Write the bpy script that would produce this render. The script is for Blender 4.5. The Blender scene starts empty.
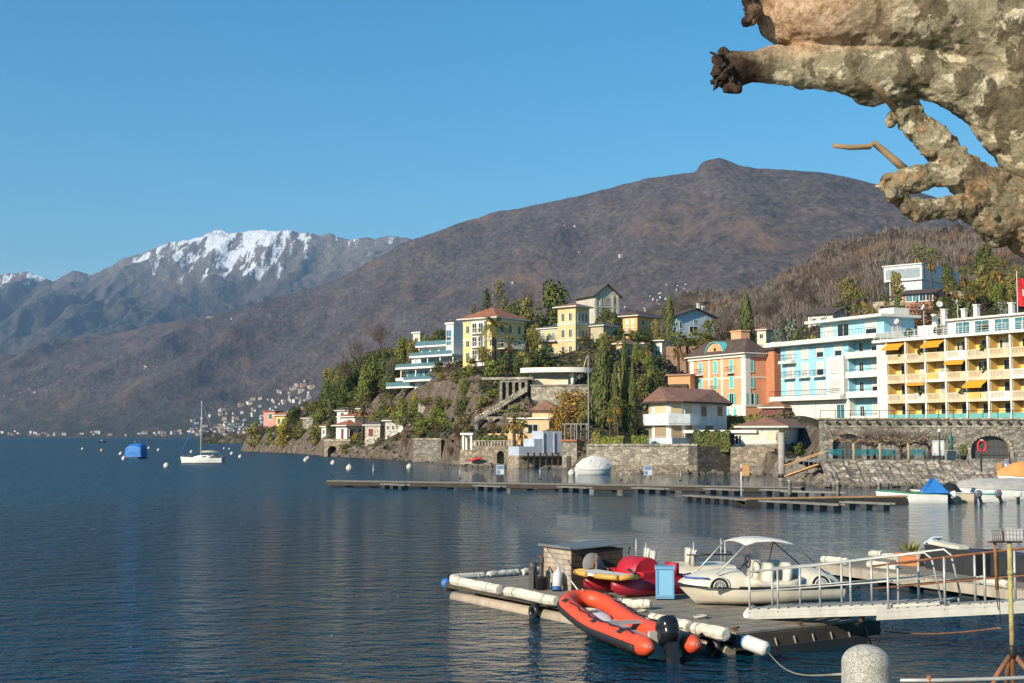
import bpy, bmesh, math, random
import numpy as np
from mathutils import Vector, Matrix
random.seed(7)
SC = bpy.context.scene
COL = SC.collection
R = math.radians
# ------------------------------------------------------------------ camera
F = 1331.0
PITCH = math.atan(94.8 / F)
EYE = 4.2
cam_d = bpy.data.cameras.new('camera')
cam_d.sensor_width = 36.0
cam_d.lens = 36.0 * F / 1024.0
cam_d.clip_start = 0.3
cam_d.clip_end = 40000
cam = bpy.data.objects.new('camera', cam_d)
cam.location = (0, 0, EYE)
cam.rotation_euler = (R(90) + PITCH, 0, 0)
COL.objects.link(cam)
SC.camera = cam
cam_d.dof.use_dof = False
# ------------------------------------------------------------------ light
SUN_AZ, SUN_EL = R(45), R(25)     # azimuth is measured from behind the viewer towards the left
world = bpy.data.worlds.new('World')
SC.world = world
world.use_nodes = True
nt = world.node_tree
for n in list(nt.nodes):
 nt.nodes.remove(n)
sky = nt.nodes.new('ShaderNodeTexSky')
sky.sky_type = 'NISHITA'
sky.sun_disc = False
sky.sun_elevation = SUN_EL
sdir = Vector((-math.sin(SUN_AZ) * math.cos(SUN_EL), -math.cos(SUN_AZ) * math.cos(SUN_EL), math.sin(SUN_EL)))
sky.sun_rotation = math.atan2(sdir.x, sdir.y)
sky.altitude = 200
sky.air_density = 1.0
sky.dust_density = 0.0
sky.ozone_density = 3.0
bg = nt.nodes.new('ShaderNodeBackground')
bg.inputs['Strength'].default_value = 0.118
wo = nt.nodes.new('ShaderNodeOutputWorld')
hs = nt.nodes.new('ShaderNodeHueSaturation')
hs.inputs['Saturation'].default_value = 1.36
hs.inputs['Hue'].default_value = 0.486
nt.links.new(sky.outputs[0], hs.inputs['Color'])
nt.links.new(hs.outputs[0], bg.inputs[0])
nt.links.new(bg.outputs[0], wo.inputs[0])
sun_d = bpy.data.lights.new('sun', 'SUN')
sun_d.energy = 4.9
sun_d.angle = R(0.5)
sun_d.color = (1.0, 0.88, 0.70)
sun = bpy.data.objects.new('sun', sun_d)
sun.rotation_euler = (-sdir).to_track_quat('-Z', 'Y').to_euler()
sun.location = (-30, -30, 60)
COL.objects.link(sun)
vs = SC.view_settings
SC.display_settings.display_device = 'sRGB'
vs.view_transform = 'Standard'
vs.look = 'None'
vs.exposure = 0.40
vs.gamma = 1.0
vs.use_curve_mapping = False
try:
 SC.cycles.use_denoising = True
 SC.cycles.denoiser = 'OPENIMAGEDENOISE'
 SC.cycles.max_bounces = 6
 SC.cycles.diffuse_bounces = 2
 SC.cycles.glossy_bounces = 3
 SC.cycles.transmission_bounces = 4
 SC.cycles.transparent_max_bounces = 12
 SC.cycles.volume_bounces = 0
 SC.cycles.caustics_reflective = False
 SC.cycles.caustics_refractive = False
 SC.cycles.sample_clamp_indirect = 6
except Exception:
 pass
# ------------------------------------------------------------------ picture <-> world
cp, sp_ = math.cos(PITCH), math.sin(PITCH)
def P(px, py, Y):
 """world point at depth Y seen in direction (px, py)"""
 u = (px - 512.0) / F
 v = (341.5 - py) / F
 k = Y / (cp - v * sp_)
 return Vector((u * k, Y, EYE + (sp_ + v * cp) * k))
def zpy(py, Y):
 return P(512, py, Y).z
def xpx(px, py, Y):
 return P(px, py, Y).x
def W(px, py, z=0.0):
 """world point at height z seen at (px, py)"""
 u = (px - 512.0) / F
 v = (341.5 - py) / F
 k = (z - EYE) / (sp_ + v * cp)
 return Vector((u * k, (cp - v * sp_) * k, z))
# ------------------------------------------------------------------ noise
_rs = np.random.RandomState(5)
_perm = _rs.permutation(512)
_perm = np.concatenate([_perm, _perm, _perm])
_grad = _rs.rand(512) * 2 * math.pi
def perlin(x, y):
 x = np.asarray(x, float); y = np.asarray(y, float)
 xi = np.floor(x).astype(int); yi = np.floor(y).astype(int)
 xf = x - xi; yf = y - yi
 def g(ix, iy, fx, fy):
  h = _grad[_perm[(_perm[ix % 512] + iy % 512)] % 512]
  return np.cos(h) * fx + np.sin(h) * fy
 u = xf ** 3 * (xf * (xf * 6 - 15) + 10); v = yf ** 3 * (yf * (yf * 6 - 15) + 10)
 a = g(xi, yi, xf, yf); b = g(xi + 1, yi, xf - 1, yf)
 c = g(xi, yi + 1, xf, yf - 1); d = g(xi + 1, yi + 1, xf - 1, yf - 1)
 return ((a + (b - a) * u) * (1 - v) + (c + (d - c) * u) * v) * 1.5
def fbm(x, y, o=4):
 s = 0; a = 1.0
 for i in range(o):
  s = s + a * perlin(x * 2 ** i + 17.3 * i, y * 2 ** i - 9.1 * i); a *= 0.5
 return s
def ridged(x, y, o=4):
 s = 0; a = 1.0
 for i in range(o):
  s = s + a * (1 - 2 * np.abs(perlin(x * 2 ** i + 31.7 * i, y * 2 ** i + 4.4 * i))); a *= 0.5
 return s
# ------------------------------------------------------------------ materials
MATS = {}
class NT:
 """a short way to write a node tree"""
 def __init__(s, name):
  s.m = bpy.data.materials.new(name)
  s.m.use_nodes = True
  s.t = s.m.node_tree
  s.b = s.t.nodes['Principled BSDF']
  s.coord = None
 def node(s, typ, **kw):
  n = s.t.nodes.new(typ)
  for k, v in kw.items():
   setattr(n, k, v)
  return n
 def link(s, a, b):
  s.t.links.new(a, b)
 def co(s, kind='Object'):
  if s.coord is None:
   s.coord = s.node('ShaderNodeTexCoord')
  return s.coord.outputs[kind]
 def mapping(s, scale=(1, 1, 1), kind='Object', rot=(0, 0, 0)):
  n = s.node('ShaderNodeMapping')
  n.inputs['Scale'].default_value = scale
  n.inputs['Rotation'].default_value = rot
  s.link(s.co(kind), n.inputs['Vector'])
  return n.outputs[0]
 def noise(s, scale, detail=4, rough=0.55, vec=None, kind='Object'):
  n = s.node('ShaderNodeTexNoise')
  n.inputs['Scale'].default_value = scale
  n.inputs['Detail'].default_value = detail
  n.inputs['Roughness'].default_value = rough
  s.link(vec if vec is not None else s.co(kind), n.inputs['Vector'])
  return n.outputs['Fac']
 def voro(s, scale, vec=None, kind='Object', feature='F1', out='Distance'):
  n = s.node('ShaderNodeTexVoronoi', feature=feature)
  n.inputs['Scale'].default_value = scale
  s.link(vec if vec is not None else s.co(kind), n.inputs['Vector'])
  return n.outputs[out]
 def ramp(s, fac, stops, interp='LINEAR'):
  n = s.node('ShaderNodeValToRGB')
  n.color_ramp.interpolation = interp
  el = n.color_ramp.elements
  while len(el) < len(stops):
   el.new(0.5)
  for e, (p, c) in zip(el, stops):
   e.position = p
   e.color = (c[0], c[1], c[2], 1) if not isinstance(c, (int, float)) else (c, c, c, 1)
  s.link(fac, n.inputs[0])
  return n.outputs['Color']
 def mix(s, fac, a, b, mode='MIX'):
  n = s.node('ShaderNodeMix', data_type='RGBA', blend_type=mode)
  for i, v in ((0, fac), (6, a), (7, b)):
   if isinstance(v, (int, float)):
    n.inputs[i].default_value = v
   elif isinstance(v, tuple):
    n.inputs[i].default_value = (v[0], v[1], v[2], 1)
   else:
    s.link(v, n.inputs[i])
  return n.outputs[2]
 def math(s, op, a, b=None):
  n = s.node('ShaderNodeMath', operation=op)
  for i, v in ((0, a), (1, b)):
   if v is None:
    continue
   if isinstance(v, (int, float)):
    n.inputs[i].default_value = v
   else:
    s.link(v, n.inputs[i])
  return n.outputs[0]
 def color(s, c):
  if isinstance(c, tuple):
   s.b.inputs['Base Color'].default_value = (c[0], c[1], c[2], 1)
  else:
   s.link(c, s.b.inputs['Base Color'])
 def bump(s, h, strength=0.5, dist=0.1):
  n = s.node('ShaderNodeBump')
  n.inputs['Strength'].default_value = strength
  n.inputs['Distance'].default_value = dist
  s.link(h, n.inputs['Height'])
  s.link(n.outputs[0], s.b.inputs['Normal'])
  return n
 def rough(s, r):
  if isinstance(r, (int, float)):
   s.b.inputs['Roughness'].default_value = r
  else:
   s.link(r, s.b.inputs['Roughness'])
 def sep(s, kind='Object'):
  n = s.node('ShaderNodeSeparateXYZ')
  s.link(s.co(kind), n.inputs[0])
  return n.outputs
def mul(c, k):
 return tuple(min(1, x * k) for x in c)
def plain(name, c, rough=0.6, metal=0.0, var=0.18, scale=1.5, bump=0.0, dirt=0.0):
 """a painted / plain surface with wear: colour varies a little with noise"""
 if name in MATS:
  return MATS[name]
 n = NT(name)
 a = n.noise(scale, 5, 0.6)
 col = n.ramp(a, [(0.3, mul(c, 1 - var)), (0.7, mul(c, 1 + var * 0.6))])
 if dirt:
  d = n.noise(scale * 0.45, 6, 0.7, vec=n.mapping((1, 1, 0.25)))
  f = n.ramp(d, [(0.5, 0.0), (0.72, dirt)])
  col = n.mix(f, col, mul(c, 0.35))
 n.color(col)
 n.rough(rough)
 n.b.inputs['Metallic'].default_value = metal
 if bump:
  n.bump(n.noise(scale * 6, 4), bump, 0.03)
 MATS[name] = n.m
 return n.m
# ------------------------------------------------------------------ objects
def link(o, parent=None):
 COL.objects.link(o)
 if parent is not None:
  o.parent = parent
 return o
def tag(o, label=None, cat=None, group=None, kind=None):
 if label: o['label'] = label
 if cat:
  o['category'] = cat
  o['kind'] = 'thing'
 if group: o['group'] = group
 if kind: o['kind'] = kind
 return o
def empty(name, loc=(0, 0, 0), rz=0.0, label=None, cat=None, group=None):
 o = bpy.data.objects.new(name, None)
 o.empty_display_size = 0.5
 o.location = loc
 o.rotation_euler = (0, 0, rz)
 link(o)
 return tag(o, label, cat, group)
def mesh_obj(name, verts, faces, mats, parent=None, mi=None, smooth=False):
 me = bpy.data.meshes.new(name)
 me.from_pydata([tuple(v) for v in verts], [], faces)
 if not isinstance(mats, (list, tuple)):
  mats = [mats]
 for m in mats:
  me.materials.append(m)
 if mi is not None:
  me.polygons.foreach_set('material_index', mi)
 if smooth:
  me.polygons.foreach_set('use_smooth', [True] * len(me.polygons))
 me.update()
 o = bpy.data.objects.new(name, me)
 return link(o, parent)
class MB:
 """collects faces, then builds ONE mesh object"""
 def __init__(s):
  s.v = []; s.f = []; s.m = []; s.sm = []
 def face(s, pts, m=0, smooth=False):
  b = len(s.v)
  s.v += [Vector(p) for p in pts]
  s.f.append(tuple(range(b, b + len(pts)))); s.m.append(m); s.sm.append(smooth)
 def add(s, verts, faces, m=0, smooth=False):
  b = len(s.v)
  s.v += [Vector(p) for p in verts]
  for f in faces:
   s.f.append(tuple(i + b for i in f)); s.m.append(m); s.sm.append(smooth)
 def box(s, x0, x1, y0, y1, z0, z1, m=0):
  v = [(x0, y0, z0), (x1, y0, z0), (x1, y1, z0), (x0, y1, z0), (x0, y0, z1), (x1, y0, z1), (x1, y1, z1), (x0, y1, z1)]
  s.add(v, [(3, 2, 1, 0), (4, 5, 6, 7), (0, 1, 5, 4), (1, 2, 6, 5), (2, 3, 7, 6), (3, 0, 4, 7)], m)
 def obox(s, c, sz, M=None, m=0):
  """oriented box: centre, full sizes, 3x3 rotation"""
  hx, hy, hz = sz[0] / 2, sz[1] / 2, sz[2] / 2
  v = [Vector(p) for p in ((-hx, -hy, -hz), (hx, -hy, -hz), (hx, hy, -hz), (-hx, hy, -hz), (-hx, -hy, hz), (hx, -hy, hz), (hx, hy, hz), (-hx, hy, hz))]
  if M is not None:
   v = [M @ p for p in v]
  s.add([p + Vector(c) for p in v], [(3, 2, 1, 0), (4, 5, 6, 7), (0, 1, 5, 4), (1, 2, 6, 5), (2, 3, 7, 6), (3, 0, 4, 7)], m)
 def bar(s, a, b, w, h=None, m=0):
  """rectangular bar from a to b"""
  a, b = Vector(a), Vector(b)
  d = b - a
  M = d.to_track_quat('X', 'Z').to_matrix()
  s.obox((a + b) / 2, (d.length, w, h if h else w), M, m)
 def tube(s, pts, r, n=8, m=0, caps=True, smooth=True, closed=False):
  pts = [Vector(p) for p in pts]
  k = len(pts)
  rs = r if isinstance(r, (list, tuple)) else [r] * k
  rings = []
  up = None
  for i, p in enumerate(pts):
   if closed:
    t = (pts[(i + 1) % k] - pts[i - 1]).normalized()
   else:
    t = (pts[min(i + 1, k - 1)] - pts[max(i - 1, 0)]).normalized()
   if up is None:
    up = Vector((0, 0, 1)) if abs(t.z) < 0.9 else Vector((1, 0, 0))
   x = t.cross(up)
   if x.length < 1e-4:
    x = t.orthogonal()
   x.normalize()
   y = x.cross(t).normalized()
   up = y
   rings.append([p + (x * math.cos(2 * math.pi * j / n) + y * math.sin(2 * math.pi * j / n)) * rs[i] for j in range(n)])
  b = len(s.v)
  for rg in rings:
   s.v += rg
  for i in range(k if closed else k - 1):
   i2 = (i + 1) % k
   for j in range(n):
    j2 = (j + 1) % n
    s.f.append((b + i * n + j, b + i * n + j2, b + i2 * n + j2, b + i2 * n + j)); s.m.append(m); s.sm.append(smooth)
  if caps and not closed:
   s.f.append(tuple(b + j for j in reversed(range(n)))); s.m.append(m); s.sm.append(False)
   s.f.append(tuple(b + (k - 1) * n + j for j in range(n))); s.m.append(m); s.sm.append(False)
 def lathe(s, prof, c=(0, 0, 0), n=20, m=0, smooth=True, axis=None):
  """profile [(r, z)] round the z axis (or another axis matrix)"""
  b = len(s.v)
  c = Vector(c)
  for r_, z in prof:
   for j in range(n):
    a = 2 * math.pi * j / n
    p = Vector((r_ * math.cos(a), r_ * math.sin(a), z))
    if axis is not None:
     p = axis @ p
    s.v.append(p + c)
  for i in range(len(prof) - 1):
   for j in range(n):
    j2 = (j + 1) % n
    s.f.append((b + i * n + j, b + i * n + j2, b + (i + 1) * n + j2, b + (i + 1) * n + j)); s.m.append(m); s.sm.append(smooth)
  if prof[0][0] > 1e-4:
   s.f.append(tuple(b + j for j in reversed(range(n)))); s.m.append(m); s.sm.append(False)
  if prof[-1][0] > 1e-4:
   s.f.append(tuple(b + (len(prof) - 1) * n + j for j in range(n))); s.m.append(m); s.sm.append(False)
 def ball(s, c, r, n=12, m=0, sq=(1, 1, 1)):
  k = max(4, n // 2)
  b = len(s.v)
  c = Vector(c)
  for i in range(k + 1):
   a = math.pi * i / k
   for j in range(n):
    t = 2 * math.pi * j / n
    s.v.append(c + Vector((r * sq[0] * math.sin(a) * math.cos(t), r * sq[1] * math.sin(a) * math.sin(t), -r * sq[2] * math.cos(a))))
  for i in range(k):
   for j in range(n):
    j2 = (j + 1) % n
    s.f.append((b + i * n + j, b + i * n + j2, b + (i + 1) * n + j2, b + (i + 1) * n + j)); s.m.append(m); s.sm.append(True)
 def prism(s, poly, z0, z1, m=0, mtop=None):
  """vertical prism over a counter-clockwise polygon"""
  n = len(poly)
  b = len(s.v)
  s.v += [Vector((p[0], p[1], z0)) for p in poly] + [Vector((p[0], p[1], z1)) for p in poly]
  for i in range(n):
   j = (i + 1) % n
   s.f.append((b + i, b + j, b + n + j, b + n + i)); s.m.append(m); s.sm.append(False)
  s.f.append(tuple(b + i for i in reversed(range(n)))); s.m.append(m); s.sm.append(False)
  s.f.append(tuple(b + n + i for i in range(n))); s.m.append(m if mtop is None else mtop); s.sm.append(False)
 def loft(s, rings, m=0, smooth=True, closed=True, caps=True):
  n = len(rings[0]); b = len(s.v)
  for rg in rings:
   s.v += [Vector(p) for p in rg]
  for i in range(len(rings) - 1):
   for j in range(n if closed else n - 1):
    j2 = (j + 1) % n
    s.f.append((b + i * n + j, b + i * n + j2, b + (i + 1) * n + j2, b + (i + 1) * n + j)); s.m.append(m); s.sm.append(smooth)
  if caps and closed:
   s.f.append(tuple(b + j for j in reversed(range(n)))); s.m.append(m); s.sm.append(False)
   s.f.append(tuple(b + (len(rings) - 1) * n + j for j in range(n))); s.m.append(m); s.sm.append(False)
 def build(s, name, mats, parent=None, label=None, bevel=0.0, M=None):
  me = bpy.data.meshes.new(name)
  v = s.v if M is None else [M @ p for p in s.v]
  me.from_pydata([tuple(p) for p in v], [], s.f)
  if not isinstance(mats, (list, tuple)):
   mats = [mats]
  for m in mats:
   me.materials.append(m)
  me.polygons.foreach_set('material_index', s.m)
  me.polygons.foreach_set('use_smooth', s.sm)
  me.update()
  o = bpy.data.objects.new(name, me)
  link(o, parent)
  if label:
   o['label'] = label
  if bevel:
   md = o.modifiers.new('bevel', 'BEVEL')
   md.width = bevel
   md.segments = 2
   md.limit_method = 'ANGLE'
   md.angle_limit = R(40)
  return o
def children_of(o):
 return [c for c in o.children]
def copy_tree(o, parent=None):
 c = o.copy()
 COL.objects.link(c)
 if parent is not None:
  c.parent = parent
 for ch in list(o.children):
  copy_tree(ch, c)
 return c
def grid_mesh(name, X, Y, Z, mat, smooth=True, kind='structure', parent=None):
 r, c = X.shape
 v = np.stack([X, Y, Z], -1).reshape(-1, 3)
 idx = np.arange(r * c).reshape(r, c)
 q = np.stack([idx[:-1, :-1], idx[:-1, 1:], idx[1:, 1:], idx[1:, :-1]], -1).reshape(-1, 4)
 me = bpy.data.meshes.new(name)
 me.vertices.add(len(v)); me.vertices.foreach_set('co', v.ravel())
 me.loops.add(q.size); me.loops.foreach_set('vertex_index', q.ravel().astype(np.int32))
 me.polygons.add(len(q))
 me.polygons.foreach_set('loop_start', (np.arange(len(q)) * 4).astype(np.int32))
 me.polygons.foreach_set('loop_total', np.full(len(q), 4, np.int32))
 me.materials.append(mat)
 me.update(calc_edges=True)
 me.validate()
 me.polygons.foreach_set('use_smooth', [smooth] * len(q))
 o = bpy.data.objects.new(name, me)
 link(o, parent)
 if kind:
  o['kind'] = kind
 return o
# ================================================================== THE SETTING
# ------------------------------------------------------------------ mountain materials
def mountain_material(name, dark, light, rust, snow=False, tree_scale=0.10, bd=5.0):
 n = NT(name)
 mp = n.mapping((1, .28, 1.15))
 fine = n.noise(tree_scale, 3, 0.6, vec=mp)
 mid = n.noise(0.018, 5, 0.65, vec=mp)
 big = n.noise(0.0035, 5, 0.6, vec=mp)
 col = n.ramp(fine, [(0.30, dark), (0.52, tuple((a + b) / 2 for a, b in zip(dark, light))), (0.72, light)])
 midf = n.ramp(mid, [(0.35, 0.74), (0.65, 1.2)])
 col = n.mix(1.0, col, midf, 'MULTIPLY')
 rf = n.math('MULTIPLY', n.ramp(big, [(0.50, 0.0), (0.66, 0.85)]), n.ramp(mid, [(0.42, 0.0), (0.6, 1.0)]))
 col = n.mix(rf, col, rust)
 ev = n.ramp(n.noise(0.011, 6, 0.7, vec=mp), [(0.62, 0.0), (0.68, 1.0)])
 ev = n.math('MULTIPLY', ev, 0.6)
 col = n.mix(ev, col, (0.028, 0.036, 0.022))
 rock = n.ramp(n.noise(0.03, 6, 0.75, vec=mp), [(0.66, 0.0), (0.72, 1.0)])
 col = n.mix(n.math('MULTIPLY', rock, 0.4), col, (0.26, 0.22, 0.18))
 if snow:
  x, y, z = n.sep()
  bare = n.ramp(n.math('DIVIDE', n.math('SUBTRACT', z, 780.0), 420.0), [(0.0, 0.0), (1.0, 1.0)])
  rk = n.ramp(n.noise(0.02, 6, 0.7), [(0.3, (0.10, 0.085, 0.075)), (0.7, (0.27, 0.225, 0.185))])
  col = n.mix(bare, col, rk)
  # snow lies in the bowls: height, minus noise stretched down the slope, inside two stretches of the ridge
  st = n.noise(1.0, 7, 0.72, vec=n.mapping((0.013, 0.0030, 0.0040)))
  hz = n.math('DIVIDE', n.math('SUBTRACT', z, 960.0), 330.0)
  xa = n.math('DIVIDE', x, 1000.0)
  m1 = n.ramp(n.math('MULTIPLY_ADD', xa, 0.25) if False else n.math('MULTIPLY', n.math('ADD', xa, 4.0), 0.25),
     [(0.08, 0.72), (0.19, 0.72), (0.235, 0.05), (0.31, 0.08), (0.41, 0.50), (0.52, 0.74), (0.60, 0.70), (0.66, 0.18), (0.80, 0.0)])
  sn = n.math('ADD', n.math('MULTIPLY', n.math('SUBTRACT', st, 0.53), 4.4), n.math('MULTIPLY', hz, 0.55))
  sn = n.math('ADD', sn, n.math('SUBTRACT', m1, 0.85))
  sf = n.ramp(sn, [(0.0, 0.0), (0.12, 1.0)])
  hm = n.ramp(hz, [(-0.3 if False else 0.0, 0.0), (0.22, 1.0)])
  col = n.mix(n.math('MULTIPLY', sf, hm), col, (0.80, 0.82, 0.86))
 sx, sy, sz = n.sep()
 lowf = n.math('MULTIPLY', n.ramp(n.math('DIVIDE', sz, 170.0), [(0.3, 0.75), (1.0, 0.0)]), n.ramp(n.noise(0.02, 4, .6), [(.38, 0.2), (.6, 1.0)]))
 col = n.mix(lowf, col, (0.045, 0.055, 0.035))
 n.color(col)
 n.rough(0.95)
 n.b.inputs['Specular IOR Level'].default_value = 0.1
 n.bump(n.math('ADD', fine, n.math('MULTIPLY', mid, 3.0)), 0.8, bd)
 return n.m
def px_x(px, d):                # level direction of picture column px, at distance d
 return (px - 512.0) / 1334.3 * d
def interp(xs, ys, x):
 return np.interp(x, xs, ys)
# ------------------------------------------------------------------ the mountains
def ridge_mountain(name, sky, px0, px1, ncol, dridge, dbase, nrow, relief, wl, power, mat, rough=6.0, fallback=0.75, turn=0.0, oc=5):
 pxs = np.linspace(px0, px1, ncol)
 skx = [a for a, b in sky]; sky_ = [b for a, b in sky]
 ry = np.interp(pxs, skx, sky_)
 dr = np.interp(pxs, [a for a, b in dridge], [b for a, b in dridge])
 db = np.interp(pxs, [a for a, b in dbase], [b for a, b in dbase])
 v = (341.5 - ry) / F
 zj = rough * .7 * fbm(pxs / 6.0, pxs * 0 + 3.3, 4) if rough > 8 else 0
 kz = np.exp(-np.linspace(-2.2, 2.2, 61) ** 2)
 zr = EYE + dr * (sp_ + v * cp) / (cp - v * sp_) + zj
 ts = np.concatenate([np.linspace(0, 1, nrow), [1.06, 1.2, 1.45]])
 T, PX = np.meshgrid(ts, pxs, indexing='ij')
 D = db[None, :] + (dr - db)[None, :] * T
 X = px_x(PX, D)
 up = np.clip(T, 0, 1)
 zs = np.convolve(np.pad(zr, 30, mode='edge'), kz / kz.sum(), mode='valid')
 wk = up ** 9
 Z = (zs[None, :] * (1 - wk) + zr[None, :] * wk) * (0.25 * up + 0.75 * up ** power)
 back = np.clip(T - 1, 0, 1)
 Z = Z * (1 - back * fallback)
 env = np.clip(up * 3.2, 0, 1) * np.clip((1.0 - up) * 5.0 + 0.06, 0, 1)
 # gullies and spurs run down the slope: noise stretched along it
 al = -X * math.sin(turn) - D * math.cos(turn)        # down the slope
 ac = X * math.cos(turn) - D * math.sin(turn)         # across it
 wx = ac + 160 * fbm(X / 900, D / 900, 3)
 rel = ridged(wx / wl, al / (wl * 4.5), oc) - 0.9
 relief = relief * np.clip(D / 4600, .25, 1.2)
 Z = Z + relief * env * rel + relief * 0.16 * env * fbm(X / (wl * .35), D / (wl * .35), 4)
 Z = Z + rough * np.clip(up * 8, 0, 1) * fbm(X / 60, D / 60, 3)
 Z[0, :] = -4
 o = grid_mesh(name, X, D, Z, mat)
 return pxs, T, X, D, Z
mat_far = mountain_material('snowy_mountain', (0.055, 0.046, 0.045), (0.115, 0.092, 0.082), (0.16, 0.095, 0.055), snow=True, tree_scale=0.03, bd=9.0)
mat_main = mountain_material('mountain', (0.052, 0.041, 0.038), (0.150, 0.116, 0.102), (0.19, 0.11, 0.065), tree_scale=0.085)
SKY_FAR = [(-140, 290), (-60, 284), (-20, 280), (0, 275), (10, 273), (24, 271), (36, 276), (49, 281), (58, 276), (70, 270), (80, 273), (87, 276),
   (104, 268), (120, 259), (138, 253), (152, 248), (166, 243), (180, 240), (196, 237), (208, 232), (218, 231), (228, 234), (238, 232), (252, 230),
   (262, 230), (275, 231), (288, 230), (296, 233), (306, 233), (318, 235), (330, 233), (340, 236), (352, 238), (362, 236), (374, 239), (388, 236),
   (398, 238), (410, 238), (440, 244), (520, 262)]
ridge_mountain('snowy_mountain', SKY_FAR, -150, 520, 420, [(-150, 9400), (520, 8600)], [(-150, 5600), (520, 5200)], 260, 170, 560, 1.6, mat_far, rough=8, turn=R(30), oc=3)
SKY_MAIN = [(-220, 395), (-100, 376), (0, 360), (40, 352), (75, 346), (110, 335), (155, 323), (195, 318), (230, 312), (270, 301), (312, 289), (345, 274), (380, 254),
   (400, 242), (420, 236), (436, 231), (454, 224), (476, 219), (498, 212), (530, 206), (561, 201), (580, 196), (595, 191), (620, 184), (644, 178),
   (672, 175), (698, 172), (705, 162), (714, 159), (722, 157), (732, 161), (742, 165), (761, 168), (800, 170), (830, 174), (856, 178), (878, 184),
   (920, 192), (960, 205), (985, 215), (1024, 226), (1120, 244), (1300, 266)]
MAIN = ridge_mountain('mountain', SKY_MAIN, -220, 1300, 560, [(-220, 6200), (0, 5600), (400, 4600), (720, 3300), (1024, 2700), (1300, 2500)],
      [(-220, 3700), (240, 3250), (420, 2300), (700, 1350), (1300, 1000)], 230, 120, 900, 1.4, mat_main, rough=2, turn=R(38), oc=3)
def on_mountain(px, py):
 """point of the main mountain's slope seen at (px, py)"""
 pxs, T, X, D, Z = MAIN
 j = int(np.clip(np.searchsorted(pxs, px), 1, len(pxs) - 1))
 n = 230
 d = D[:n, j]; z = Z[:n, j]
 t = (z - EYE) / d
 v = (sp_ * 1.0 - t * cp) / (-(cp + t * sp_))
 y = 341.5 - v * F
 ok = np.where(y <= py)[0]
 i = ok[0] if len(ok) else n - 1
 i = max(1, i)
 f = np.clip((y[i - 1] - py) / max(1e-6, (y[i - 1] - y[i])), 0, 1)
 dd = d[i - 1] + (d[i] - d[i - 1]) * f
 zz = z[i - 1] + (z[i] - z[i - 1]) * f
 return Vector((px_x(px, dd), dd, zz))
# ------------------------------------------------------------------ the hillside by the lake
SHORE = [(200, 395), (240, 372), (252, 362), (300, 322), (330, 278), (365, 257), (400, 238), (415, 220), (440, 212), (470, 188), (480, 185), (520, 182), (560, 175), (585, 160), (600, 152.5),
   (640, 151), (700, 151), (745, 148), (775, 136), (800, 119), (830, 111), (1024, 110), (1400, 112)]
def shore(px):
 return np.interp(px, [a for a, b in SHORE], [b for a, b in SHORE])
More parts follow.
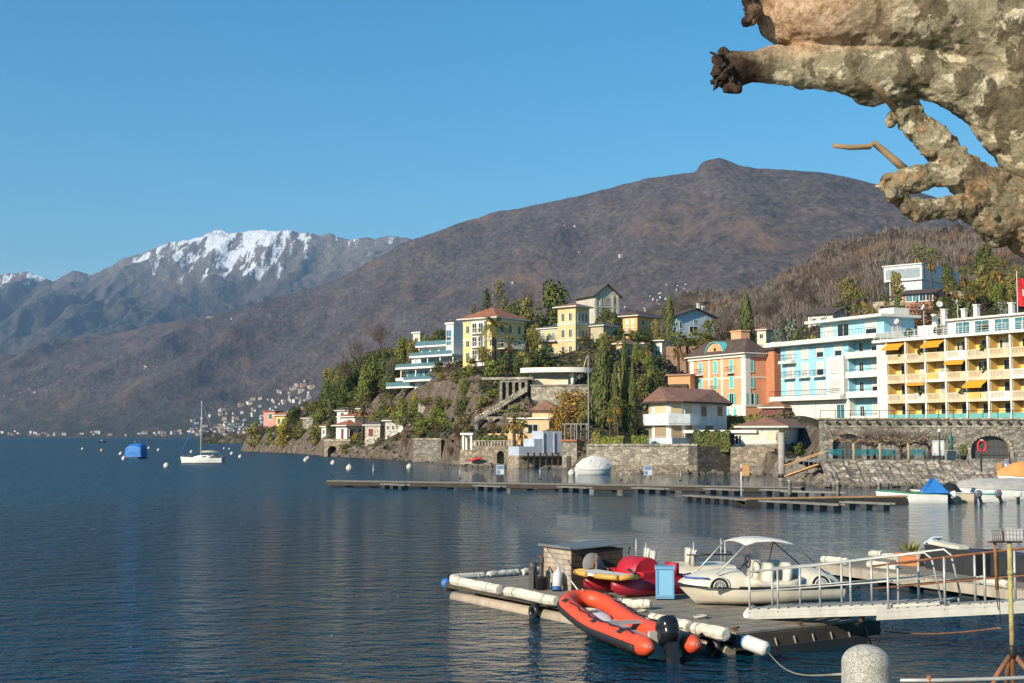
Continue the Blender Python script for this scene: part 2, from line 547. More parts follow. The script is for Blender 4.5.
# height above the water, by distance inland from the water's edge
PROFILE = {
 200: [(-6, -3), (0, -3), (900, -6)],
 238: [(-6, -3), (0, -2.5), (10, -1.5), (40, -1), (120, -3), (900, -8)],
 250: [(-6, -3), (0, -1), (3, 1.2), (12, 4), (35, 6), (60, 4), (110, -2), (900, -8)],
 275: [(-6, -3), (0, -0.5), (2, 2), (12, 5.5), (30, 7.2), (55, 7.6), (90, 4), (130, -2), (900, -8)],
 310: [(-6, -3), (0, -0.5), (2, 2), (10, 4), (30, 8), (60, 11), (110, 14), (180, 12), (300, 6), (900, 0)],
 345: [(-6, -3), (0, -0.5), (2, 1.6), (10, 3.2), (26, 5), (50, 11), (80, 17), (130, 22), (220, 20), (400, 14), (900, 8)],
 380: [(-6, -3), (0, -0.5), (2, 1.5), (14, 4), (26, 6), (36, 11.5), (56, 17), (80, 22), (140, 28), (240, 24), (420, 18), (900, 20)],
 410: [(-6, -3), (0, -.8), (5, .3), (9, 3.6), (18, 5), (30, 7.5), (40, 13), (62, 17.5), (90, 24), (150, 30), (240, 27), (420, 20), (900, 25)],
 440: [(-6, -3), (0, -.8), (5, .3), (9, 3.8), (16, 5.0), (24, 6.0), (33, 14.5), (48, 17.5), (80, 23), (140, 30), (240, 28), (420, 22), (900, 30)],
 475: [(-6, -3), (0, -.8), (3, .2), (6, 2.6), (14, 4.2), (22, 5.4), (38, 15.0), (54, 17.0), (80, 20), (120, 25), (200, 28), (420, 24), (900, 40)],
 520: [(-6, -3), (0, -.8), (6, .2), (9, 3.0), (14, 4.2), (21, 5.4), (24, 10.5), (36, 12.0), (52, 17.0), (80, 19), (110, 23), (160, 27), (420, 26), (900, 50)],
 560: [(-6, -3), (0, -.8), (10, .2), (13, 3.4), (20, 4.8), (27, 7.0), (30, 10.8), (44, 11.8), (54, 16.2), (80, 19), (110, 23), (160, 27.5), (260, 28), (900, 60)],
 600: [(-6, -3), (0, -.8), (2, .2), (4, 2.8), (14, 3.6), (34, 6.0), (52, 12.5), (80, 18.5), (110, 23), (150, 28), (190, 30), (300, 33), (900, 80)],
 650: [(-6, -3), (0, -.8), (2, .2), (4, 2.6), (22, 3.2), (34, 4.5), (50, 8.5), (80, 14.5), (110, 19.5), (150, 25), (190, 30), (300, 38), (900, 90)],
 700: [(-6, -3), (0, -.8), (4, .2), (7, 2.6), (20, 3.6), (36, 4.8), (62, 7.0), (90, 9.5), (120, 16), (150, 23), (185, 29), (300, 38), (500, 62), (900, 110)],
 760: [(-6, -3), (0, -.8), (7, .2), (10, 2.6), (20, 3.5), (36, 5.0), (66, 6.6), (100, 9.5), (130, 17), (160, 24), (195, 30), (300, 42), (500, 66), (760, 88), (1000, 90)],
 800: [(-6, -3), (0, -1), (3, .3), (8, 1.6), (40, 2.4), (48, 6.0), (90, 7.5), (130, 14), (170, 23), (205, 30), (300, 44), (500, 74), (760, 104), (1000, 100)],
 830: [(-6, -3), (0, -1), (1, -.6), (6, 1.3), (25.6, 1.6), (27, 5.2), (98, 6.6), (128, 14), (170, 24), (210, 31), (320, 52), (520, 84), (760, 118), (1000, 112)],
 900: [(-6, -3), (0, -1), (1, -.6), (6, 1.3), (25.6, 1.6), (27, 5.2), (98, 6.6), (122, 16), (158, 27), (190, 34.0), (215, 36.5), (330, 62), (560, 96), (790, 128), (1000, 120)],
 960: [(-6, -3), (0, -1), (1, -.6), (6, 1.3), (25.6, 1.6), (27, 5.2), (92, 6.6), (118, 17), (145, 28), (180, 36), (220, 40), (340, 64), (600, 104), (800, 126), (1000, 120)],
 1024: [(-6, -3), (0, -1), (1, -.6), (6, 1.3), (25.6, 1.6), (27, 5.2), (86, 6.6), (112, 17), (138, 28), (165, 36), (220, 43), (340, 66), (600, 102), (800, 124), (1000, 120)],
 1400: [(-6, -3), (0, -1), (1, -.6), (6, 1.3), (25.6, 1.6), (27, 5.2), (80, 6.6), (108, 17), (130, 28), (160, 36), (220, 43), (340, 66), (600, 102), (800, 124), (1000, 120)],
}
_pk = sorted(PROFILE)
_S = np.concatenate([np.linspace(-6, 0, 4), np.arange(0.5, 6, 0.5), np.arange(6, 25.4, 0.75), [25.6, 27.0], np.arange(28, 60, 1.0), np.arange(60, 130, 1.6), np.arange(130, 260, 3), np.geomspace(260, 1000, 110)])
_prof = {k: np.interp(_S, [a for a, b in PROFILE[k]], [b for a, b in PROFILE[k]]) for k in _pk}
def build_hill():
 pxs = np.concatenate([np.arange(200, 1060, 2.0), np.arange(1060, 1401, 6.0)])
 S, PX = np.meshgrid(_S, pxs, indexing='ij')
 Z = np.zeros_like(S)
 tab = np.stack([_prof[k] for k in _pk])            # knot x s
 for j, p in enumerate(pxs):
  i = int(np.clip(np.searchsorted(_pk, p) - 1, 0, len(_pk) - 2))
  f = (p - _pk[i]) / (_pk[i + 1] - _pk[i])
  f = f * f * (3 - 2 * f)
  Z[:, j] = tab[i] * (1 - f) + tab[i + 1] * f
 D = shore(PX) + S
 X = px_x(PX, D)
 amp = np.clip((S - 1) / 30, 0, 1) * 0.9 + np.clip((S - 250) / 300, 0, 1) * 9
 flat = (PX > 790) & (S < 98)
 amp = np.where(flat, amp * 0.0, amp)
 slope = np.gradient(Z, axis=0) / np.maximum(np.gradient(S, axis=0), 0.1)
 cliff = np.clip((slope - 0.35) * 1.6, 0, 1) * np.where(PX > 800, 0, 1) * np.clip((S - 14) / 6, 0, 1)
 Z = Z + amp * fbm(X / 14, D / 14, 4) * 0.6 + cliff * 1.3 * (ridged(X / 4.2, D / 9, 4) - 0.8)
 Z = Z + np.clip((S - 300) / 200, 0, 1) * 7 * ridged(X / 120, D / 260, 4)
 edge = np.clip(1 - np.abs(S - 1.5) / 2.5, 0, 1) * (PX < 700)
 Z = Z + edge * 0.7 * ridged(X / 2.3, D / 2.3, 3) * 0.5
 return pxs, S, X, D, Z
HILL = build_hill()
def hill_material():
 n = NT('hillside')
 x, y, z = n.sep()
 geo = n.node('ShaderNodeNewGeometry')
 nz = n.node('ShaderNodeSeparateXYZ'); n.link(geo.outputs['True Normal'], nz.inputs[0])
 earth = n.ramp(n.noise(0.5, 6, 0.7), [(0.3, (0.035, 0.036, 0.016)), (0.5, (0.075, 0.062, 0.032)), (0.7, (0.135, 0.105, 0.055))])
 grassy = n.ramp(n.noise(0.09, 4, 0.6), [(0.45, 0.0), (0.6, 0.75)])
 earth = n.mix(grassy, earth, n.ramp(n.noise(1.4, 3), [(0.3, (0.035, 0.045, 0.014)), (0.7, (0.10, 0.095, 0.035))]))
 rock = n.ramp(n.noise(0.42, 8, 0.72, vec=n.mapping((1, 1, 0.45))), [(0.28, (0.075, 0.052, 0.040)), (0.46, (0.21, 0.155, 0.115)), (0.6, (0.30, 0.235, 0.18)), (0.74, (0.36, 0.30, 0.25))])
 crack = n.ramp(n.voro(1.1, vec=n.mapping((1, 1, 0.6)), feature='DISTANCE_TO_EDGE'), [(0.0, 0.6), (0.07, 1.0)])
 rock = n.mix(1.0, rock, crack, 'MULTIPLY')
 steep = n.ramp(n.math('ADD', nz.outputs[2], n.math('MULTIPLY', n.math('SUBTRACT', n.noise(0.3, 4), 0.5), 0.35)), [(0.74, 1.0), (0.86, 0.0)])
 col = n.mix(steep, earth, rock)
 # brown winter wood on the higher slope
 wood = n.ramp(n.noise(0.16, 5, 0.7), [(0.3, (0.045, 0.034, 0.028)), (0.5, (0.105, 0.075, 0.052)), (0.72, (0.19, 0.135, 0.09))])
 outc = n.ramp(n.noise(0.035, 6, 0.72), [(0.56, 0.0), (0.64, 0.9)])
 wood = n.mix(outc, wood, (0.25, 0.17, 0.105))
 high = n.ramp(n.math('DIVIDE', n.math('SUBTRACT', z, 34.0), 30.0), [(0.0, 0.0), (1.0, 1.0)])
 col = n.mix(high, col, wood)
 n.color(col)
 n.rough(0.95)
 n.b.inputs['Specular IOR Level'].default_value = 0.15
 h = n.math('ADD', n.noise(0.9, 6, 0.7), n.math('MULTIPLY', crack, 0.4))
 n.bump(h, 1.0, 1.3)
 return n.m
grid_mesh('hillside', HILL[2], HILL[3], HILL[4], hill_material())
def zat(x, d):
 """height of the hillside at world x, depth d"""
 pxs, S, X, D, Z = HILL
 px = x / d * 1334.3 + 512
 j = int(np.clip(round(np.interp(px, pxs, np.arange(len(pxs)))), 0, len(pxs) - 1))
 return float(np.interp(d, D[:, j], Z[:, j]))
def on_hill(px, py):
 """first point of the hillside seen at (px, py)"""
 pxs, S, X, D, Z = HILL
 j = int(np.clip(round(np.interp(px, pxs, np.arange(len(pxs)))), 0, len(pxs) - 1))
 d = D[:, j]; z = Z[:, j]
 t = (z - EYE) / d
 v = (sp_ - t * cp) / (-(cp + t * sp_))
 y = 341.5 - v * F
 ok = np.where((y <= py) & (z > 0.2))[0]
 i = max(1, ok[0]) if len(ok) else len(d) - 1
 return Vector((px_x(px, d[i]), d[i], z[i]))
# ------------------------------------------------------------------ the lake
def lake_material():
 n = NT('lake_water')
 n.color((0.001, 0.031, 0.056))
 n.b.inputs['IOR'].default_value = 1.333
 n.b.inputs['Specular IOR Level'].default_value = 0.5
 geo = n.node('ShaderNodeNewGeometry')
 warp = n.node('ShaderNodeVectorMath', operation='ADD')
 nz = n.node('ShaderNodeTexNoise'); nz.inputs['Scale'].default_value = 0.35; nz.inputs['Detail'].default_value = 2
 n.link(n.co('Object'), nz.inputs['Vector'])
 n.link(n.co('Object'), warp.inputs[0]); n.link(nz.outputs['Color'], warp.inputs[1])
 def lay(sc, rot, scale, detail):
  m = n.node('ShaderNodeMapping'); m.inputs['Scale'].default_value = sc; m.inputs['Rotation'].default_value = (0, 0, rot)
  n.link(warp.outputs[0], m.inputs['Vector'])
  return n.noise(scale, detail, 0.5, vec=m.outputs[0])
 w1 = lay((0.6, 1, 1), R(18), 3.6, 3)
 w2 = lay((0.6, 1, 1), R(-25), 1.35, 2)
 w3 = lay((0.8, 1, 1), R(40), 9.0, 2)
 h = n.math('ADD', n.math('MULTIPLY', w1, 0.34), n.math('ADD', n.math('MULTIPLY', w2, 0.55), n.math('MULTIPLY', w3, 0.12)))
 # breeze: patches of smoother and rougher water, calmer in the lee of the shore on the right
 br = n.noise(0.022, 3, 0.5, vec=n.mapping((0.35, 1, 1)))
 x, y, z = n.sep()
 lee = n.ramp(n.math('DIVIDE', n.math('SUBTRACT', n.math('ADD', x, n.math('MULTIPLY', y, 0.10)), 0.0), 16.0), [(0.0, 1.0), (0.5, 0.10), (1.0, 0.06)])
 calm = n.ramp(n.math('DIVIDE', y, 200.0), [(0.12, 0.25), (0.24, 1.0)])
 lee = n.math('SUBTRACT', 1.0, n.math('MULTIPLY', n.math('SUBTRACT', 1.0, lee), calm))
 far = n.math('DIVIDE', y, 200.0)
 n.rough(n.math('MULTIPLY', n.ramp(far, [(0.12, 0.07), (0.5, 0.22), (0.9, 0.30)]), lee))
 lee = n.math('MULTIPLY', lee, n.math('ADD', 1.0, n.math('MINIMUM', n.math('MULTIPLY', far, 1.6), 2.5)))
 amp = n.math('MULTIPLY', n.ramp(br, [(0.35, 0.62), (0.65, 1.0)]), lee)
 b = n.bump(n.math('MULTIPLY', h, amp), 1.0, 1.2)
 return n.m
lw = MB()
xs = [-9800, -600, -120, 0, 120, 600, 9800]
lw.face([(-9900, 6.0, 0), (9900, 6.0, 0), (9900, 10500, 0), (-9900, 10500, 0)])
lake = lw.build('lake', lake_material())
lake['kind'] = 'structure'
# ------------------------------------------------------------------ the air between
hz = MB()
hz.box(-10200, 10200, -80, 10900, -8, 1560)
mh = bpy.data.materials.new('haze')
mh.use_nodes = True
for q in list(mh.node_tree.nodes):
 mh.node_tree.nodes.remove(q)
pv = mh.node_tree.nodes.new('ShaderNodeVolumePrincipled')
pv.inputs['Color'].default_value = (0.45, 0.70, 1.0, 1)
pv.inputs['Density'].default_value = 7.0e-5
pv.inputs['Anisotropy'].default_value = 0.25
mo = mh.node_tree.nodes.new('ShaderNodeOutputMaterial')
mh.node_tree.links.new(pv.outputs[0], mo.inputs['Volume'])
ho = hz.build('haze', mh)
ho['kind'] = 'stuff'
# ================================================================== BUILDINGS
def tiles(name, c):
 n = NT(name)
 w = n.node('ShaderNodeTexWave', wave_type='BANDS', bands_direction='X')
 w.inputs['Scale'].default_value = 1.6
 w.inputs['Distortion'].default_value = 0.6
 n.link(n.co('Object'), w.inputs['Vector'])
 a = n.ramp(n.noise(0.9, 6, 0.7), [(0.28, mul(c, 0.5)), (0.5, c), (0.72, mul(c, 1.4))])
 st = n.ramp(w.outputs['Fac'], [(0.0, 0.72), (0.5, 1.0)])
 n.color(n.mix(1.0, a, st, 'MULTIPLY'))
 n.rough(0.85)
 n.bump(w.outputs['Fac'], 0.4, 0.1)
 return n.m
def stone(name, c, scale=1.1, mortar=0.45, zs=1.6):
 n = NT(name)
 vec = n.mapping((1, 1, zs))
 cell = n.voro(scale, vec=vec, out='Color')
 cellv = n.node('ShaderNodeSeparateColor'); n.link(cell, cellv.inputs[0])
 col = n.ramp(cellv.outputs[0], [(0.0, mul(c, 0.55)), (0.4, mul(c, 0.9)), (0.75, mul(c, 1.15)), (1.0, mul(c, 1.5))])
 e = n.ramp(n.voro(scale, vec=vec, feature='DISTANCE_TO_EDGE'), [(0.0, mortar), (0.10, 1.0)])
 col = n.mix(1.0, col, e, 'MULTIPLY')
 st = n.ramp(n.noise(0.35, 6, 0.7, vec=n.mapping((1, 1, 0.35))), [(0.42, 0.0), (0.68, 0.45)])
 col = n.mix(st, col, mul(c, 0.42))
 n.color(col)
 n.rough(0.92)
 n.b.inputs['Specular IOR Level'].default_value = 0.2
 n.bump(n.math('ADD', e, n.math('MULTIPLY', n.noise(5.0, 5), 0.4)), 0.7, 0.12)
 return n.m
T_RED = tiles('terracotta_tiles', (0.36, 0.135, 0.072))
T_OLD = tiles('old_clay_tiles', (0.29, 0.138, 0.085))
T_BROWN = tiles('brown_tiles', (0.105, 0.068, 0.052))
T_GREY = tiles('slate_tiles', (0.105, 0.088, 0.078))
ST_GREY = stone('grey_stone_wall', (0.30, 0.265, 0.215), 2.6, .6)
ST_WARM = stone('warm_stone_wall', (0.37, 0.30, 0.215), 2.8, .6)
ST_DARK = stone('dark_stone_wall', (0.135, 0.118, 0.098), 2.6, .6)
ST_PALE = stone('pale_stone_wall', (0.43, 0.375, 0.29), 2.2, .62)
GLASS = plain('window_glass', (0.018, 0.024, 0.030), 0.12, var=0.3)
GLASS_B = plain('blue_glass', (0.05, 0.16, 0.20), 0.12, var=0.3)
WHITE = plain('white_render', (0.70, 0.68, 0.62), 0.8, dirt=0.25, scale=0.7)
CREAM = plain('cream_render', (0.66, 0.57, 0.42), 0.85, dirt=0.25, scale=0.7)
TRIM = plain('white_trim', (0.72, 0.68, 0.60), 0.7, var=0.1, scale=0.8)
DARKW = plain('dark_wood', (0.06, 0.042, 0.03), 0.8)
IRON = plain('dark_iron', (0.022, 0.022, 0.024), 0.5, metal=0.3)
def solve(pxl, pxc, pxr, d, th, py=400):
 v = (341.5 - py) / F
 k = F * (cp - v * sp_)
 ul, uc, ur = (pxl - 512) / k, (pxc - 512) / k, (pxr - 512) / k
 s, c = math.sin(th), math.cos(th)
 Cx = uc * d
 w = (Cx - ul * d) / (c + ul * s)
 D = (ur * d - Cx) / (s - ur * c)
 return Cx, w, D
_wm = {}
def _mesh(name, mb, mats):
 me = bpy.data.meshes.new(name)
 me.from_pydata([tuple(p) for p in mb.v], [], mb.f)
 for m in mats: me.materials.append(m)
 me.polygons.foreach_set('material_index', mb.m)
 me.update()
 return me
class Bld:
 """a building: its front-right foot is at picture column pxc, depth d; the front runs left to pxl, the side runs right to pxr.
  local x runs along the front from its left end, local y goes inward, z up"""
 def __init__(s, name, label, cat, pxl, pxc, pxr, pybase, pytop, d, th, group=None, D=None, below=3.0):
  th = R(th)
  Cx, w, dep = solve(pxl, pxc, pxr if pxr is not None else pxc + 9, d, th, (pybase + pytop) / 2)
  if D is not None: dep = D
  s.w, s.D, s.th = w, dep, th
  z0, z1 = zpy(pybase, d), zpy(pytop, d)
  s.h = z1 - z0
  left = Vector((Cx - math.cos(th) * w, d + math.sin(th) * w, z0))
  s.root = empty(name, left, -th, label, cat, group)
  ax, ay = Vector((math.cos(th), -math.sin(th), 0)), Vector((math.sin(th), math.cos(th), 0))
  lo = min(zat((left + ax * a + ay * b).x, (left + ax * a + ay * b).y) for a in (0, w / 2, w) for b in (0, dep / 2, dep))
  s.below = max(below, z0 - lo + .6)
 def pt(s, face, u, v, z):
  if face == 'f': return Vector((u, -v, z))
  if face == 'r': return Vector((s.w + v, u, z))
  if face == 'l': return Vector((-v, s.D - u, z))
 def fb(s, mb, face, u0, u1, v0, v1, z0, z1, m=0):
  a = s.pt(face, u0, v0, z0); b = s.pt(face, u1, v1, z1)
  mb.box(min(a.x, b.x), max(a.x, b.x), min(a.y, b.y), max(a.y, b.y), min(a.z, b.z), max(a.z, b.z), m)
 def wall(s, mat, h=None, x0=0, x1=None, y0=0, y1=None, z0=None, name='wall'):
  mb = MB()
  mb.box(x0, s.w if x1 is None else x1, y0, s.D if y1 is None else y1, -s.below if z0 is None else z0, s.h if h is None else h)
  return mb.build(name, mat, s.root)
 def trim(s, boxes, mat=None, name='trim'):
  """boxes on faces: (face, u0, u1, v0, v1, z0, z1)"""
  mb = MB()
  for b in boxes: s.fb(mb, *b)
  return mb.build(name, mat or TRIM, s.root)
 def win(s, face, u, z, w, h, style='plain', frame=None, shut=None, glass=None, v=0.0, name='window'):
  """window centred at u, sill at z"""
  frame = frame or TRIM; glass = glass or GLASS
  key = (round(w, 2), round(h, 2), style, frame.name, shut.name if shut else '', glass.name)
  if key not in _wm:
   f = MB(); t = 0.09
   a, b = -w / 2, w / 2
   f.box(a - t, a, -0.07, 0.05, -t, h + t); f.box(b, b + t, -0.07, 0.05, -t, h + t)
   f.box(a, b, -0.07, 0.05, h, h + t); f.box(a - t - 0.04, b + t + 0.04, -0.14, 0.049, -t - 0.07, -t)
   f.box(a, b, -0.07, 0.048, -t, 0)
   if style in ('plain', 'open'):
    f.box(-0.03, 0.03, -0.045, 0.047, 0, h)
   g = MB(); g.box(a, b, -0.018, 0.046, 0, h)
   sh = MB()
   if style == 'closed':
    sh.box(a, b, -0.05, -0.02, 0.0, h)
   if style == 'half':
    sh.box(a, b, -0.05, -0.02, h * 0.45, h)
   q = []
   if style == 'open':
    s1 = MB(); s1.box(a - t - w / 2, a - t - 0.01, -0.10, -0.04, -0.03, h + 0.03)
    s2 = MB(); s2.box(b + t + 0.01, b + t + w / 2, -0.10, -0.04, -0.03, h + 0.03)
    q = [_mesh('shutter', s1, [shut]), _mesh('shutter', s2, [shut])]
   elif sh.v:
    q = [_mesh('shutter', sh, [shut])]
   _wm[key] = (_mesh('window', f, [frame]), _mesh('pane', g, [glass]), q)
  fm, gm, q = _wm[key]
  o = bpy.data.objects.new(name, fm)
  o.location = s.pt(face, u, v, z)
  o.rotation_euler = (0, 0, {'f': 0, 'r': math.pi / 2, 'l': -math.pi / 2}[face])
  link(o, s.root)
  link(bpy.data.objects.new('pane', gm), o)
  for m in q:
   link(bpy.data.objects.new('shutter', m), o)
  return o
 def rows(s, face, us, zs, w, h, style='plain', **k):
  for z in zs:
   for u in us:
    s.win(face, u, z, w, h, style, **k)
 def hip(s, mat, rise, eave=0.6, x0=0, x1=None, y0=0, y1=None, z=None, ridge=None, thick=0.18, name='roof', parent=None):
  x1 = s.w if x1 is None else x1; y1 = s.D if y1 is None else y1; z = s.h if z is None else z
  a, b, c, d = x0 - eave, x1 + eave, y0 - eave, y1 + eave
  lx, ly = b - a, d - c
  ins = min(lx, ly) / 2 * (1.0 if ridge is None else ridge)
  mb = MB()
  mb.box(a, b, c, d, z + 0.002, z + thick, 1)
  if lx >= ly:
   r0, r1 = Vector((a + ins, (c + d) / 2, z + thick + rise)), Vector((b - ins, (c + d) / 2, z + thick + rise))
  else:
   r0, r1 = Vector(((a + b) / 2, c + ins, z + thick + rise)), Vector(((a + b) / 2, d - ins, z + thick + rise))
  zt = z + thick + 0.003
  p = [Vector((a, c, zt)), Vector((b, c, zt)), Vector((b, d, zt)), Vector((a, d, zt))]
  if lx >= ly:
   mb.face([p[0], p[1], r1, r0]); mb.face([p[1], p[2], r1]); mb.face([p[2], p[3], r0, r1]); mb.face([p[3], p[0], r0])
  else:
   mb.face([p[0], p[1], r0]); mb.face([p[1], p[2], r1, r0]); mb.face([p[2], p[3], r1]); mb.face([p[3], p[0], r0, r1])
  return mb.build(name, [mat, TRIM if thick > 0.15 else DARKW], parent or s.root)
 def gable(s, mat, wallmat, rise, eave=0.6, along='y', x0=0, x1=None, y0=0, y1=None, z=None, thick=0.2):
  """ridge along local 'y' (gable on the front) or 'x' (gable on the side)"""
  x1 = s.w if x1 is None else x1; y1 = s.D if y1 is None else y1; z = s.h if z is None else z
  mb = MB()
  g = MB()
  if along == 'y':
   m = (x0 + x1) / 2
   sl = rise / (m - x0)
   prof = [(x0 - eave, z - eave * sl), (m, z + rise), (x1 + eave, z - eave * sl)]
   f = lambda q, yy, dz=0: Vector((q[0], yy, q[1] + dz))
   e0, e1 = y0 - eave, y1 + eave
   g.add([(x0, y0, z - .01), (x1, y0, z - .01), (m, y0, z + rise - .02), (x0, y1, z - .01), (x1, y1, z - .01), (m, y1, z + rise - .02)], [(0, 1, 2), (4, 3, 5), (1, 4, 5, 2), (3, 0, 2, 5)])
  else:
   m = (y0 + y1) / 2
   sl = rise / (m - y0)
   prof = [(y0 - eave, z - eave * sl), (m, z + rise), (y1 + eave, z - eave * sl)]
   f = lambda q, xx, dz=0: Vector((xx, q[0], q[1] + dz))
   e0, e1 = x0 - eave, x1 + eave
   g.add([(x0, y0, z - .01), (x0, y1, z - .01), (x0, m, z + rise - .02), (x1, y0, z - .01), (x1, y1, z - .01), (x1, m, z + rise - .02)], [(1, 0, 2), (3, 4, 5), (0, 3, 5, 2), (4, 1, 2, 5)])
  for i in (0, 1):
   q0, q1 = prof[i], prof[i + 1]
   lo = [f(q0, e0), f(q1, e0), f(q1, e1), f(q0, e1)]
   hi = [f(q0, e0, thick), f(q1, e0, thick), f(q1, e1, thick), f(q0, e1, thick)]
   mb.add(lo + hi, [(3, 2, 1, 0)], 1)
   mb.add(lo + hi, [(4, 5, 6, 7)], 0)
   mb.add(lo + hi, [(0, 1, 5, 4), (1, 2, 6, 5), (2, 3, 7, 6), (3, 0, 4, 7)], 1)
  g.build('gable_wall', wallmat, s.root)
  return mb.build('roof', [mat, DARKW], s.root)
 def chimney(s, roof, x, y, z, w=0.7, h=1.6, mat=None):
  mb = MB()
  mb.box(x - w / 2, x + w / 2, y - w / 2, y + w / 2, z - 1.2, z + h)
  mb.box(x - w / 2 - .1, x + w / 2 + .1, y - w / 2 - .1, y + w / 2 + .1, z + h, z + h + .15)
  return mb.build('chimney', mat or WHITE, roof)
 def balcony(s, face, u0, u1, z, dep=1.1, kind='iron', mat=None, slab=0.16, rail=0.95, name='balcony'):
  mb = MB()
  s.fb(mb, face, u0, u1, 0.005, dep, z - slab, z, 0)
  if kind == 'solid':
   s.fb(mb, face, u0, u1, dep - 0.10, dep + .003, z + .001, z + rail, 0)
   s.fb(mb, face, u0, u0 + 0.1, 0.005, dep - .101, z + .001, z + rail, 0)
   s.fb(mb, face, u1 - 0.1, u1, 0.005, dep - .101, z + .001, z + rail, 0)
  o = mb.build(name, mat or TRIM, s.root)
  if kind != 'solid':
   r = MB()
   t = 0.03
   s.fb(r, face, u0, u1, dep - 0.06, dep - 0.02, z + rail - 0.05, z + rail)
   s.fb(r, face, u0, u0 + .04, 0.01, dep - .061, z + rail - 0.05, z + rail)
   s.fb(r, face, u1 - .04, u1, 0.01, dep - .061, z + rail - 0.05, z + rail)
   if kind == 'glass':
    s.fb(r, face, u0 + .05, u1 - .05, dep - 0.05, dep - 0.03, z + .05, z + rail - 0.051)
   else:
    k = max(3, int((u1 - u0) / 0.28))
    for i in range(k + 1):
     u = u0 + .02 + (u1 - u0 - .04) * i / k
     s.fb(r, face, u - t / 2, u + t / 2, dep - 0.055, dep - 0.025, z, z + rail - 0.051)
   r.build('railing', GLASS_B if kind == 'glass' else (mat if kind == 'white' and mat else IRON), o)
  return o
# ------------------------------------------------------------------ leaves (used by trees, hedges and balcony plants)
def leaf_mat(name, dark, light, hue2=None):
 if name in MATS: return MATS[name]
 n = NT(name)
 g = n.node('ShaderNodeNewGeometry')
 stops = [(0.0, dark), (0.6, tuple((a + b) / 2 for a, b in zip(dark, light))), (1.0, light)]
 col = n.ramp(g.outputs['Random Per Island'], stops)
 if hue2:
  f = n.ramp(n.noise(0.6, 3), [(.45, 0), (.62, .8)])
  col = n.mix(f, col, hue2)
 n.color(col)
 n.rough(0.7)
 n.b.inputs['Specular IOR Level'].default_value = 0.25
 n.b.inputs['Transmission Weight'].default_value = 0.0
 MATS[name] = n.m
 return n.m
def leaf_quad(mb, p, nrm, size, rnd, asp=1.0):
 t = nrm.orthogonal().normalized()
 t = Matrix.Rotation(rnd.random() * 6.28, 3, nrm) @ t
 b = nrm.cross(t)
 s = size * (.6 + .8 * rnd.random())
 mb.face([p - t * s, p + b * s * asp * .6, p + t * s, p - b * s * asp * .6])
def leaf_ball(mb, c, r, n, size, rnd, sq=(1, 1, 1), hollow=.55):
 for _ in range(n):
  v = Vector((rnd.gauss(0, 1), rnd.gauss(0, 1), rnd.gauss(0, 1))).normalized()
  k = r * (hollow + (1 - hollow) * rnd.random() ** .6)
  p = c + Vector((v.x * k * sq[0], v.y * k * sq[1], v.z * k * sq[2]))
  nn = (v + Vector((rnd.gauss(0, .5), rnd.gauss(0, .5), rnd.gauss(0, .5) + .25))).normalized()
  leaf_quad(mb, p, nn, size, rnd)
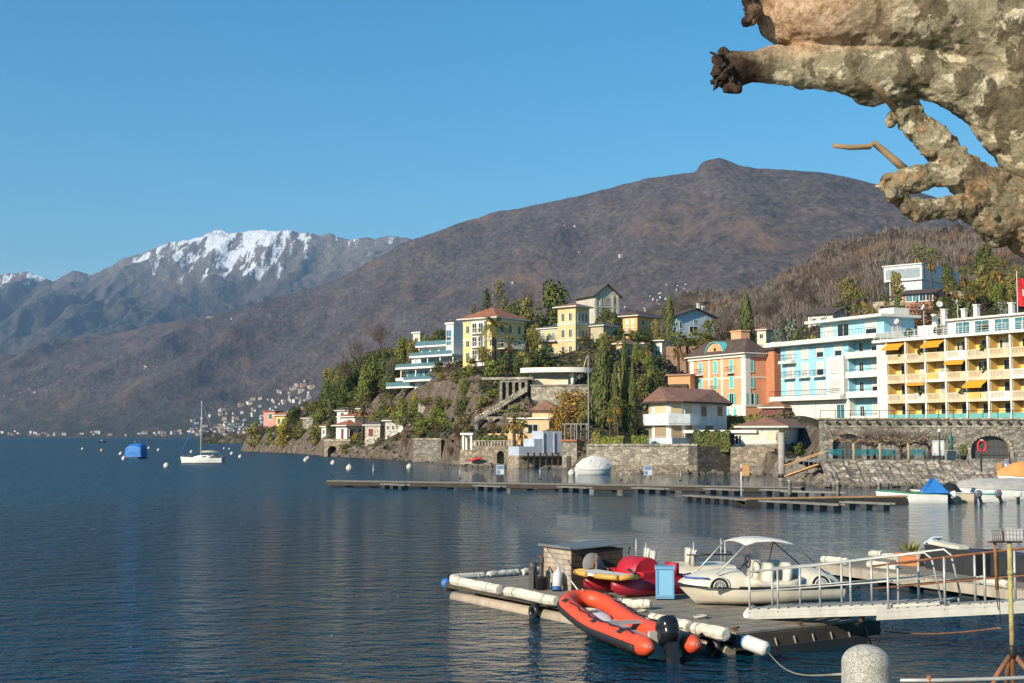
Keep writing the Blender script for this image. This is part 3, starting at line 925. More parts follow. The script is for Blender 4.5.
# ------------------------------------------------------------------ orange palazzo
def palazzo():
 b = Bld('palazzo', 'orange palazzo with white pilasters, turquoise shutters and a round-topped gable', 'mansion', 690.3, 745.6, 766, 419, 353.6, 216, 63)
 OR = plain('orange_render', (0.72, 0.36, 0.19), 0.85, dirt=0.15, scale=0.6)
 TQ = plain('turquoise_shutter', (0.13, 0.52, 0.50), 0.6)
 h, w, D = b.h, b.w, b.D
 b.wall(OR)
 # pilasters, bands and cornice
 tb = [('f', 0, 1.1, 0, .08, 2.35, h - .5), ('f', w - 1.1, w, 0, .08, 2.35, h - .5), ('f', w * .345, w * .375, 0, .07, 2.35, h - .5), ('f', w * .575, w * .605, 0, .07, 2.35, h - .5),
   ('f', -.1, w + .1, 0, .10, 2.0, 2.35), ('f', 0, w, 0, .06, -1.5, 2.0), ('f', -.3, w + .3, 0, .3, h - .5, h - .02), ('r', 0, 1.0, 0, .08, 2.35, h - .5), ('r', -.1, D, 0, .1, 2.0, 2.35),
   ('r', 0, D, 0, .25, h - .5, h - .02), ('f', 1.1, w - 1.1, 0, .05, h * .63, h * .655), ('r', 1.0, D, 0, .06, h * .63, h * .655)]
 b.trim(tb)
 us = [w * .20, w * .475, w * .76]
 for i, u in enumerate(us):
  b.win('f', u, h - 2.85, 1.0, 2.0, 'closed', shut=TQ)
  b.win('f', u, h - 5.5, 1.0, 1.9, 'closed', shut=TQ)
  b.win('f', u, h - 8.15, 1.05, 1.75, 'open', shut=TQ)
 b.win('f', us[2], .2, 1.05, 1.5, 'open', shut=TQ)
 b.win('f', us[0], .2, 1.05, 1.5, 'open', shut=TQ)
 b.balcony('f', us[0] - .9, us[0] + .9, h - 2.95, 0.8)
 b.balcony('f', us[2] - .9, us[2] + .9, h - 2.95, 0.8)
 b.balcony('f', us[1] - 1.0, us[1] + 1.0, h - 6.0, 0.8)
 for z, st in ((h - 2.85, 'closed'), (h - 5.5, 'closed'), (h - 8.2, 'open')):
  b.win('r', D * .27, z, 1.0, 1.7, st, shut=TQ)
 r = b.hip(T_BROWN, 2.6, 0.75, ridge=1.0)
 # round-topped gable over the front
 g = MB()
 c = w * .475; rad = 2.6
 pts = [(c + rad * math.cos(a), h + .1 + 1.05 * rad * .82 * math.sin(a)) for a in [math.pi * k / 14 for k in range(15)]]
 g.loft([[Vector((x, -.05, z)) for x, z in pts], [Vector((x, 2.6, z)) for x, z in pts]], 0, False)
 gd = g.build('gable', OR, b.root)
 e = MB()
 for k in range(14):
  (x0, z0), (x1, z1) = pts[k], pts[k + 1]
  e.bar((x0, 1.2, z0 + .06), (x1, 1.2, z1 + .06), 3.1, .14)
 e.build('gable_cap', TQ, gd)
 q = MB(); q.lathe([(0.0, -.02), (.30, -.02), (.30, .06), (.0, .06)], (c, -.08, h + 1.15), 12, axis=Matrix.Rotation(R(90), 3, 'X'))
 q.build('round_window', GLASS, gd)
 ch = MB(); ch.box(c - .2, c + 2.6, 3.4, 5.2, h + .8, h + 4.2); ch.box(c - .35, c + 2.75, 3.25, 5.35, h + 4.2, h + 4.4)
 ch.build('chimney', OR, r)
 # taller rear wing
 ro = plain('brick_orange_render', (0.50, 0.20, 0.105), 0.85, dirt=0.2)
 rw = MB(); rw.box(w - 1.5, w + 2.2, D + .02, D + 6, -3, h + .7)
 rw.build('rear_wing', ro, b.root)
 b.gable(T_BROWN, ro, 1.0, .4, 'x', w - 1.5, w + 2.2, D + .05, D + 6, h + .7)
 for z in (1.2, 4.4, 7.6): b.win('r', D + 2.0, z, .8, 1.3, v=2.2)
palazzo()
# ------------------------------------------------------------------ blue hotel
def blue_hotel():
 BL = plain('sky_blue_render', (0.31, 0.56, 0.67), 0.8, dirt=0.12, scale=0.6)
 PW = plain('pale_panel', (0.74, 0.70, 0.61), 0.7, var=0.06)
 LS = plain('light_roller_blind', (0.55, 0.53, 0.50), 0.7, var=0.1)
 b = Bld('hotel', 'sky blue hotel with white balconies and a flat white roof slab', 'hotel', 781, 849, 875, 420, 341, 195, 62, D=8)
 h, w, D = b.h, b.w, b.D
 H = h
 b.wall(BL, z0=3.05)
 gw = MB(); gw.box(0.02, w - .02, .03, D - .02, -3, 3.05); gw.build('ground_storey', PW, b.root)
 # ground storey
 b.trim([('f', -1.2, w - .4, 0.0, 1.4, 3.05, 3.75), ('f', 0, .35, 0, .1, -1, 3.04), ('f', w * .23, w * .26, 0, .1, -1, 3.04), ('f', w * .49, w * .52, 0, .1, -1, 3.04), ('f', w * .77, w * .79, 0, .1, -1, 3.04)], name='balcony_slab')
 rl = MB()
 b.fb(rl, 'f', -1.2, w - .4, 1.36, 1.40, 4.55, 4.62)
 for k in range(40): b.fb(rl, 'f', -1.2 + k * (w + .8) / 40, -1.17 + k * (w + .8) / 40, 1.37, 1.39, 3.755, 4.55)
 rl.build('railing', IRON, b.root)
 for f0 in (.125, .375, .645): b.win('f', w * f0, .25, w * .2, 2.3, 'closed', shut=PW)
 b.win('f', w * .88, .1, 1.6, 2.2, 'plain', glass=GLASS_B)
 us = [w * .15, w * .375, w * .60, w * .86]
 z2, z3, z4 = 3.8, 6.65, 9.4
 for i, u in enumerate(us):
  if i < 3:
   b.win('f', u, z2 + .1, 1.5, 2.0, 'closed', shut=LS)
   b.win('f', u, z3 + .2, 1.45, 1.9, 'half' if i == 2 else 'closed', shut=LS)
  b.win('f', u, z4 + .15, 1.45, 1.65, 'closed' if i < 2 else 'half', shut=LS)
 for u in us[:3]: b.balcony('f', u - 1.25, u + 1.25, z3, .9, 'iron')
 b.balcony('f', us[0] - 1.6, us[0] + 1.5, z4 - .1, 1.1, 'iron', slab=.45)
 # white oriel
 o = MB(); b.fb(o, 'f', w * .74, w * .985, 0.002, .8, 3.76, z4)
 o.build('oriel', TRIM, b.root)
 for z in (4.3, 7.1): b.win('f', w * .865, z, 1.9, 1.7, 'closed', shut=LS, v=.8)
 # loggia wing to the right: real floors, walls and balconies
 x0 = w + .02; x1 = w + 7.2
 wb = MB(); wb.box(x0, x1, 1.3, D, -3, h - .02); wb.build('side_wing', BL, b.root)
 cu = MB(); cu.box(x1 - .5, x1, -.6, 1.29, -3, h - .03); cu.build('corner_pier', TRIM, b.root)
 for i, z in enumerate((0.2, 3.75, 6.65, 9.5)):
  m = MB(); m.box(x0 + .01, x1 - .52, -.7, 1.28, z - .55, z - .35); m.box(x0 + .01, x1 - .52, -.7, -.58, z - .349, z + .35)
  bo = m.build('balcony', TRIM, b.root)
  r = MB(); r.box(x0 + .02, x1 - .55, -.66, -.62, z + .62, z + .67)
  for k in range(16): r.box(x0 + .1 + k * .4, x0 + .13 + k * .4, -.65, -.63, z + .351, z + .62)
  r.build('railing', IRON, bo)
  b.win('f', w + 4.6, z + .1, 2.2, 2.1, 'closed' if i in (0, 2) else 'half', shut=LS, v=-1.3)
  b.win('f', w + 1.3, z + .3, .8, 1.5, 'plain', v=-1.3)
 # roof slab, penthouse
 s = MB(); s.box(-2.2, x1 + .1, -1.5, D + .5, h, h + .65); s.build('roof_slab', TRIM, b.root)
 rr = MB()
 for k in range(30):
  xx = 4.5 + k * (x1 - 5) / 29; rr.box(xx - .015, xx + .015, -1.35, -1.32, h + .651, h + 1.5)
 rr.box(4.3, x1, -1.36, -1.31, h + 1.5, h + 1.55)
 rr.build('railing', IRON, b.root)
 p = MB(); p.box(7.5, x1 - 1.5, 1.6, D - .5, h + .655, h + 3.2); p.build('penthouse', BL, b.root)
 ps = MB(); ps.box(5.5, x1 - .6, .2, D, h + 3.2, h + 3.6); ps.box(x1 - 5, x1 - 2, 4, 7, h + 3.605, h + 4.7); ps.build('penthouse_roof', TRIM, b.root)
 for u, ww, st in ((9.3, 1.8, 'closed'), (12.6, 2.4, 'plain'), (18.5, 2.2, 'half')): b.win('f', u, h + .75, ww, 2.0, st, shut=LS, v=-1.6)
 b.win('r', 4.0, h + .9, 1.6, 1.8, 'closed', shut=LS, v=5.7)
blue_hotel()
# ------------------------------------------------------------------ yellow hotel
def yellow_hotel():
 YE = plain('golden_render', (0.86, 0.54, 0.15), 0.85, dirt=0.15)
 OW = plain('off_white_render', (0.70, 0.67, 0.60), 0.75, dirt=0.2, scale=0.8)
 AW = plain('orange_awning', (0.72, 0.31, 0.015), 0.8, var=0.08)
 AQ = plain('aqua_glass', (0.16, 0.42, 0.38), 0.2)
 TP = plain('cream_tarpaulin', (0.70, 0.50, 0.25), 0.8)
 d0 = 198
 th = 57
 b = Bld('hotel', 'golden yellow hotel with white bays, orange awnings and a roof terrace', 'hotel', 877, 1058, None, 419.5, 336, 163, th, D=13)
 # left end sits at px 877
 w, D = b.w, b.D
 fl = 2.76
 nb = 8
 e = 3.7                                            # blank strip at the left end
 bw = (w - e + 1.9) / nb
 h = 4 * fl + .25
 rec = 1.6
 core = MB(); core.box(0.3, w, rec, D, -3, h - .3); core.build('wall', YE, b.root)
 lw_ = MB(); lw_.box(0, .3, .02, D, -3, h - .3); lw_.box(.3, e - 1.9, .02, rec - .01, -3, h - .3); lw_.build('end_wall', OW, b.root)
 xs = [e - 1.9 + bw * i for i in range(nb + 1)]
 for i, x in enumerate(xs):
  m = MB(); m.box(x + .002, x + .26, -.25, rec - .02, -3, h - .3)
  dv = m.build('pier', OW, b.root)
  if i < nb:
   y = MB(); y.box(x + .262, x + .30, .05, rec - .03, .1, h - .32); y.build('pier_lining', YE, dv)
 for k in range(1, 4):
  z = k * fl
  m = MB(); m.box(e - 1.88, w + .2, -.1, rec - .015, z - .22, z); m.build('floor_slab', OW, b.root)
 rs = MB(); rs.box(-.3, w + .5, -.6, D + .2, h - .28, h + .1); rs.build('roof_slab', OW, b.root)
 gf = MB()
 for i in range(nb): gf.box(xs[i] + .31, xs[i + 1] - .02, -.12, -.08, .05, .95)
 gf.build('glass_parapet', AQ, b.root)
 rnd = random.Random(3)
 awn = {(0, 3): 1, (2, 3): 1, (3, 2): .55, (4, 1): 1.1, (1, 1): .25, (0, 2): 0}
 tarp = {(2, 2), (4, 1)}
 OP = plain('cream_parapet', (.62, .51, .34), .75, dirt=.25, scale=.8)
 LS = plain('grey_roller_blind', (0.42, 0.38, 0.34), 0.7)
 LW = plain('light_roller_blind_b', (0.62, 0.58, 0.52), 0.7)
 PL = leaf_mat('balcony_leaf', (0.03, 0.055, 0.015), (0.08, 0.09, 0.03))
 for i in range(nb):
  x0, x1 = xs[i] + .31, xs[i + 1]
  for k in range(4):
   z = k * fl
   if k > 0:
    # parapet: two solid ends and slats between
    m = MB()
    m.box(x0 - .02, x1 - .02, -.32, -.2, z - .3, z + .16)
    m.box(x0 - .02, x1 - .02, -.32, -.2, z + .78, z + .95)
    m.box(x1 - .9, x1 - .02, -.318, -.202, z + .16, z + .78); m.box(x0 - .02, x0 + .25, -.318, -.202, z + .16, z + .78)
    n = 9
    for q in range(n):
     xx = x0 + .35 + (x1 - x0 - 1.35) * q / (n - 1)
     m.box(xx - .045, xx + .045, -.31, -.21, z + .16, z + .78)
    bo = m.build('balcony', OP if (i * 3 + k) % 4 else OW, b.root)
    back = MB(); back.box(x0 + .2, x1 - .85, -.198, -.17, z + .17, z + .77)
    back.build('parapet_panel', TP if (i + k) % 3 != 1 else (AW if (i, k) in tarp else LW), bo)
    if (i, k) in tarp:
     t_ = MB(); t_.box(x0 + .1, x1 - 1.1, -.35, -.325, z + .1, z + .9); t_.build('banner', plain('orange_cloth', (.8, .45, .12), .8), bo)
    if rnd.random() < .35:
     pm = MB(); leaf_ball(pm, Vector((x1 - .6, -.1, z + 1.1)), .55, 60, .22, rnd); pm.build('balcony_plant', PL, bo)
   st = rnd.choice(['closed', 'half', 'plain', 'plain'])
   b.win('f', x0 + (x1 - x0) * .62, z + .12, 1.9, 2.1, st if k else 'plain', shut=rnd.choice([LS, LW]), v=-rec)
   if k and rnd.random() < .55: b.win('f', x0 + .75, z + .12, .7, 2.0, 'plain', v=-rec)
   if (i, k) in awn and awn[(i, k)] > 0:
    a = awn[(i, k)]; zt = z + fl - .3; L = 1.25 * a
    m = MB()
    p = [Vector((x0 - .05, -.05, zt)), Vector((x1 - .05, -.05, zt)), Vector((x1 - .05, -.05 - L, zt - .75 * a)), Vector((x0 - .05, -.05 - L, zt - .75 * a))]
    up = Vector((0, -.02, .05))
    m.add(p + [q + up for q in p], [(0, 1, 2, 3), (7, 6, 5, 4), (0, 4, 5, 1), (1, 5, 6, 2), (2, 6, 7, 3), (3, 7, 4, 0)])
    m.box(x0 - .05, x1 - .05, -.07 - L, -.05 - L, zt - .75 * a - .2, zt - .75 * a)
    m.build('awning', AW, b.root)
 # roof terrace: rail, chimneys, dishes, glazed rooms
 r = MB()
 for z in (.35, .65, .95, 1.1): r.box(-.2, w, -.5, -.46, h + z, h + z + .035)
 for k in range(int(w / 1.2)): r.box(k * 1.2, k * 1.2 + .05, -.5, -.46, h + .1, h + 1.12)
 r.build('railing', WHITE, b.root)
 g = MB(); g.box(9.5, w - 2, 3.5, 9, h + .1, h + 2.3); g.build('roof_room', OW, b.root)
 g = MB(); g.box(9.2, w - 1.6, 3.0, 9.4, h + 2.3, h + 2.55); g.build('roof_room_slab', OW, b.root)
 g = MB(); g.box(5.2, 8.6, 2.5, 6.5, h + .1, h + 1.9); g.build('stair_head', WHITE, b.root)
 for k in range(5): b.win('f', 12.0 + k * 3.1, h + .4, 2.2, 1.6, 'plain', glass=GLASS_B, v=-3.5)
 for x, hh in ((6.6, 3.4), (8.2, 4.0), (11.5, 3.8), (13.5, 4.2), (19.0, 4.0), (25, 3.9)):
  g = MB(); g.box(x - .28, x + .28, 4.2, 4.8, h + .12, h + hh); g.box(x - .4, x + .4, 4.1, 4.9, h + hh, h + hh + .14); g.build('chimney', WHITE, b.root)
 for x, y, z, a, rr in ((3.2, .6, 2.6, 0, .42), (7.3, 1.2, 4.3, -20, .42), (9.3, 2.2, 4.6, 50, .45), (12.7, 1.5, 4.6, -60, .4)):
  g = MB()
  M_ = Matrix.Rotation(R(a), 3, 'Z') @ Matrix.Rotation(R(68), 3, 'X')
  g.lathe([(0.01, -.16), (rr * .5, -.12), (rr, .06), (rr * .98, .08), (rr * .5, -.09), (0.01, -.13)], (x, y, h + z), 16, axis=M_)
  g.tube([(x, y + .12, h + .1), (x, y + .12, h + z)], .05, 6)
  g.tube([Vector((x, y, h + z)), Vector((x, y, h + z)) + M_ @ Vector((0, .1, .75))], .025, 5)
  g.build('satellite_dish', plain('dish_grey', (.5, .5, .48), .6), b.root)
 for x, y in ((5.5, .3), (10.4, .4), (17.5, .5)):
  g = MB(); leaf_ball(g, Vector((x, y, h + .9)), .6, 70, .25, rnd); g.build('roof_plant', PL, b.root)
yellow_hotel()
# ------------------------------------------------------------------ villa with the polygonal front
def poly_villa():
 d = 160
 z0, ze = zpy(444, d), zpy(403.3, d)
 c = Vector((px_x(690, 165), 165, z0))
 r = empty('villa', c, -R(50), 'white villa with a polygonal shuttered front and flat tiled roof above the sea wall', 'villa')
 h = ze - z0
 def loc(px, dd):
  p = Vector((px_x(px, dd), dd, 0)) - Vector((c.x, c.y, 0))
  return Matrix.Rotation(R(50), 3, 'Z') @ p
 P2 = [loc(649, 163), loc(653, 160.5), loc(669, 158.5), loc(683.5, 159.0), loc(693, 160.5), loc(727, 168), loc(727, 176), loc(651, 172)]
 poly = [(p.x, p.y) for p in P2]
 WALL = plain('white_villa_wall', (0.66, 0.66, 0.64), 0.8, dirt=.1)
 SH1 = plain('beige_roller_shutter', (0.60, 0.46, 0.27), 0.7, var=.08)
 SH2 = plain('brown_roller_shutter', (0.30, 0.215, 0.125), 0.7, var=.08)
 mb = MB(); mb.prism(poly, -2, h); mb.build('wall', WALL, r)
 def off(poly, k):
  cx = sum(p[0] for p in poly) / len(poly); cy = sum(p[1] for p in poly) / len(poly)
  out = []
  for x, y in poly:
   v = Vector((x - cx, y - cy)); out.append((x + v.normalized().x * k, y + v.normalized().y * k))
  return out, (cx, cy)
 o1, ctr = off(poly, .9)
 rf = MB(); rf.prism(o1, h, h + .22, 1)
 o2 = [(x, y, h + .224) for x, y in o1]
 ap = Vector(((P2[2].x + P2[7].x) / 2, (P2[2].y + P2[7].y) / 2, h + 2.2)); ap2 = Vector(((P2[5].x + P2[6].x) / 2 * .8 + ap.x * .2, (P2[5].y + P2[6].y) / 2 * .8 + ap.y * .2, h + 2.0))
 n = len(o2)
 for i in range(n):
  a, b_ = Vector(o2[i]), Vector(o2[(i + 1) % n])
  if i in (0, 1, 2, 3, 7): rf.face([a, b_, ap], 0)
  elif i == 4 or i == 6: rf.face([a, b_, ap2 if i == 4 else ap, ap if i == 4 else ap2], 0)
  else: rf.face([a, b_, ap2], 0)
 rf.build('roof', [T_OLD, DARKW], r)
 # balcony band and terrace slab round the front
 o3, _ = off([poly[i] for i in (0, 1, 2, 3, 4)], .9)
 for zz, hh, nm in ((h * .5, 1.15, 'balcony_band'),):
  m = MB()
  pts = [poly[0]] + o3 + [poly[4]]
  for i in range(1, len(o3)):
   a, b_ = Vector((o3[i - 1][0], o3[i - 1][1], zz)), Vector((o3[i][0], o3[i][1], zz))
   m.bar(a + Vector((0, 0, hh / 2)), b_ + Vector((0, 0, hh / 2)), .15, hh)
  m.prism([(p[0], p[1]) for p in o3] + [poly[4], poly[3], poly[2], poly[1], poly[0]], zz - .2, zz - .003)
  m.build(nm, WALL, r)
 def facewin(i, f, z, ww, hh, mat, shut=True):
  a, b_ = Vector((*poly[i], 0)), Vector((*poly[(i + 1) % n], 0))
  p = a.lerp(b_, f); t = (b_ - a).normalized(); nn = Vector((t.y, -t.x, 0))
  M_ = Matrix((t, nn, Vector((0, 0, 1)))).transposed()
  fr = MB(); fr.obox(p + nn * .02 + Vector((0, 0, z + hh / 2)), (ww + .2, .12, hh + .2), M_); o = fr.build('window', TRIM, r)
  q = MB(); q.obox(p + nn * .06 + Vector((0, 0, z + hh / 2)), (ww, .08, hh), M_); q.build('shutter' if shut else 'pane', mat, o)
 for (i, f, ww) in ((0, .5, 1.6), (1, .5, 4.6 * .42), (2, .5, 1.9), (3, .5, 1.6)):
  L = (Vector(poly[i]) - Vector(poly[(i + 1) % n])).length
  facewin(i, .5, h * .5 + 1.25, L * .72, 1.35, SH1)
  facewin(i, .5, .45, L * .72, 2.2, SH2)
 facewin(4, .30, h * .5 + .9, 1.4, 1.5, GLASS, False); facewin(4, .78, h * .5 + 1.0, 1.3, 1.5, GLASS, False); facewin(4, .45, .6, 2.2, 1.6, GLASS, False)
 # curved terrace with a pale railing in front
 m = MB()
 tp = [loc(641, 159), loc(652, 154.6), loc(672, 153.4), loc(688, 155.4), loc(697, 158), loc(690, 162), loc(650, 163)]
 m.prism([(p.x, p.y) for p in tp], -.55, -.1); t = m.build('terrace', TRIM, r)
 m = MB()
 for i in range(4):
  a, b_ = tp[i].copy(), tp[i + 1].copy(); a.z = b_.z = .85
  m.bar(a, b_, .06, .06)
  a.z = b_.z = .35; m.bar(a, b_, .03, .75)
 m.build('railing', plain('pale_glass_rail', (.52, .56, .58), .25), t)
poly_villa()
# ------------------------------------------------------------------ low white house with tiled roof on the quay
def low_house():
 b = Bld('house', 'low white house with hipped tile roof next to the arched wall', 'house', 741, 783, 822, 444, 427.5, 152, 20, below=4.5)
 b.wall(WHITE)
 b.hip(T_OLD, 1.1, .7)
 LS = plain('cream_roller_shutter', (.66, .55, .40), .7)
 b.win('f', b.w * .35, .3, 1.1, 1.35, 'closed', shut=LS); b.win('f', b.w * .72, .3, 1.5, 1.35, 'closed', shut=LS)
 b.win('r', b.D * .88, .35, 1.2, .9, 'closed', shut=plain('grey_shutter', (.2, .2, .2), .6))
 base = MB(); base.box(-.1, b.w + .1, -.1, b.D + .1, -4.5, -.02); base.build('plinth', ST_GREY, b.root)
 d = MB()
 d.box(b.w * .45, b.w * .8, -.16, -.02, -3.4, -1.6)
 d.build('door_surround', ST_PALE, b.root)
 q = MB(); q.box(b.w * .5, b.w * .75, -.22, -.165, -3.4, -1.75); q.build('door', DARKW, b.root)
low_house()
def conservatory():
 b = Bld('conservatory', 'white glazed veranda between the hedge and the low tiled house', 'veranda', 735, 755.5, 764, 446, 433, 153, 20, D=4, below=.4)
 m = MB(); m.box(.1, b.w - .1, .1, b.D, -.4, b.h); m.build('glazing', GLASS, b.root)
 f = MB()
 for k in range(7):
  x = b.w * k / 6; f.box(x - .05, x + .05, 0, .098, -.4, b.h)
 f.box(-.06, b.w + .06, -.01, .097, -.4, .25); f.box(-.06, b.w + .06, -.012, .096, b.h * .8, b.h * .86)
 f.build('frame', TRIM, b.root)
 m = MB(); m.box(-6, b.w + .2, -.4, b.D + .3, b.h, b.h + .35); m.build('roof', WHITE, b.root)
conservatory()
# ------------------------------------------------------------------ villas on the hill
def yellow_villa():
 Y = plain('warm_yellow_render', (0.72, 0.53, 0.22), 0.85, dirt=.12, scale=.5)
 b = Bld('villa', 'tall yellow villa with red hipped roof and white loggia tower', 'villa', 463, 496, 524, 361, 318, 238, 38)
 h, w, D = b.h, b.w, b.D
 b.wall(Y)
 b.hip(T_RED, 2.3, .85)
 b.trim([('f', -.05, w + .05, 0, .12, h - .45, h - .02), ('r', -.05, D, 0, .12, h - .45, h - .02), ('f', 0, w, 0, .06, h * .5, h * .5 + .25), ('r', 0, D, 0, .06, h * .5, h * .5 + .25)])
 lo = MB(); b.fb(lo, 'f', w * .34, w * .72, 0.001, .7, -1, h - .46)
 lo.build('loggia', TRIM, b.root)
 for z in (.4, h * .36, h * .68):
  for u in (.43, .62): b.win('f', w * u, z, .95, 1.65, 'plain', v=.7)
  b.balcony('f', w * .35, w * .71, z - .15, 1.3, 'white', mat=TRIM)
  b.win('f', w * .15, z, .7, 1.3); b.win('f', w * .87, z, .7, 1.3)
 for z in (.4, h * .36, h * .68):
  for u in (.2, .5, .82): b.win('r', D * u, z, .8, 1.4)
 b.balcony('r', D * .05, D * .8, h * .30, 1.6, 'white', mat=TRIM)
yellow_villa()
def tower_villa():
 C1 = plain('pale_yellow_render', (0.66, 0.50, 0.25), 0.85, dirt=.3, scale=.5)
 C2 = plain('grey_cream_render', (0.46, 0.40, 0.28), 0.85, dirt=.3, scale=.5)
 SHB = plain('grey_blue_shutter', (.24, .30, .32), .7)
 b = Bld('villa', 'cream villa with a square lookout tower and small balconies', 'villa', 538, 575, 594, 359, 327, 262, 42)
 h, w, D = b.h, b.w, b.D
 b.wall(C1); b.hip(T_GREY, 1.0, .6)
 tw0 = w * .62; th_ = h + 3.9
 t = MB(); t.box(tw0, w + .9, -.9, 3.4, -3, th_); t.build('tower', C1, b.root)
 b.hip(T_OLD, .9, .75, tw0, w + .9, -.9, 3.4, th_, name='tower_roof')
 for z in (1.0, 4.3, h + 1.2):
  for u in (.3, .72): b.win('f', tw0 + (w + .9 - tw0) * u, z, .7, 1.5, 'plain', v=.9)
  for u in (.2, 1.3, 2.4): b.win('r', u, z, .65, 1.5, 'plain', v=.9)
 for u in (.15, .42): b.win('f', w * u, 4.0, .85, 1.6, 'closed', shut=SHB); b.win('f', w * u, 1.0, .85, 1.5, 'closed', shut=SHB)
 b.balcony('f', w * .02, w * .55, 3.85, 1.0); b.balcony('r', -.7, 3.2, 4.1, 1.9, mat=C1)
 b.trim([('f', 0, w * .61, 0, .15, h - .4, h - .02), ('f', tw0 - .1, w + 1.0, .9, 1.0, h + .5, h + .8), ('r', -1.0, 3.4, .9, 1.0, h + .5, h + .8), ('f', tw0 - .1, w + 1.0, .9, 1.05, 3.5, 3.8)])
 g = MB(); g.box(w + .05, w + 4.4, 3.45, D + 2, -3, h + .2); g.build('side_wing', C2, b.root)
 b.hip(T_GREY, 1.0, .5, w + .05, w + 4.4, 3.45, D + 2, h + .2, name='wing_roof')
 for u in (.9, 2.4, 3.6): b.win('f', w + .2 + u, 2.0, .7, 1.4, 'closed', shut=SHB, v=-3.45)
tower_villa()
def church():
 CW = plain('church_render', (0.50, 0.46, 0.38), .9, var=.22, dirt=.3, scale=.8)
 b = Bld('church', 'tall grey stone church with a plain gabled front on the hilltop', 'church', 576, 594.8, 618.8, 328, 294.5, 322, 62, below=5)
 h, w, D = b.h, b.w, b.D
 b.wall(CW)
 b.gable(T_GREY, CW, 2.6, .7, 'x')
 tb = [('r', k * (D - .6), k * (D - .6) + .6, 0, .16, -3, h) for k in (0, .22, .78, 1)] + [('r', .6, D - .6, 0, .14, h * .62, h * .66), ('r', -.1, D + .1, 0, .2, -3, .4)]
 b.trim(tb, CW)
 for u in (.42, .5, .58): b.win('r', D * u, h * .72, .4, 1.6, frame=CW)
 b.win('r', D * .24, h * .72, .6, 1.6, frame=CW); b.win('r', D * .86, h * .72, .6, 1.6, frame=CW)
 m = MB(); b.fb(m, 'r', D * .42, D * .6, .0, .12, .4, 3.2); d = m.build('door', DARKW, b.root)
 m = MB(); b.fb(m, 'r', D * .38, D * .42, .0, .25, .4, 3.5); b.fb(m, 'r', D * .6, D * .64, .0, .25, .4, 3.5); b.fb(m, 'r', D * .36, D * .66, .0, .3, 3.5, 3.9); m.build('door_surround', CW, d)
church()
def orange_house():
 O = plain('apricot_render', (.70, .40, .15), .85, dirt=.1)
 b = Bld('house', 'apricot house with dark hipped roof below the church', 'house', 622.8, 637.3, 658.5, 334, 316, 285, 40, below=6)
 b.wall(O); b.hip(T_BROWN, 1.3, .8)
 b.rows('f', [b.w * .3, b.w * .7], [.5, 2.2], .7, 1.1, 'closed', shut=plain('pale_shutter', (.6, .55, .45), .7))
 b.balcony('f', .1, b.w - .1, .3, 1.0); b.win('r', b.D * .55, 2.0, .8, 1.1, 'closed', shut=plain('pale_shutter', (.6, .55, .45), .7)); b.win('r', b.D * .25, 2.0, .8, 1.1)
orange_house()
def chalet():
 Cw = plain('white_render_shade_tint', (.40, .52, .60), .85)  # walls are white; their bluish shade is painted into this colour
 b = Bld('chalet', 'gabled white chalet tinted blue grey for shade, with two white chimneys on the slope', 'house', 669, 676.5, 714, 333, 315.5, 330, 62, below=5)
 b.wall(Cw)
 b.gable(T_BROWN, Cw, 1.9, 1.0, 'x')
 rf = [c for c in b.root.children if c.name.startswith('roof')][0]
 b.chimney(rf, b.w * .5 + 1, b.D * .62, b.h + 1.6, .6, 1.7); b.chimney(rf, b.w * .5, b.D * .82, b.h + .9, .6, 1.9)
 b.win('r', b.D * .45, .4, 2.4, 1.4); b.win('r', b.D * .5, 2.6, .9, .9); b.win('r', b.D * .12, 1.2, .9, 1.6); b.win('r', b.D * .84, 2.0, .9, 1.3, 'open', shut=DARKW)
chalet()
def small_white():
 b = Bld('house', 'small white house with flat brown eave among the palms', 'house', 645, 662, 672, 357, 341, 272, 30, below=5)
 b.wall(WHITE); b.hip(T_OLD, .5, .8); b.win('f', b.w * .35, .5, 1.2, 1.4); b.win('f', b.w * .75, .4, 1.0, 1.8, glass=GLASS_B)
 b = Bld('cottage', 'tiny white cottage half hidden behind the cypress tips', 'house', 634, 643, 648, 354, 344, 268, 30, below=5)
 b.wall(WHITE); b.hip(T_OLD, .6, .5); b.win('f', b.w * .5, .4, .9, 1.1)
 b = Bld('house', 'ochre house half hidden behind tall cypresses', 'house', 616, 624, 636, 372, 344, 250, 40, below=5)
 b.wall(plain('ochre_render', (.6, .42, .2), .85, dirt=.2)); b.hip(T_OLD, .8, .6); b.rows('f', [b.w * .5], [.6, 3.2], .8, 1.3); b.rows('r', [b.D * .4], [.6, 3.2], .8, 1.3)
 b = Bld('garage', 'flat orange garage block left of the palazzo', 'garage', 668, 690, 700, 397, 375.5, 226, 30, below=4)
 b.wall(plain('orange_render_b', (.66, .33, .16), .85, dirt=.2)); m = MB(); m.box(-.3, b.w + .3, -.3, b.D, b.h, b.h + .3); m.build('roof_slab', plain('rusty_slab', (.3, .16, .1), .8), b.root)
 m = MB(); m.box(.3, b.w - .3, -.6, -.02, .2, 2.2); m.build('garage_door', DARKW, b.root)
 b = Bld('lean_to', 'low brown tiled lean-to between palazzo and blue hotel', 'shed', 762, 783, 790, 419, 408, 205, 40, below=3)
 b.wall(plain('dark_red_wall', (.16, .06, .045), .8)); b.hip(T_OLD, .8, .5)
 b = Bld('house', 'grey house peeping out behind the palazzo', 'house', 774, 781, 790, 372, 343, 246, 50, below=5)
 b.wall(plain('grey_house_wall', (.42, .44, .46), .8)); b.hip(T_GREY, .8, .5); b.rows('f', [b.w * .5], [1, 4], .8, 1.2)
small_white()
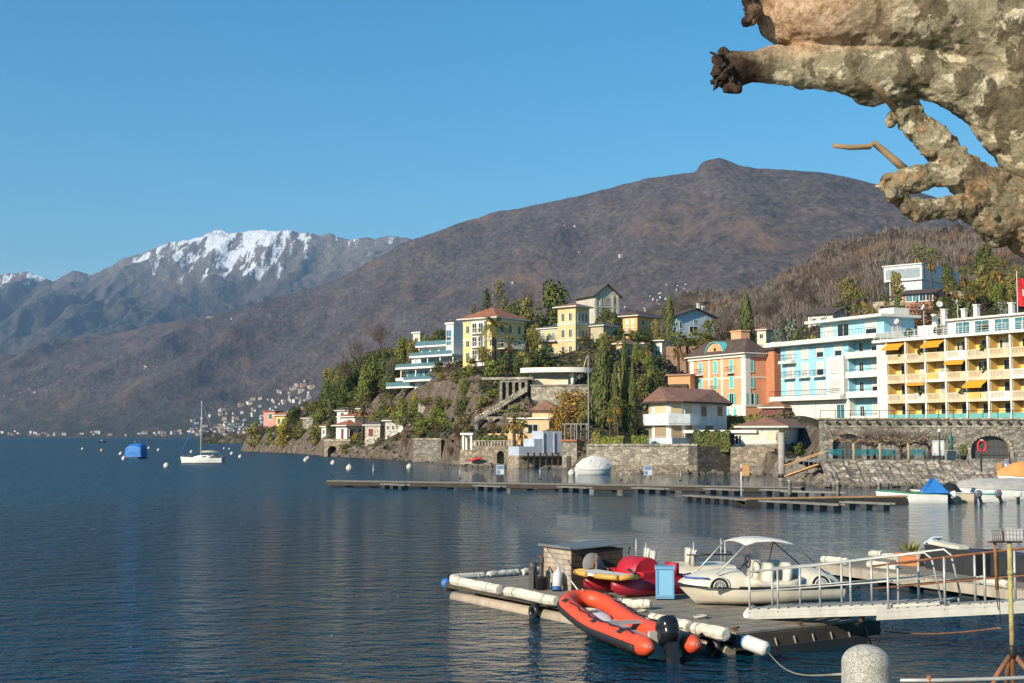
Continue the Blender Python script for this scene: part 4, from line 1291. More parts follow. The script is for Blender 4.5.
def restaurant():
 d = 208
 z0 = zpy(386, d); z1 = zpy(368, d)
 c = Vector((px_x(555, d), d, z0))
 r = empty('restaurant', c, -R(12), 'low white restaurant under a curved flat canopy on a stone terrace', 'restaurant')
 hh = z1 - z0
 m = MB()
 pts = []
 W_ = 5.5
 for k in range(25):
  a = math.pi * k / 24
  pts.append((W_ * math.cos(a) * 1.0, -2.6 * math.sin(a)))
 pts = [(-x, y) for x, y in pts]
 m.prism(pts + [(W_, 4.5), (-W_, 4.5)], hh - .75, hh); m.build('canopy', TRIM, r)
 m = MB(); m.box(-4.4, 2.6, 1.2, 4.4, -1, hh - .76); m.build('wall', WHITE, r)
 m = MB(); m.box(-4.5, 2.2, -.6, -.45, 0, 1.1); m.build('parapet', CREAM, r)
 m = MB(); m.lathe([(.28, 0), (.28, hh - .76)], (2.9, -.6, 0), 14); m.build('column', TRIM, r)
 m = MB(); m.box(-4, 2, 1.1, 1.19, .9, hh - 1.0); m.build('window', GLASS, r)
 b = Bld('retaining_wall', 'high stone wall holding up the white restaurant terrace', 'wall', 531, 588, 592, 411, 386, 204, 8, D=5, below=4)
 b.wall(ST_PALE)
 m = MB(); m.box(-.1, b.w + .1, -.12, .4, b.h, b.h + .25); m.build('coping', ST_GREY, b.root)
restaurant()
def arcade():
 d = 206
 b = Bld('arcade', 'stone arcade with tall arches carrying a stairway up the cliff', 'arcade', 497, 530, 534, 424, 377, d, 10, D=4, below=3)
 w, h = b.w, b.h
 # tall arches cut as real openings: piers and stepped heads
 m = MB()
 def arched(mb, x0, x1, z0, z1, n, y0, y1, pier):
  step = (x1 - x0) / n
  for i in range(n + 1):
   x = x0 + step * i
   mb.box(x - pier / 2, x + pier / 2, y0, y1, z0, z1)
  for i in range(n):
   a, b_ = x0 + step * i + pier / 2, x0 + step * (i + 1) - pier / 2
   r_ = (b_ - a) / 2; cx = (a + b_) / 2
   zs = z1 - r_ - .35
   K = 8
   for k in range(K):
    a0, a1 = math.pi * k / K, math.pi * (k + 1) / K
    xa, xb = cx + r_ * math.cos(a1), cx + r_ * math.cos(a0)
    za, zb = zs + r_ * math.sin(a1), zs + r_ * math.sin(a0)
    for yy, fl in ((y0 + .01, 0), (y1 - .01, 1)):
     q = [Vector((xa, yy, za)), Vector((xb, yy, zb)), Vector((xb, yy, z1)), Vector((xa, yy, z1))]
     mb.face(q if not fl else q[::-1])
    mb.face([Vector((xa, y0 + .01, za)), Vector((xa, y1 - .01, za)), Vector((xb, y1 - .01, zb)), Vector((xb, y0 + .01, zb))])
   mb.box(a, b_, y0 + .02, y1 - .02, z1 - .02, z1 + .001)
 arched(m, .6, w - .6, h * .45, h - .4, 4, 0, 1.2, .42)
 arched(m, w * .35, w - .8, -3, h * .44, 3, -.3, 1.0, .42)
 arched(m, -3.0, w * .3, -3, h * .16, 2, -1.2, 0, .5)
 m.build('arches', ST_GREY, b.root)
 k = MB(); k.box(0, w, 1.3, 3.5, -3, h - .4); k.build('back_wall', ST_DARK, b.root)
 st = MB()
 for i in range(22):
  f = i / 21
  st.box(-3.2 + f * (w + 2.4), -3.2 + f * (w + 2.4) + .55, -1.3, -.32, h * .16 + f * h * .62 - .8, h * .16 + f * h * .62)
 st.build('stairway', ST_PALE, b.root)
 t = MB(); t.box(-2.5, w + .5, -.2, 1.5, h - .39, h); t.build('parapet', ST_PALE, b.root)
arcade()
# ------------------------------------------------------------------ terraced modern building on the cliff
def terraces():
 d = 262
 P0 = P(405, 392, d)
 r = empty('apartment_house', P0, -R(45), 'white terraced modern apartment house with blue glass rails above the cliff', 'apartments')
 s = d / 1334.3
 ux = 1 / math.cos(R(45))
 GB = plain('blue_glass_rail', (.085, .165, .195), .45)
 WB = plain('bright_white_render', (.74, .73, .69), .8)
 tiersd = [  # x0, x1 along the front (m, right is +), y offset back, z0, z1 of the storey, deck thickness
  ('lower', 1.0, 9.5, 0.0, -2.5, 2.2),
  ('middle', -4.0, 9.5, 2.2, 2.2, 4.9),
  ('upper', -2.0, 9.2, 4.2, 4.9, 7.2)]
 for nm, x0, x1, y, z0, z1 in tiersd:
  m = MB(); m.box(x0, x1, y + 1.6, y + 11, z0, z1 - .25); m.build('wall', WB, r)
  m = MB(); m.box(x0 - 1.2, x1 + .3, y - .4, y + 11.2, z1 - .249, z1 + .12); m.build('deck_slab', WB, r)
  if nm != 'lower':
   m = MB(); m.box(x0 - 1.1, x1 + .2, y - .35, y + .02, z0 + .125, z0 + .75); m.build('parapet', WB, r)
   n = 5
   for k in range(n):
    xa = x0 + .3 + (x1 - x0 - .6) * k / n
    f = MB(); f.box(xa, xa + (x1 - x0 - .6) / n - .12, y + 1.52, y + 1.599, z0 + .2, z1 - .4); q = f.build('window', TRIM, r)
    f = MB(); f.box(xa + .1, xa + (x1 - x0 - .6) / n - .22, y + 1.49, y + 1.519, z0 + .3, z1 - .5); f.build('pane', GLASS_B, q)
   for k in range(4):
    xa = x0 + (x1 - x0) * k / 3; f = MB(); f.box(xa - .12, xa + .12, y + .1, y + .34, z0 + .1, z1 - .25); f.build('column', WB, r)
  m = MB(); m.box(x0 - 1.1, x1 + .2, y - .36, y - .31, z1 + .13, z1 + .78); m.box(x0 - 1.12, x0 - 1.06, y - .3, y + 6, z1 + .13, z1 + .78); m.build('glass_rail', GB, r)
 f = MB(); f.box(3.0, 5.6, 1.5, 1.599, -.4, 1.2); q = f.build('window', TRIM, r)
 f = MB(); f.box(3.1, 5.5, 1.47, 1.499, -.3, 1.1); f.build('pane', GLASS_B, q)
 m = MB(); m.box(-7.5, .9, 1.4, 8, .9, 1.25); m.build('deck_slab', WB, r)
 m = MB(); m.box(-7.5, .9, 1.35, 1.4, 1.26, 2.1); m.build('glass_rail', GB, r)
 # upper house with glass terrace and square tower
 d = 268
 P1 = P(431, 361, d)
 r = empty('apartment_house', P1, -R(42), 'white upper terrace house with glass front beside the square white tower', 'apartments')
 m = MB(); m.box(-4.5, 6.0, 1.6, 9, -4, 2.9); m.build('wall', WB, r)
 m = MB(); m.box(-5.0, 6.0, -.6, 9, -1.2, .4); m.build('terrace', WB, r)
 for k in range(4):
  f = MB(); f.box(-4.2 + k * 2.5, -4.2 + k * 2.5 + 2.2, 1.5, 1.599, .6, 2.5); q = f.build('window', TRIM, r)
  f = MB(); f.box(-4.1 + k * 2.5, -4.2 + k * 2.5 + 2.1, 1.46, 1.499, .7, 2.4); f.build('pane', GLASS_B, q)
 m = MB(); m.box(-4.8, 6.2, .2, 9.2, 2.9, 3.2); m.build('roof_slab', WB, r)
 m = MB(); m.box(-4.8, 6.2, .2, .26, 3.21, 4.1); m.build('glass_rail', GB, r)
 b = Bld('tower_block', 'square white tower block left of the yellow villa', 'tower', 446, 453.5, 463, 362, 324, 262, 40, below=6)
 b.wall(plain('tower_white', (.66, .63, .56), .85, dirt=.15)); m = MB(); m.box(-.2, b.w + .2, -.2, b.D + .2, b.h, b.h + .35); m.build('parapet', TRIM, b.root)
 b.win('f', b.w * .4, b.h - 3.2, 1.3, 2.0, glass=GLASS_B); b.win('f', b.w * .4, .6, 1.2, 1.8, glass=GLASS_B); b.win('f', b.w * .4, 3.4, 1.2, 1.6, glass=GLASS_B)
 b = Bld('house', 'cream house on the ridge left of the tower block', 'house', 413, 420, 424, 348, 333, 300, 40, below=6)
 b.wall(CREAM); m = MB(); m.box(-.3, b.w + .3, -.3, b.D + .3, b.h, b.h + .3); m.build('roof', TRIM, b.root); b.win('f', b.w * .5, 1, 1, 1.3)
terraces()
# ------------------------------------------------------------------ houses at the water's edge, left
def shore_houses():
 RSH = plain('dark_red_shutter', (.16, .035, .03), .7)
 b = Bld('house', 'pink house with one green window on the headland', 'house', 263.5, 275, 282, 424, 411.5, 372, 20, below=4)
 b.wall(plain('pink_render', (.62, .30, .24), .85)); m = MB(); m.box(-.4, b.w + .4, -.4, b.D, b.h, b.h + .25); m.build('roof', T_RED, b.root); b.win('f', b.w * .6, 1.4, 1.1, 1.4, 'closed', shut=plain('green_shutter', (.03, .14, .08), .7))
 b = Bld('house', 'yellow house with low red roof beside the pink house', 'house', 275.5, 287, 291, 426.5, 415.5, 366, 35, below=4)
 b.wall(plain('bright_yellow_render', (.72, .49, .14), .85)); b.hip(T_RED, .7, .7); b.win('f', b.w * .3, .8, .9, 1.4); b.win('f', b.w * .7, .8, .9, 1.4)
 b = Bld('house', 'grey stone house above the rocks behind bare shrubs', 'house', 302.5, 313, 321, 435, 418.5, 332, 40, below=5)
 b.wall(ST_GREY); b.hip(T_GREY, .6, .4); b.rows('f', [b.w * .5], [.8, 2.6], .7, 1.0)
 b = Bld('house', 'narrow white house next to the boat arch', 'house', 321.5, 326, 330, 443, 427, 298, 40, below=4)
 b.wall(WHITE); b.hip(T_OLD, .5, .4); b.rows('f', [b.w * .5], [.5, 2.0], .6, .9)
 b = Bld('house', 'white lakeside house with two overlapping terracotta roofs', 'house', 336, 347, 365, 441.5, 426, 280, 48, below=3)
 b.wall(WHITE); b.hip(T_RED, 1.2, .8)
 m = MB(); m.box(-2, b.w - .5, b.D * .5, b.D + 4, -2, b.h + 1.9); m.build('upper_wall', WHITE, b.root)
 b.hip(T_RED, 1.0, .6, -2, b.w - .5, b.D * .5, b.D + 4, b.h + 1.9, name='upper_roof')
 b.win('f', b.w * .6, .5, .9, 2.2, 'closed', shut=RSH); b.rows('r', [b.D * .25, b.D * .75], [.5], 1.0, 2.0, 'closed', shut=RSH)
 # boathouse with an arch
 bh = Bld('boathouse', 'stone boathouse wall with a dark round arch at the waterline', 'boathouse', 324, 350, 356, 457, 441.5, 274, 15, D=5, below=1)
 w, h = bh.w, bh.h
 m = MB(); ac = w * .32; ar = 1.0
 m.box(0, ac - ar, 0, 5, -1, h); m.box(ac + ar, w, 0, 5, -1, h)
 K = 8
 for k in range(K):
  a0, a1 = math.pi * k / K, math.pi * (k + 1) / K
  xa, xb = ac + ar * math.cos(a1), ac + ar * math.cos(a0); za, zb = 1.3 + ar * math.sin(a1), 1.3 + ar * math.sin(a0)
  m.face([(xa, 0.004, za), (xb, 0.004, zb), (xb, 0.004, h), (xa, 0.004, h)]); m.face([(xa, 0, za), (xa, 4, za), (xb, 4, zb), (xb, 0, zb)])
 m.box(ac - ar, ac + ar, 3.5, 5, -1, h - .01); m.face([(ac - ar, 0, h - .002), (ac + ar, 0, h - .002), (ac + ar, 3.6, h - .002), (ac - ar, 3.6, h - .002)])
 m.build('wall', ST_WARM, bh.root)
 m = MB(); m.box(-.1, w + .1, -.15, .3, h + .002, h + .55); m.build('parapet', ST_PALE, bh.root)
 b = Bld('house', 'grey stone lakeside house with dark roof and red shutters', 'house', 385, 400, 407, 446, 421, 256, 35, below=3)
 b.wall(stone('rendered_stone', (.50, .46, .38), 3, .85)); b.hip(T_BROWN, 1.0, .5)
 b.rows('f', [b.w * .25, b.w * .6, b.w * .85], [.8], .7, 1.3, 'closed', shut=RSH); b.rows('f', [b.w * .2, b.w * .55, b.w * .85], [3.1], .6, .8)
 m = MB(); m.box(b.w - .2, b.w + 1.0, -.3, .9, 1, b.h + 1.2); m.build('turret', WHITE, b.root)
 b = Bld('annex', 'lower stone annex with one dark red window', 'house', 365, 380, 385, 446, 425.5, 260, 30, below=3)
 b.wall(stone('rendered_stone_b', (.48, .43, .35), 3, .85)); b.hip(T_GREY, .7, .4); b.win('f', b.w * .4, 1.8, 1.2, 1.6, 'closed', shut=RSH); b.win('f', b.w * .75, 0, .8, 1.2)
 b = Bld('house', 'dark red wooden house under a flat red tiled roof', 'house', 408, 424, 429, 434, 419.5, 250, 20, below=3)
 b.wall(plain('dark_red_boards', (.17, .06, .04), .8)); b.hip(T_RED, .4, .6); b.win('f', b.w * .3, .8, 1.2, 1.4); b.win('f', b.w * .75, .8, 1.2, 1.4)
 b = Bld('sea_wall', 'weathered grey stone sea wall below the lawn', 'wall', 413, 441, 466, 462.5, 440, 216, 12, D=12, below=2)
 b.wall(ST_GREY); m = MB(); m.box(-.1, b.w + .1, -.1, .5, b.h, b.h + .3); m.build('coping', ST_PALE, b.root)
 for px, py, d, nm, lb in ((366, 409, 300, 'cottage', 'small cottage with grey roof in the wooded gully'), (345, 411, 300, 'cottage', 'white cottage roof edge among the headland trees')):
  b = Bld(nm, lb, 'house', px - 8, px + 3, px + 8, py + 7, py, d, 30, below=5)
  b.wall(WHITE); b.hip(T_GREY, .8, .5); b.win('f', b.w * .5, .4, .8, .8)
shore_houses()
# ------------------------------------------------------------------ cluster by the water, middle
def middle_cluster():
 PE = plain('peach_render', (.70, .48, .27), .85, dirt=.2)
 b = Bld('house', 'flat peach coloured house with a brown tiled upper room', 'house', 509, 549, 556, 437, 419, 192, 12, below=3, D=7)
 b.wall(PE); m = MB(); m.box(-.3, b.w + .3, -.3, b.D + .3, b.h, b.h + .25); m.build('roof_slab', TRIM, b.root)
 m = MB(); m.box(b.w * .5, b.w * 1.05, 2.5, 6.5, b.h + .255, b.h + 1.2); m.build('upper_wall', PE, b.root)
 b.hip(T_OLD, 1.5, .6, b.w * .5, b.w * 1.1, 2.5, 6.5, b.h + 1.2, thick=.12, name='upper_roof')
 b.win('f', b.w * .15, .5, 1.1, 1.6); b.win('f', b.w * .35, .5, 1.1, 1.6, 'closed', shut=PE); b.win('f', b.w * .6, .5, 1.4, 1.3)
 m = MB(); m.box(-3, b.w * .55, -2.6, -.1, -3, -.3); m.box(-3, b.w * .55, -2.7, -2.4, -.29, .5); m.build('lower_terrace', PE, b.root)
 # long white boat wall with a stepped parapet, side facing away from the sun
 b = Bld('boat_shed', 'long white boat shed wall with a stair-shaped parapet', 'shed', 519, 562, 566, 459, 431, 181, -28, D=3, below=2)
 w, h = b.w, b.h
 WS = plain('shed_white_shade_tint', (.42, .46, .52), .8, dirt=.2)  # white wall in shade: the blue-grey shade is put into the base colour
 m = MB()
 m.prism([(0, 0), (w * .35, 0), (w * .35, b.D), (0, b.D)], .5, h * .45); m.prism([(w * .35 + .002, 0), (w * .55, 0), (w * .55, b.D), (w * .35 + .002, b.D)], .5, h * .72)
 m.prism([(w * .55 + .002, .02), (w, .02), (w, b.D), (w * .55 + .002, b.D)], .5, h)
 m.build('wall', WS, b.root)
 m = MB(); m.box(-.2, w + .3, -.25, b.D, -2, .498); m.build('plinth', ST_WARM, b.root)
 m = MB()
 for k in range(6): m.box(w * .1 + k * w * .14, w * .1 + k * w * .14 + .22, -1.2, -1.0, -1.5, .9)
 m.box(0, w, -1.25, -.26, .25, .45); m.build('landing_stage', DARKW, b.root)
 m = MB(); m.box(w * .55, w * .57, -.12, .018, .8, h - .2); m.box(w * .8, w * .82, -.12, .018, .8, h - .2); m.build('buttress', WS, b.root)
 # pale sea wall with arch
 b = Bld('sea_wall', 'pale stone sea wall with one dark arched doorway', 'wall', 472, 518, 522, 465.5, 446, 186, 6, D=5, below=2)
 w, h = b.w, b.h; ac = w * .62; ar = .5
 m = MB(); m.box(0, ac - ar, 0, 5, -2, h); m.box(ac + ar, w, 0, 5, -2, h); m.box(ac - ar, ac + ar, 1.5, 4.9, -2, h - .01)
 for k in range(8):
  a0, a1 = math.pi * k / 8, math.pi * (k + 1) / 8
  xa, xb = ac + ar * math.cos(a1), ac + ar * math.cos(a0); za, zb = 1.5 + ar * math.sin(a1), 1.5 + ar * math.sin(a0)
  m.face([(xa, 0.004, za), (xb, 0.004, zb), (xb, 0.004, h), (xa, 0.004, h)]); m.face([(xa, 0, za), (xa, 2, za), (xb, 2, zb), (xb, 0, zb)])
 m.build('wall', ST_WARM, b.root)
 m = MB()
 for k in range(15): m.box(k * w / 15, k * w / 15 + .28, .0, .3, h + .002, h + .65)
 m.box(-.05, w, -.05, .35, h + .652, h + .8); m.build('balustrade', ST_PALE, b.root)
 b = Bld('pavilion', 'small white pavilion with dark opening at the water', 'pavilion', 462, 472, 476, 457, 435, 188, 20, below=1)
 m = MB()
 for x, y in ((0, 0), (b.w - .3, 0), (0, b.D - .3), (b.w - .3, b.D - .3)): m.box(x, x + .3, y, y + .3, -1, b.h)
 m.build('column', WHITE, b.root)
 m = MB(); m.box(-.2, b.w + .2, -.2, b.D + .2, b.h, b.h + .3); m.build('roof_slab', WHITE, b.root)
 m = MB(); m.box(-.2, b.w + .2, -.2, b.D + .2, -1, 1.0); m.build('base', ST_WARM, b.root)
 # stone block with arched door, terrace and pergola
 b = Bld('boathouse', 'dark stone boathouse with arched door and pergola on its roof', 'boathouse', 562, 577, 590, 469.5, 441.5, 172, 42, below=2)
 b.wall(ST_GREY); m = MB(); m.box(-.3, b.w + .2, -.3, b.D + .2, b.h, b.h + .25); m.build('roof_slab', T_RED, b.root)
 m = MB(); b.fb(m, 'f', b.w * .35, b.w * .6, 0, .12, 0, 1.7); m.build('door', DARKW, b.root)
 m = MB()
 for x in (.2, b.w * .5, b.w - .3):
  for y in (.2, b.D - .4): m.box(x, x + .16, y, y + .16, b.h + .251, b.h + 2.2)
 for y in (.2, b.D - .4): m.box(-.2, b.w + .2, y, y + .16, b.h + 2.2, b.h + 2.34)
 m.build('pergola', plain('grey_wood', (.2, .19, .17), .8), b.root)
 # sea wall under the polygonal villa
 b = Bld('sea_wall', 'high stone sea wall under the polygonal white villa', 'wall', 588, 697, 700, 474, 446, 151.5, 2, D=8, below=2)
 b.wall(ST_PALE); m = MB(); m.box(-.1, b.w + .05, -.1, .5, b.h, b.h + .25); m.build('coping', ST_PALE, b.root)
 m = MB(); m.box(0, b.w, -1.2, -.02, -2, 1.0); m.build('footing', ST_WARM, b.root)
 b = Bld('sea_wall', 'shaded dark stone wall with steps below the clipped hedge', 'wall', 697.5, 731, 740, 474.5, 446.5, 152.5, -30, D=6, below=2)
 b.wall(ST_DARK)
 m = MB()
 for k in range(8): m.box(b.w + k * .45, b.w + k * .45 + .45, -.4, 1.6, -2, .25 + k * .3)
 m.build('steps', ST_GREY, b.root)
 b = Bld('quay_wall', 'stained stone quay wall below the glazed veranda', 'wall', 731, 775, 790, 473, 447, 149, 8, D=5, below=2)
 b.wall(ST_WARM); m = MB(); m.box(-.1, b.w, -.9, -.02, -2, .8); m.build('footing', ST_GREY, b.root)
middle_cluster()
# ------------------------------------------------------------------ villas high on the right
def high_villas():
 WB = plain('modern_white', (.62, .63, .62), .8)
 d = 310
 b = Bld('villa', 'modern white villa with a long glazed upper floor on the hilltop', 'villa', 884, 922, 960, 303, 264, d, 42, below=4)
 h, w, D = b.h, b.w, b.D
 m = MB(); m.box(0, w, 0, D, h - 3.6, h); m.build('upper_floor', WB, b.root)
 m = MB(); m.box(w * .35, w - .3, .6, D - .4, -4, h - 3.602); m.build('lower_floor', WB, b.root)
 f = MB(); f.box(w * .05, w * .95, -.08, -.002, h - 3.0, h - .7); q = f.build('window', plain('grey_frame', (.35, .36, .37), .6), b.root)
 f = MB()
 for k in range(9): f.box(w * .06 + k * w * .098, w * .06 + k * w * .098 + w * .088, -.12, -.081, h - 2.9, h - .8)
 f.build('pane', plain('pale_sky_glass', (.30, .34, .36), .15), q)
 m = MB(); m.box(-.3, w + .2, -.3, D + .2, h, h + .3); m.build('roof_slab', WB, b.root)
 m = MB(); m.box(w * .12, w * .14, .5, .7, -4, h - 3.605); m.box(w * .28, w * .3, .5, .7, -4, h - 3.605); m.build('column', WB, b.root)
 b.win('r', D * .05, h - 3.2, 1.0, 2.6); b.win('r', D * .85, h - 3.2, 1.6, 2.6, glass=GLASS_B)
 b = Bld('terrace_wall', 'cream rubble terrace below the modern hilltop villa', 'wall', 873, 905, 918, 312, 300, 296, 35, D=6, below=5)
 b.wall(ST_PALE)
 b = Bld('house', 'long brown-roofed house with dark windows below the hilltop villa', 'house', 903, 934, 947, 303, 292, 272, 35, below=4)
 b.wall(plain('rust_wall', (.34, .16, .10), .85)); b.gable(T_BROWN, WHITE, 1.0, .8, 'x')
 for u in (.2, .42, .64, .85): b.win('f', b.w * u, .6, 1.2, 1.5, glass=GLASS_B if u < .5 else GLASS)
 b.win('r', b.D * .5, .5, 1.2, 1.6)
 b = Bld('chalet', 'white gabled chalet with wide brown roof behind the blue hotel', 'house', 808, 833, 853, 326, 312.5, 320, 40, below=5)
 b.wall(WHITE); b.gable(T_BROWN, WHITE, 1.6, 1.0, 'x'); b.rows('r', [b.D * .3, b.D * .7], [.8], .9, 1.3); b.rows('f', [b.w * .25, b.w * .6], [.8], .9, 1.3)
 b = Bld('house', 'small cream house wall behind the large bare tree', 'house', 757, 766, 774, 340, 330, 300, 40, below=5)
 b.wall(CREAM); b.hip(T_OLD, .7, .5); b.win('f', b.w * .5, .4, .8, 1.0)
 b = Bld('terrace_wall', 'cream garden terrace wall under the hillside palms', 'wall', 996, 1040, 1060, 302, 298, on_hill(1018, 303).y, 20, D=2, below=1)
 b.wall(CREAM)
 for px, py, d, lb in ((684, 346, 268, 'low rust-coloured terrace wall among palms above the palazzo'), (640, 384, 238, 'grey terrace wall under the garden palms')):
  b = Bld('terrace_wall', lb, 'wall', px - 18, px + 14, px + 20, py + 9, py, d, 15, D=4, below=5)
  b.wall(ST_GREY if px < 650 else plain('rust_terrace', (.3, .18, .12), .9))
high_villas()
# ------------------------------------------------------------------ the arched retaining wall on the right
def arched_wall():
 d = 135.0
 x0 = px_x(822, d); x1 = px_x(1110, d)
 zb = 1.9; zt = zpy(419.5, d)
 r = empty('arched_wall', (x0, d, zb), 0, 'long stone retaining wall with two gated arches on the promenade', 'wall')
 h = zt - zb; w = x1 - x0
 arches = [(px_x(847.5, d) - x0, 1.55, 2.55), (px_x(990, d) - x0, 2.0, 2.35)]
 m = MB()
 xs = [0]
 for c, a, t in arches: xs += [c - a, c + a]
 xs.append(w)
 for i in range(0, len(xs), 2): m.box(xs[i], xs[i + 1], 0, 1.4, -1, h)
 for c, a, t in arches:
  K = 14; rise = a * .72; zs = t - rise
  for k in range(K):
   a0, a1 = math.pi * k / K, math.pi * (k + 1) / K
   xa, xb = c + a * math.cos(a1), c + a * math.cos(a0); za, zb_ = zs + rise * math.sin(a1), zs + rise * math.sin(a0)
   m.face([(xa, .004, za), (xb, .004, zb_), (xb, .004, h - .003), (xa, .004, h - .003)])
   m.face([(xa, 0.0, za), (xa, 1.39, za), (xb, 1.39, zb_), (xb, 0.0, zb_)])
 m.build('wall', ST_GREY, r)
 for c, a, t in arches:
  K = 14; rise = a * .72; zs = t - rise
  g = MB()
  for k in range(K):
   a0, a1 = math.pi * k / K, math.pi * (k + 1) / K
   q0 = Vector((c + (a + .14) * math.cos((a0 + a1) / 2), -.05, zs + (rise + .14) * math.sin((a0 + a1) / 2)))
   g.obox(q0, (.30, .14, .27), Matrix.Rotation(-((a0 + a1) / 2 - math.pi / 2), 3, 'Y'))
  for s_ in (-1, 1): g.box(c + s_ * (a + .16) - .16, c + s_ * (a + .16) + .16, -.12, -.003, -.5, zs)
  g.build('arch_ring', ST_PALE, r)
  g = MB()
  g.box(c - a, c + a, .55, .62, -.5, t)
  for k in range(9): g.box(c - a + 2 * a * k / 8 - .02, c - a + 2 * a * k / 8 + .02, .50, .549, -.5, t)
  for z in (.5, 1.2): g.box(c - a, c + a, .505, .548, z, z + .05)
  g.build('gate', plain('grey_gate', (.085, .08, .075), .6), r)
 c = MB(); c.box(-.2, w, -.18, 1.5, h + .002, h + .16); c.box(-.2, w, -.06, -.004, h - .75, h - .62); c.build('coping', ST_PALE, r)
 for k in range(26):
  x = .5 + k * 1.02
  g = MB(); g.lathe([(.0, 0), (.16, 0), (.17, .16), (.11, .16), (.1, .02), (0, .02)], (x, -.16, h - .32), 12, axis=Matrix.Rotation(R(90), 3, 'X'))
  g.build('drain_pipe', plain('clay_pipe', (.06, .05, .045), .8), r)
 # lower parapet strip with plants on top
 rl = MB()
 rl.box(0, w, .5, .56, h + .9, h + .95)
 for k in range(int(w / 1.5)): rl.box(k * 1.5, k * 1.5 + .05, .5, .56, h + .16, h + .9)
 rl.build('railing', IRON, r)
arched_wall()
def garden_walls():
 for px, py, w_, lb in ((612, 383, 16, 'low stone garden wall behind the broadest cypress'), (655, 401, 15, 'low stone garden wall behind the polygonal villa roof'), (676, 366, 16, 'low stone garden wall under the palms left of the palazzo'), (545, 352, 18, 'low stone garden wall in front of the tower villa'),
       (962, 300, 18, 'low stone garden wall behind the hotel roof terrace'), (985, 284, 18, 'upper stone garden wall on the palm slope'), (880, 318, 16, 'stone garden wall above the blue hotel penthouse'), (425, 412, 16, 'stone garden wall above the dark red wooden house')):
  p = on_hill(px, py)
  z = p.z
  r = empty('garden_wall', (p.x, p.y, z), -R(20), lb, 'wall')
  L = w_ * p.y / 1334.3
  m = MB(); m.box(-L / 2, L / 2, 0, .6, -2, 1.3); m.build('wall', ST_PALE if px % 2 else ST_WARM, r)
  m = MB(); m.box(-L / 2 - .05, L / 2 + .05, -.06, .66, 1.3, 1.42); m.build('coping', ST_GREY, r)
garden_walls()
# ================================================================== TREES AND PLANTS
L_DARK = leaf_mat('dark_evergreen_leaf', (0.054, 0.084, 0.021), (0.133, 0.127, 0.029))
L_OLIVE = leaf_mat('olive_leaf', (0.140, 0.145, 0.038), (0.269, 0.202, 0.053))
L_GREEN = leaf_mat('mid_green_leaf', (0.117, 0.163, 0.033), (0.232, 0.218, 0.041))
L_YELLOW = leaf_mat('yellow_green_leaf', (0.135, 0.115, 0.016), (0.486, 0.378, 0.047))
L_ORANGE = leaf_mat('autumn_leaf', (0.162, 0.088, 0.020), (0.486, 0.270, 0.047), (0.135, 0.115, 0.034))
L_CYP = leaf_mat('cypress_leaf', (0.068, 0.098, 0.028), (0.144, 0.132, 0.031))
L_SILVER = leaf_mat('silver_leaf', (0.074, 0.092, 0.065), (0.230, 0.250, 0.176))
L_PALM = leaf_mat('palm_leaf', (0.067, 0.083, 0.022), (0.276, 0.241, 0.063))
L_SKIRT = leaf_mat('dry_palm_leaf', (0.189, 0.101, 0.020), (0.513, 0.297, 0.047))
L_RED = leaf_mat('russet_leaf', (0.081, 0.038, 0.024), (0.257, 0.128, 0.074))
BARK = plain('bark', (0.085, 0.062, 0.045), 0.95, var=.4, scale=4)
TWIG = plain('brown_twig', (0.135, 0.090, 0.068), 0.95, var=.3)
TWIG_D = plain('dark_twig', (0.048, 0.036, 0.028), 0.95, var=.3)
TWIG_G = plain('grey_twig', (0.20, 0.165, 0.135), 0.95, var=.3)
CROWNS = {}
def shared(name, mb, mat, norm=False):
 if norm:
  rr = sorted(math.hypot(q.x, q.y) for q in mb.v)[int(len(mb.v) * .965)]; zz = max(q.z for q in mb.v)
  mb.v = [Vector((q.x / rr * .5, q.y / rr * .5, q.z / zz)) for q in mb.v]
 me = bpy.data.meshes.new(name)
 me.from_pydata([tuple(p) for p in mb.v], [], mb.f)
 me.materials.append(mat)
 me.polygons.foreach_set('use_smooth', mb.sm)
 me.update()
 return me
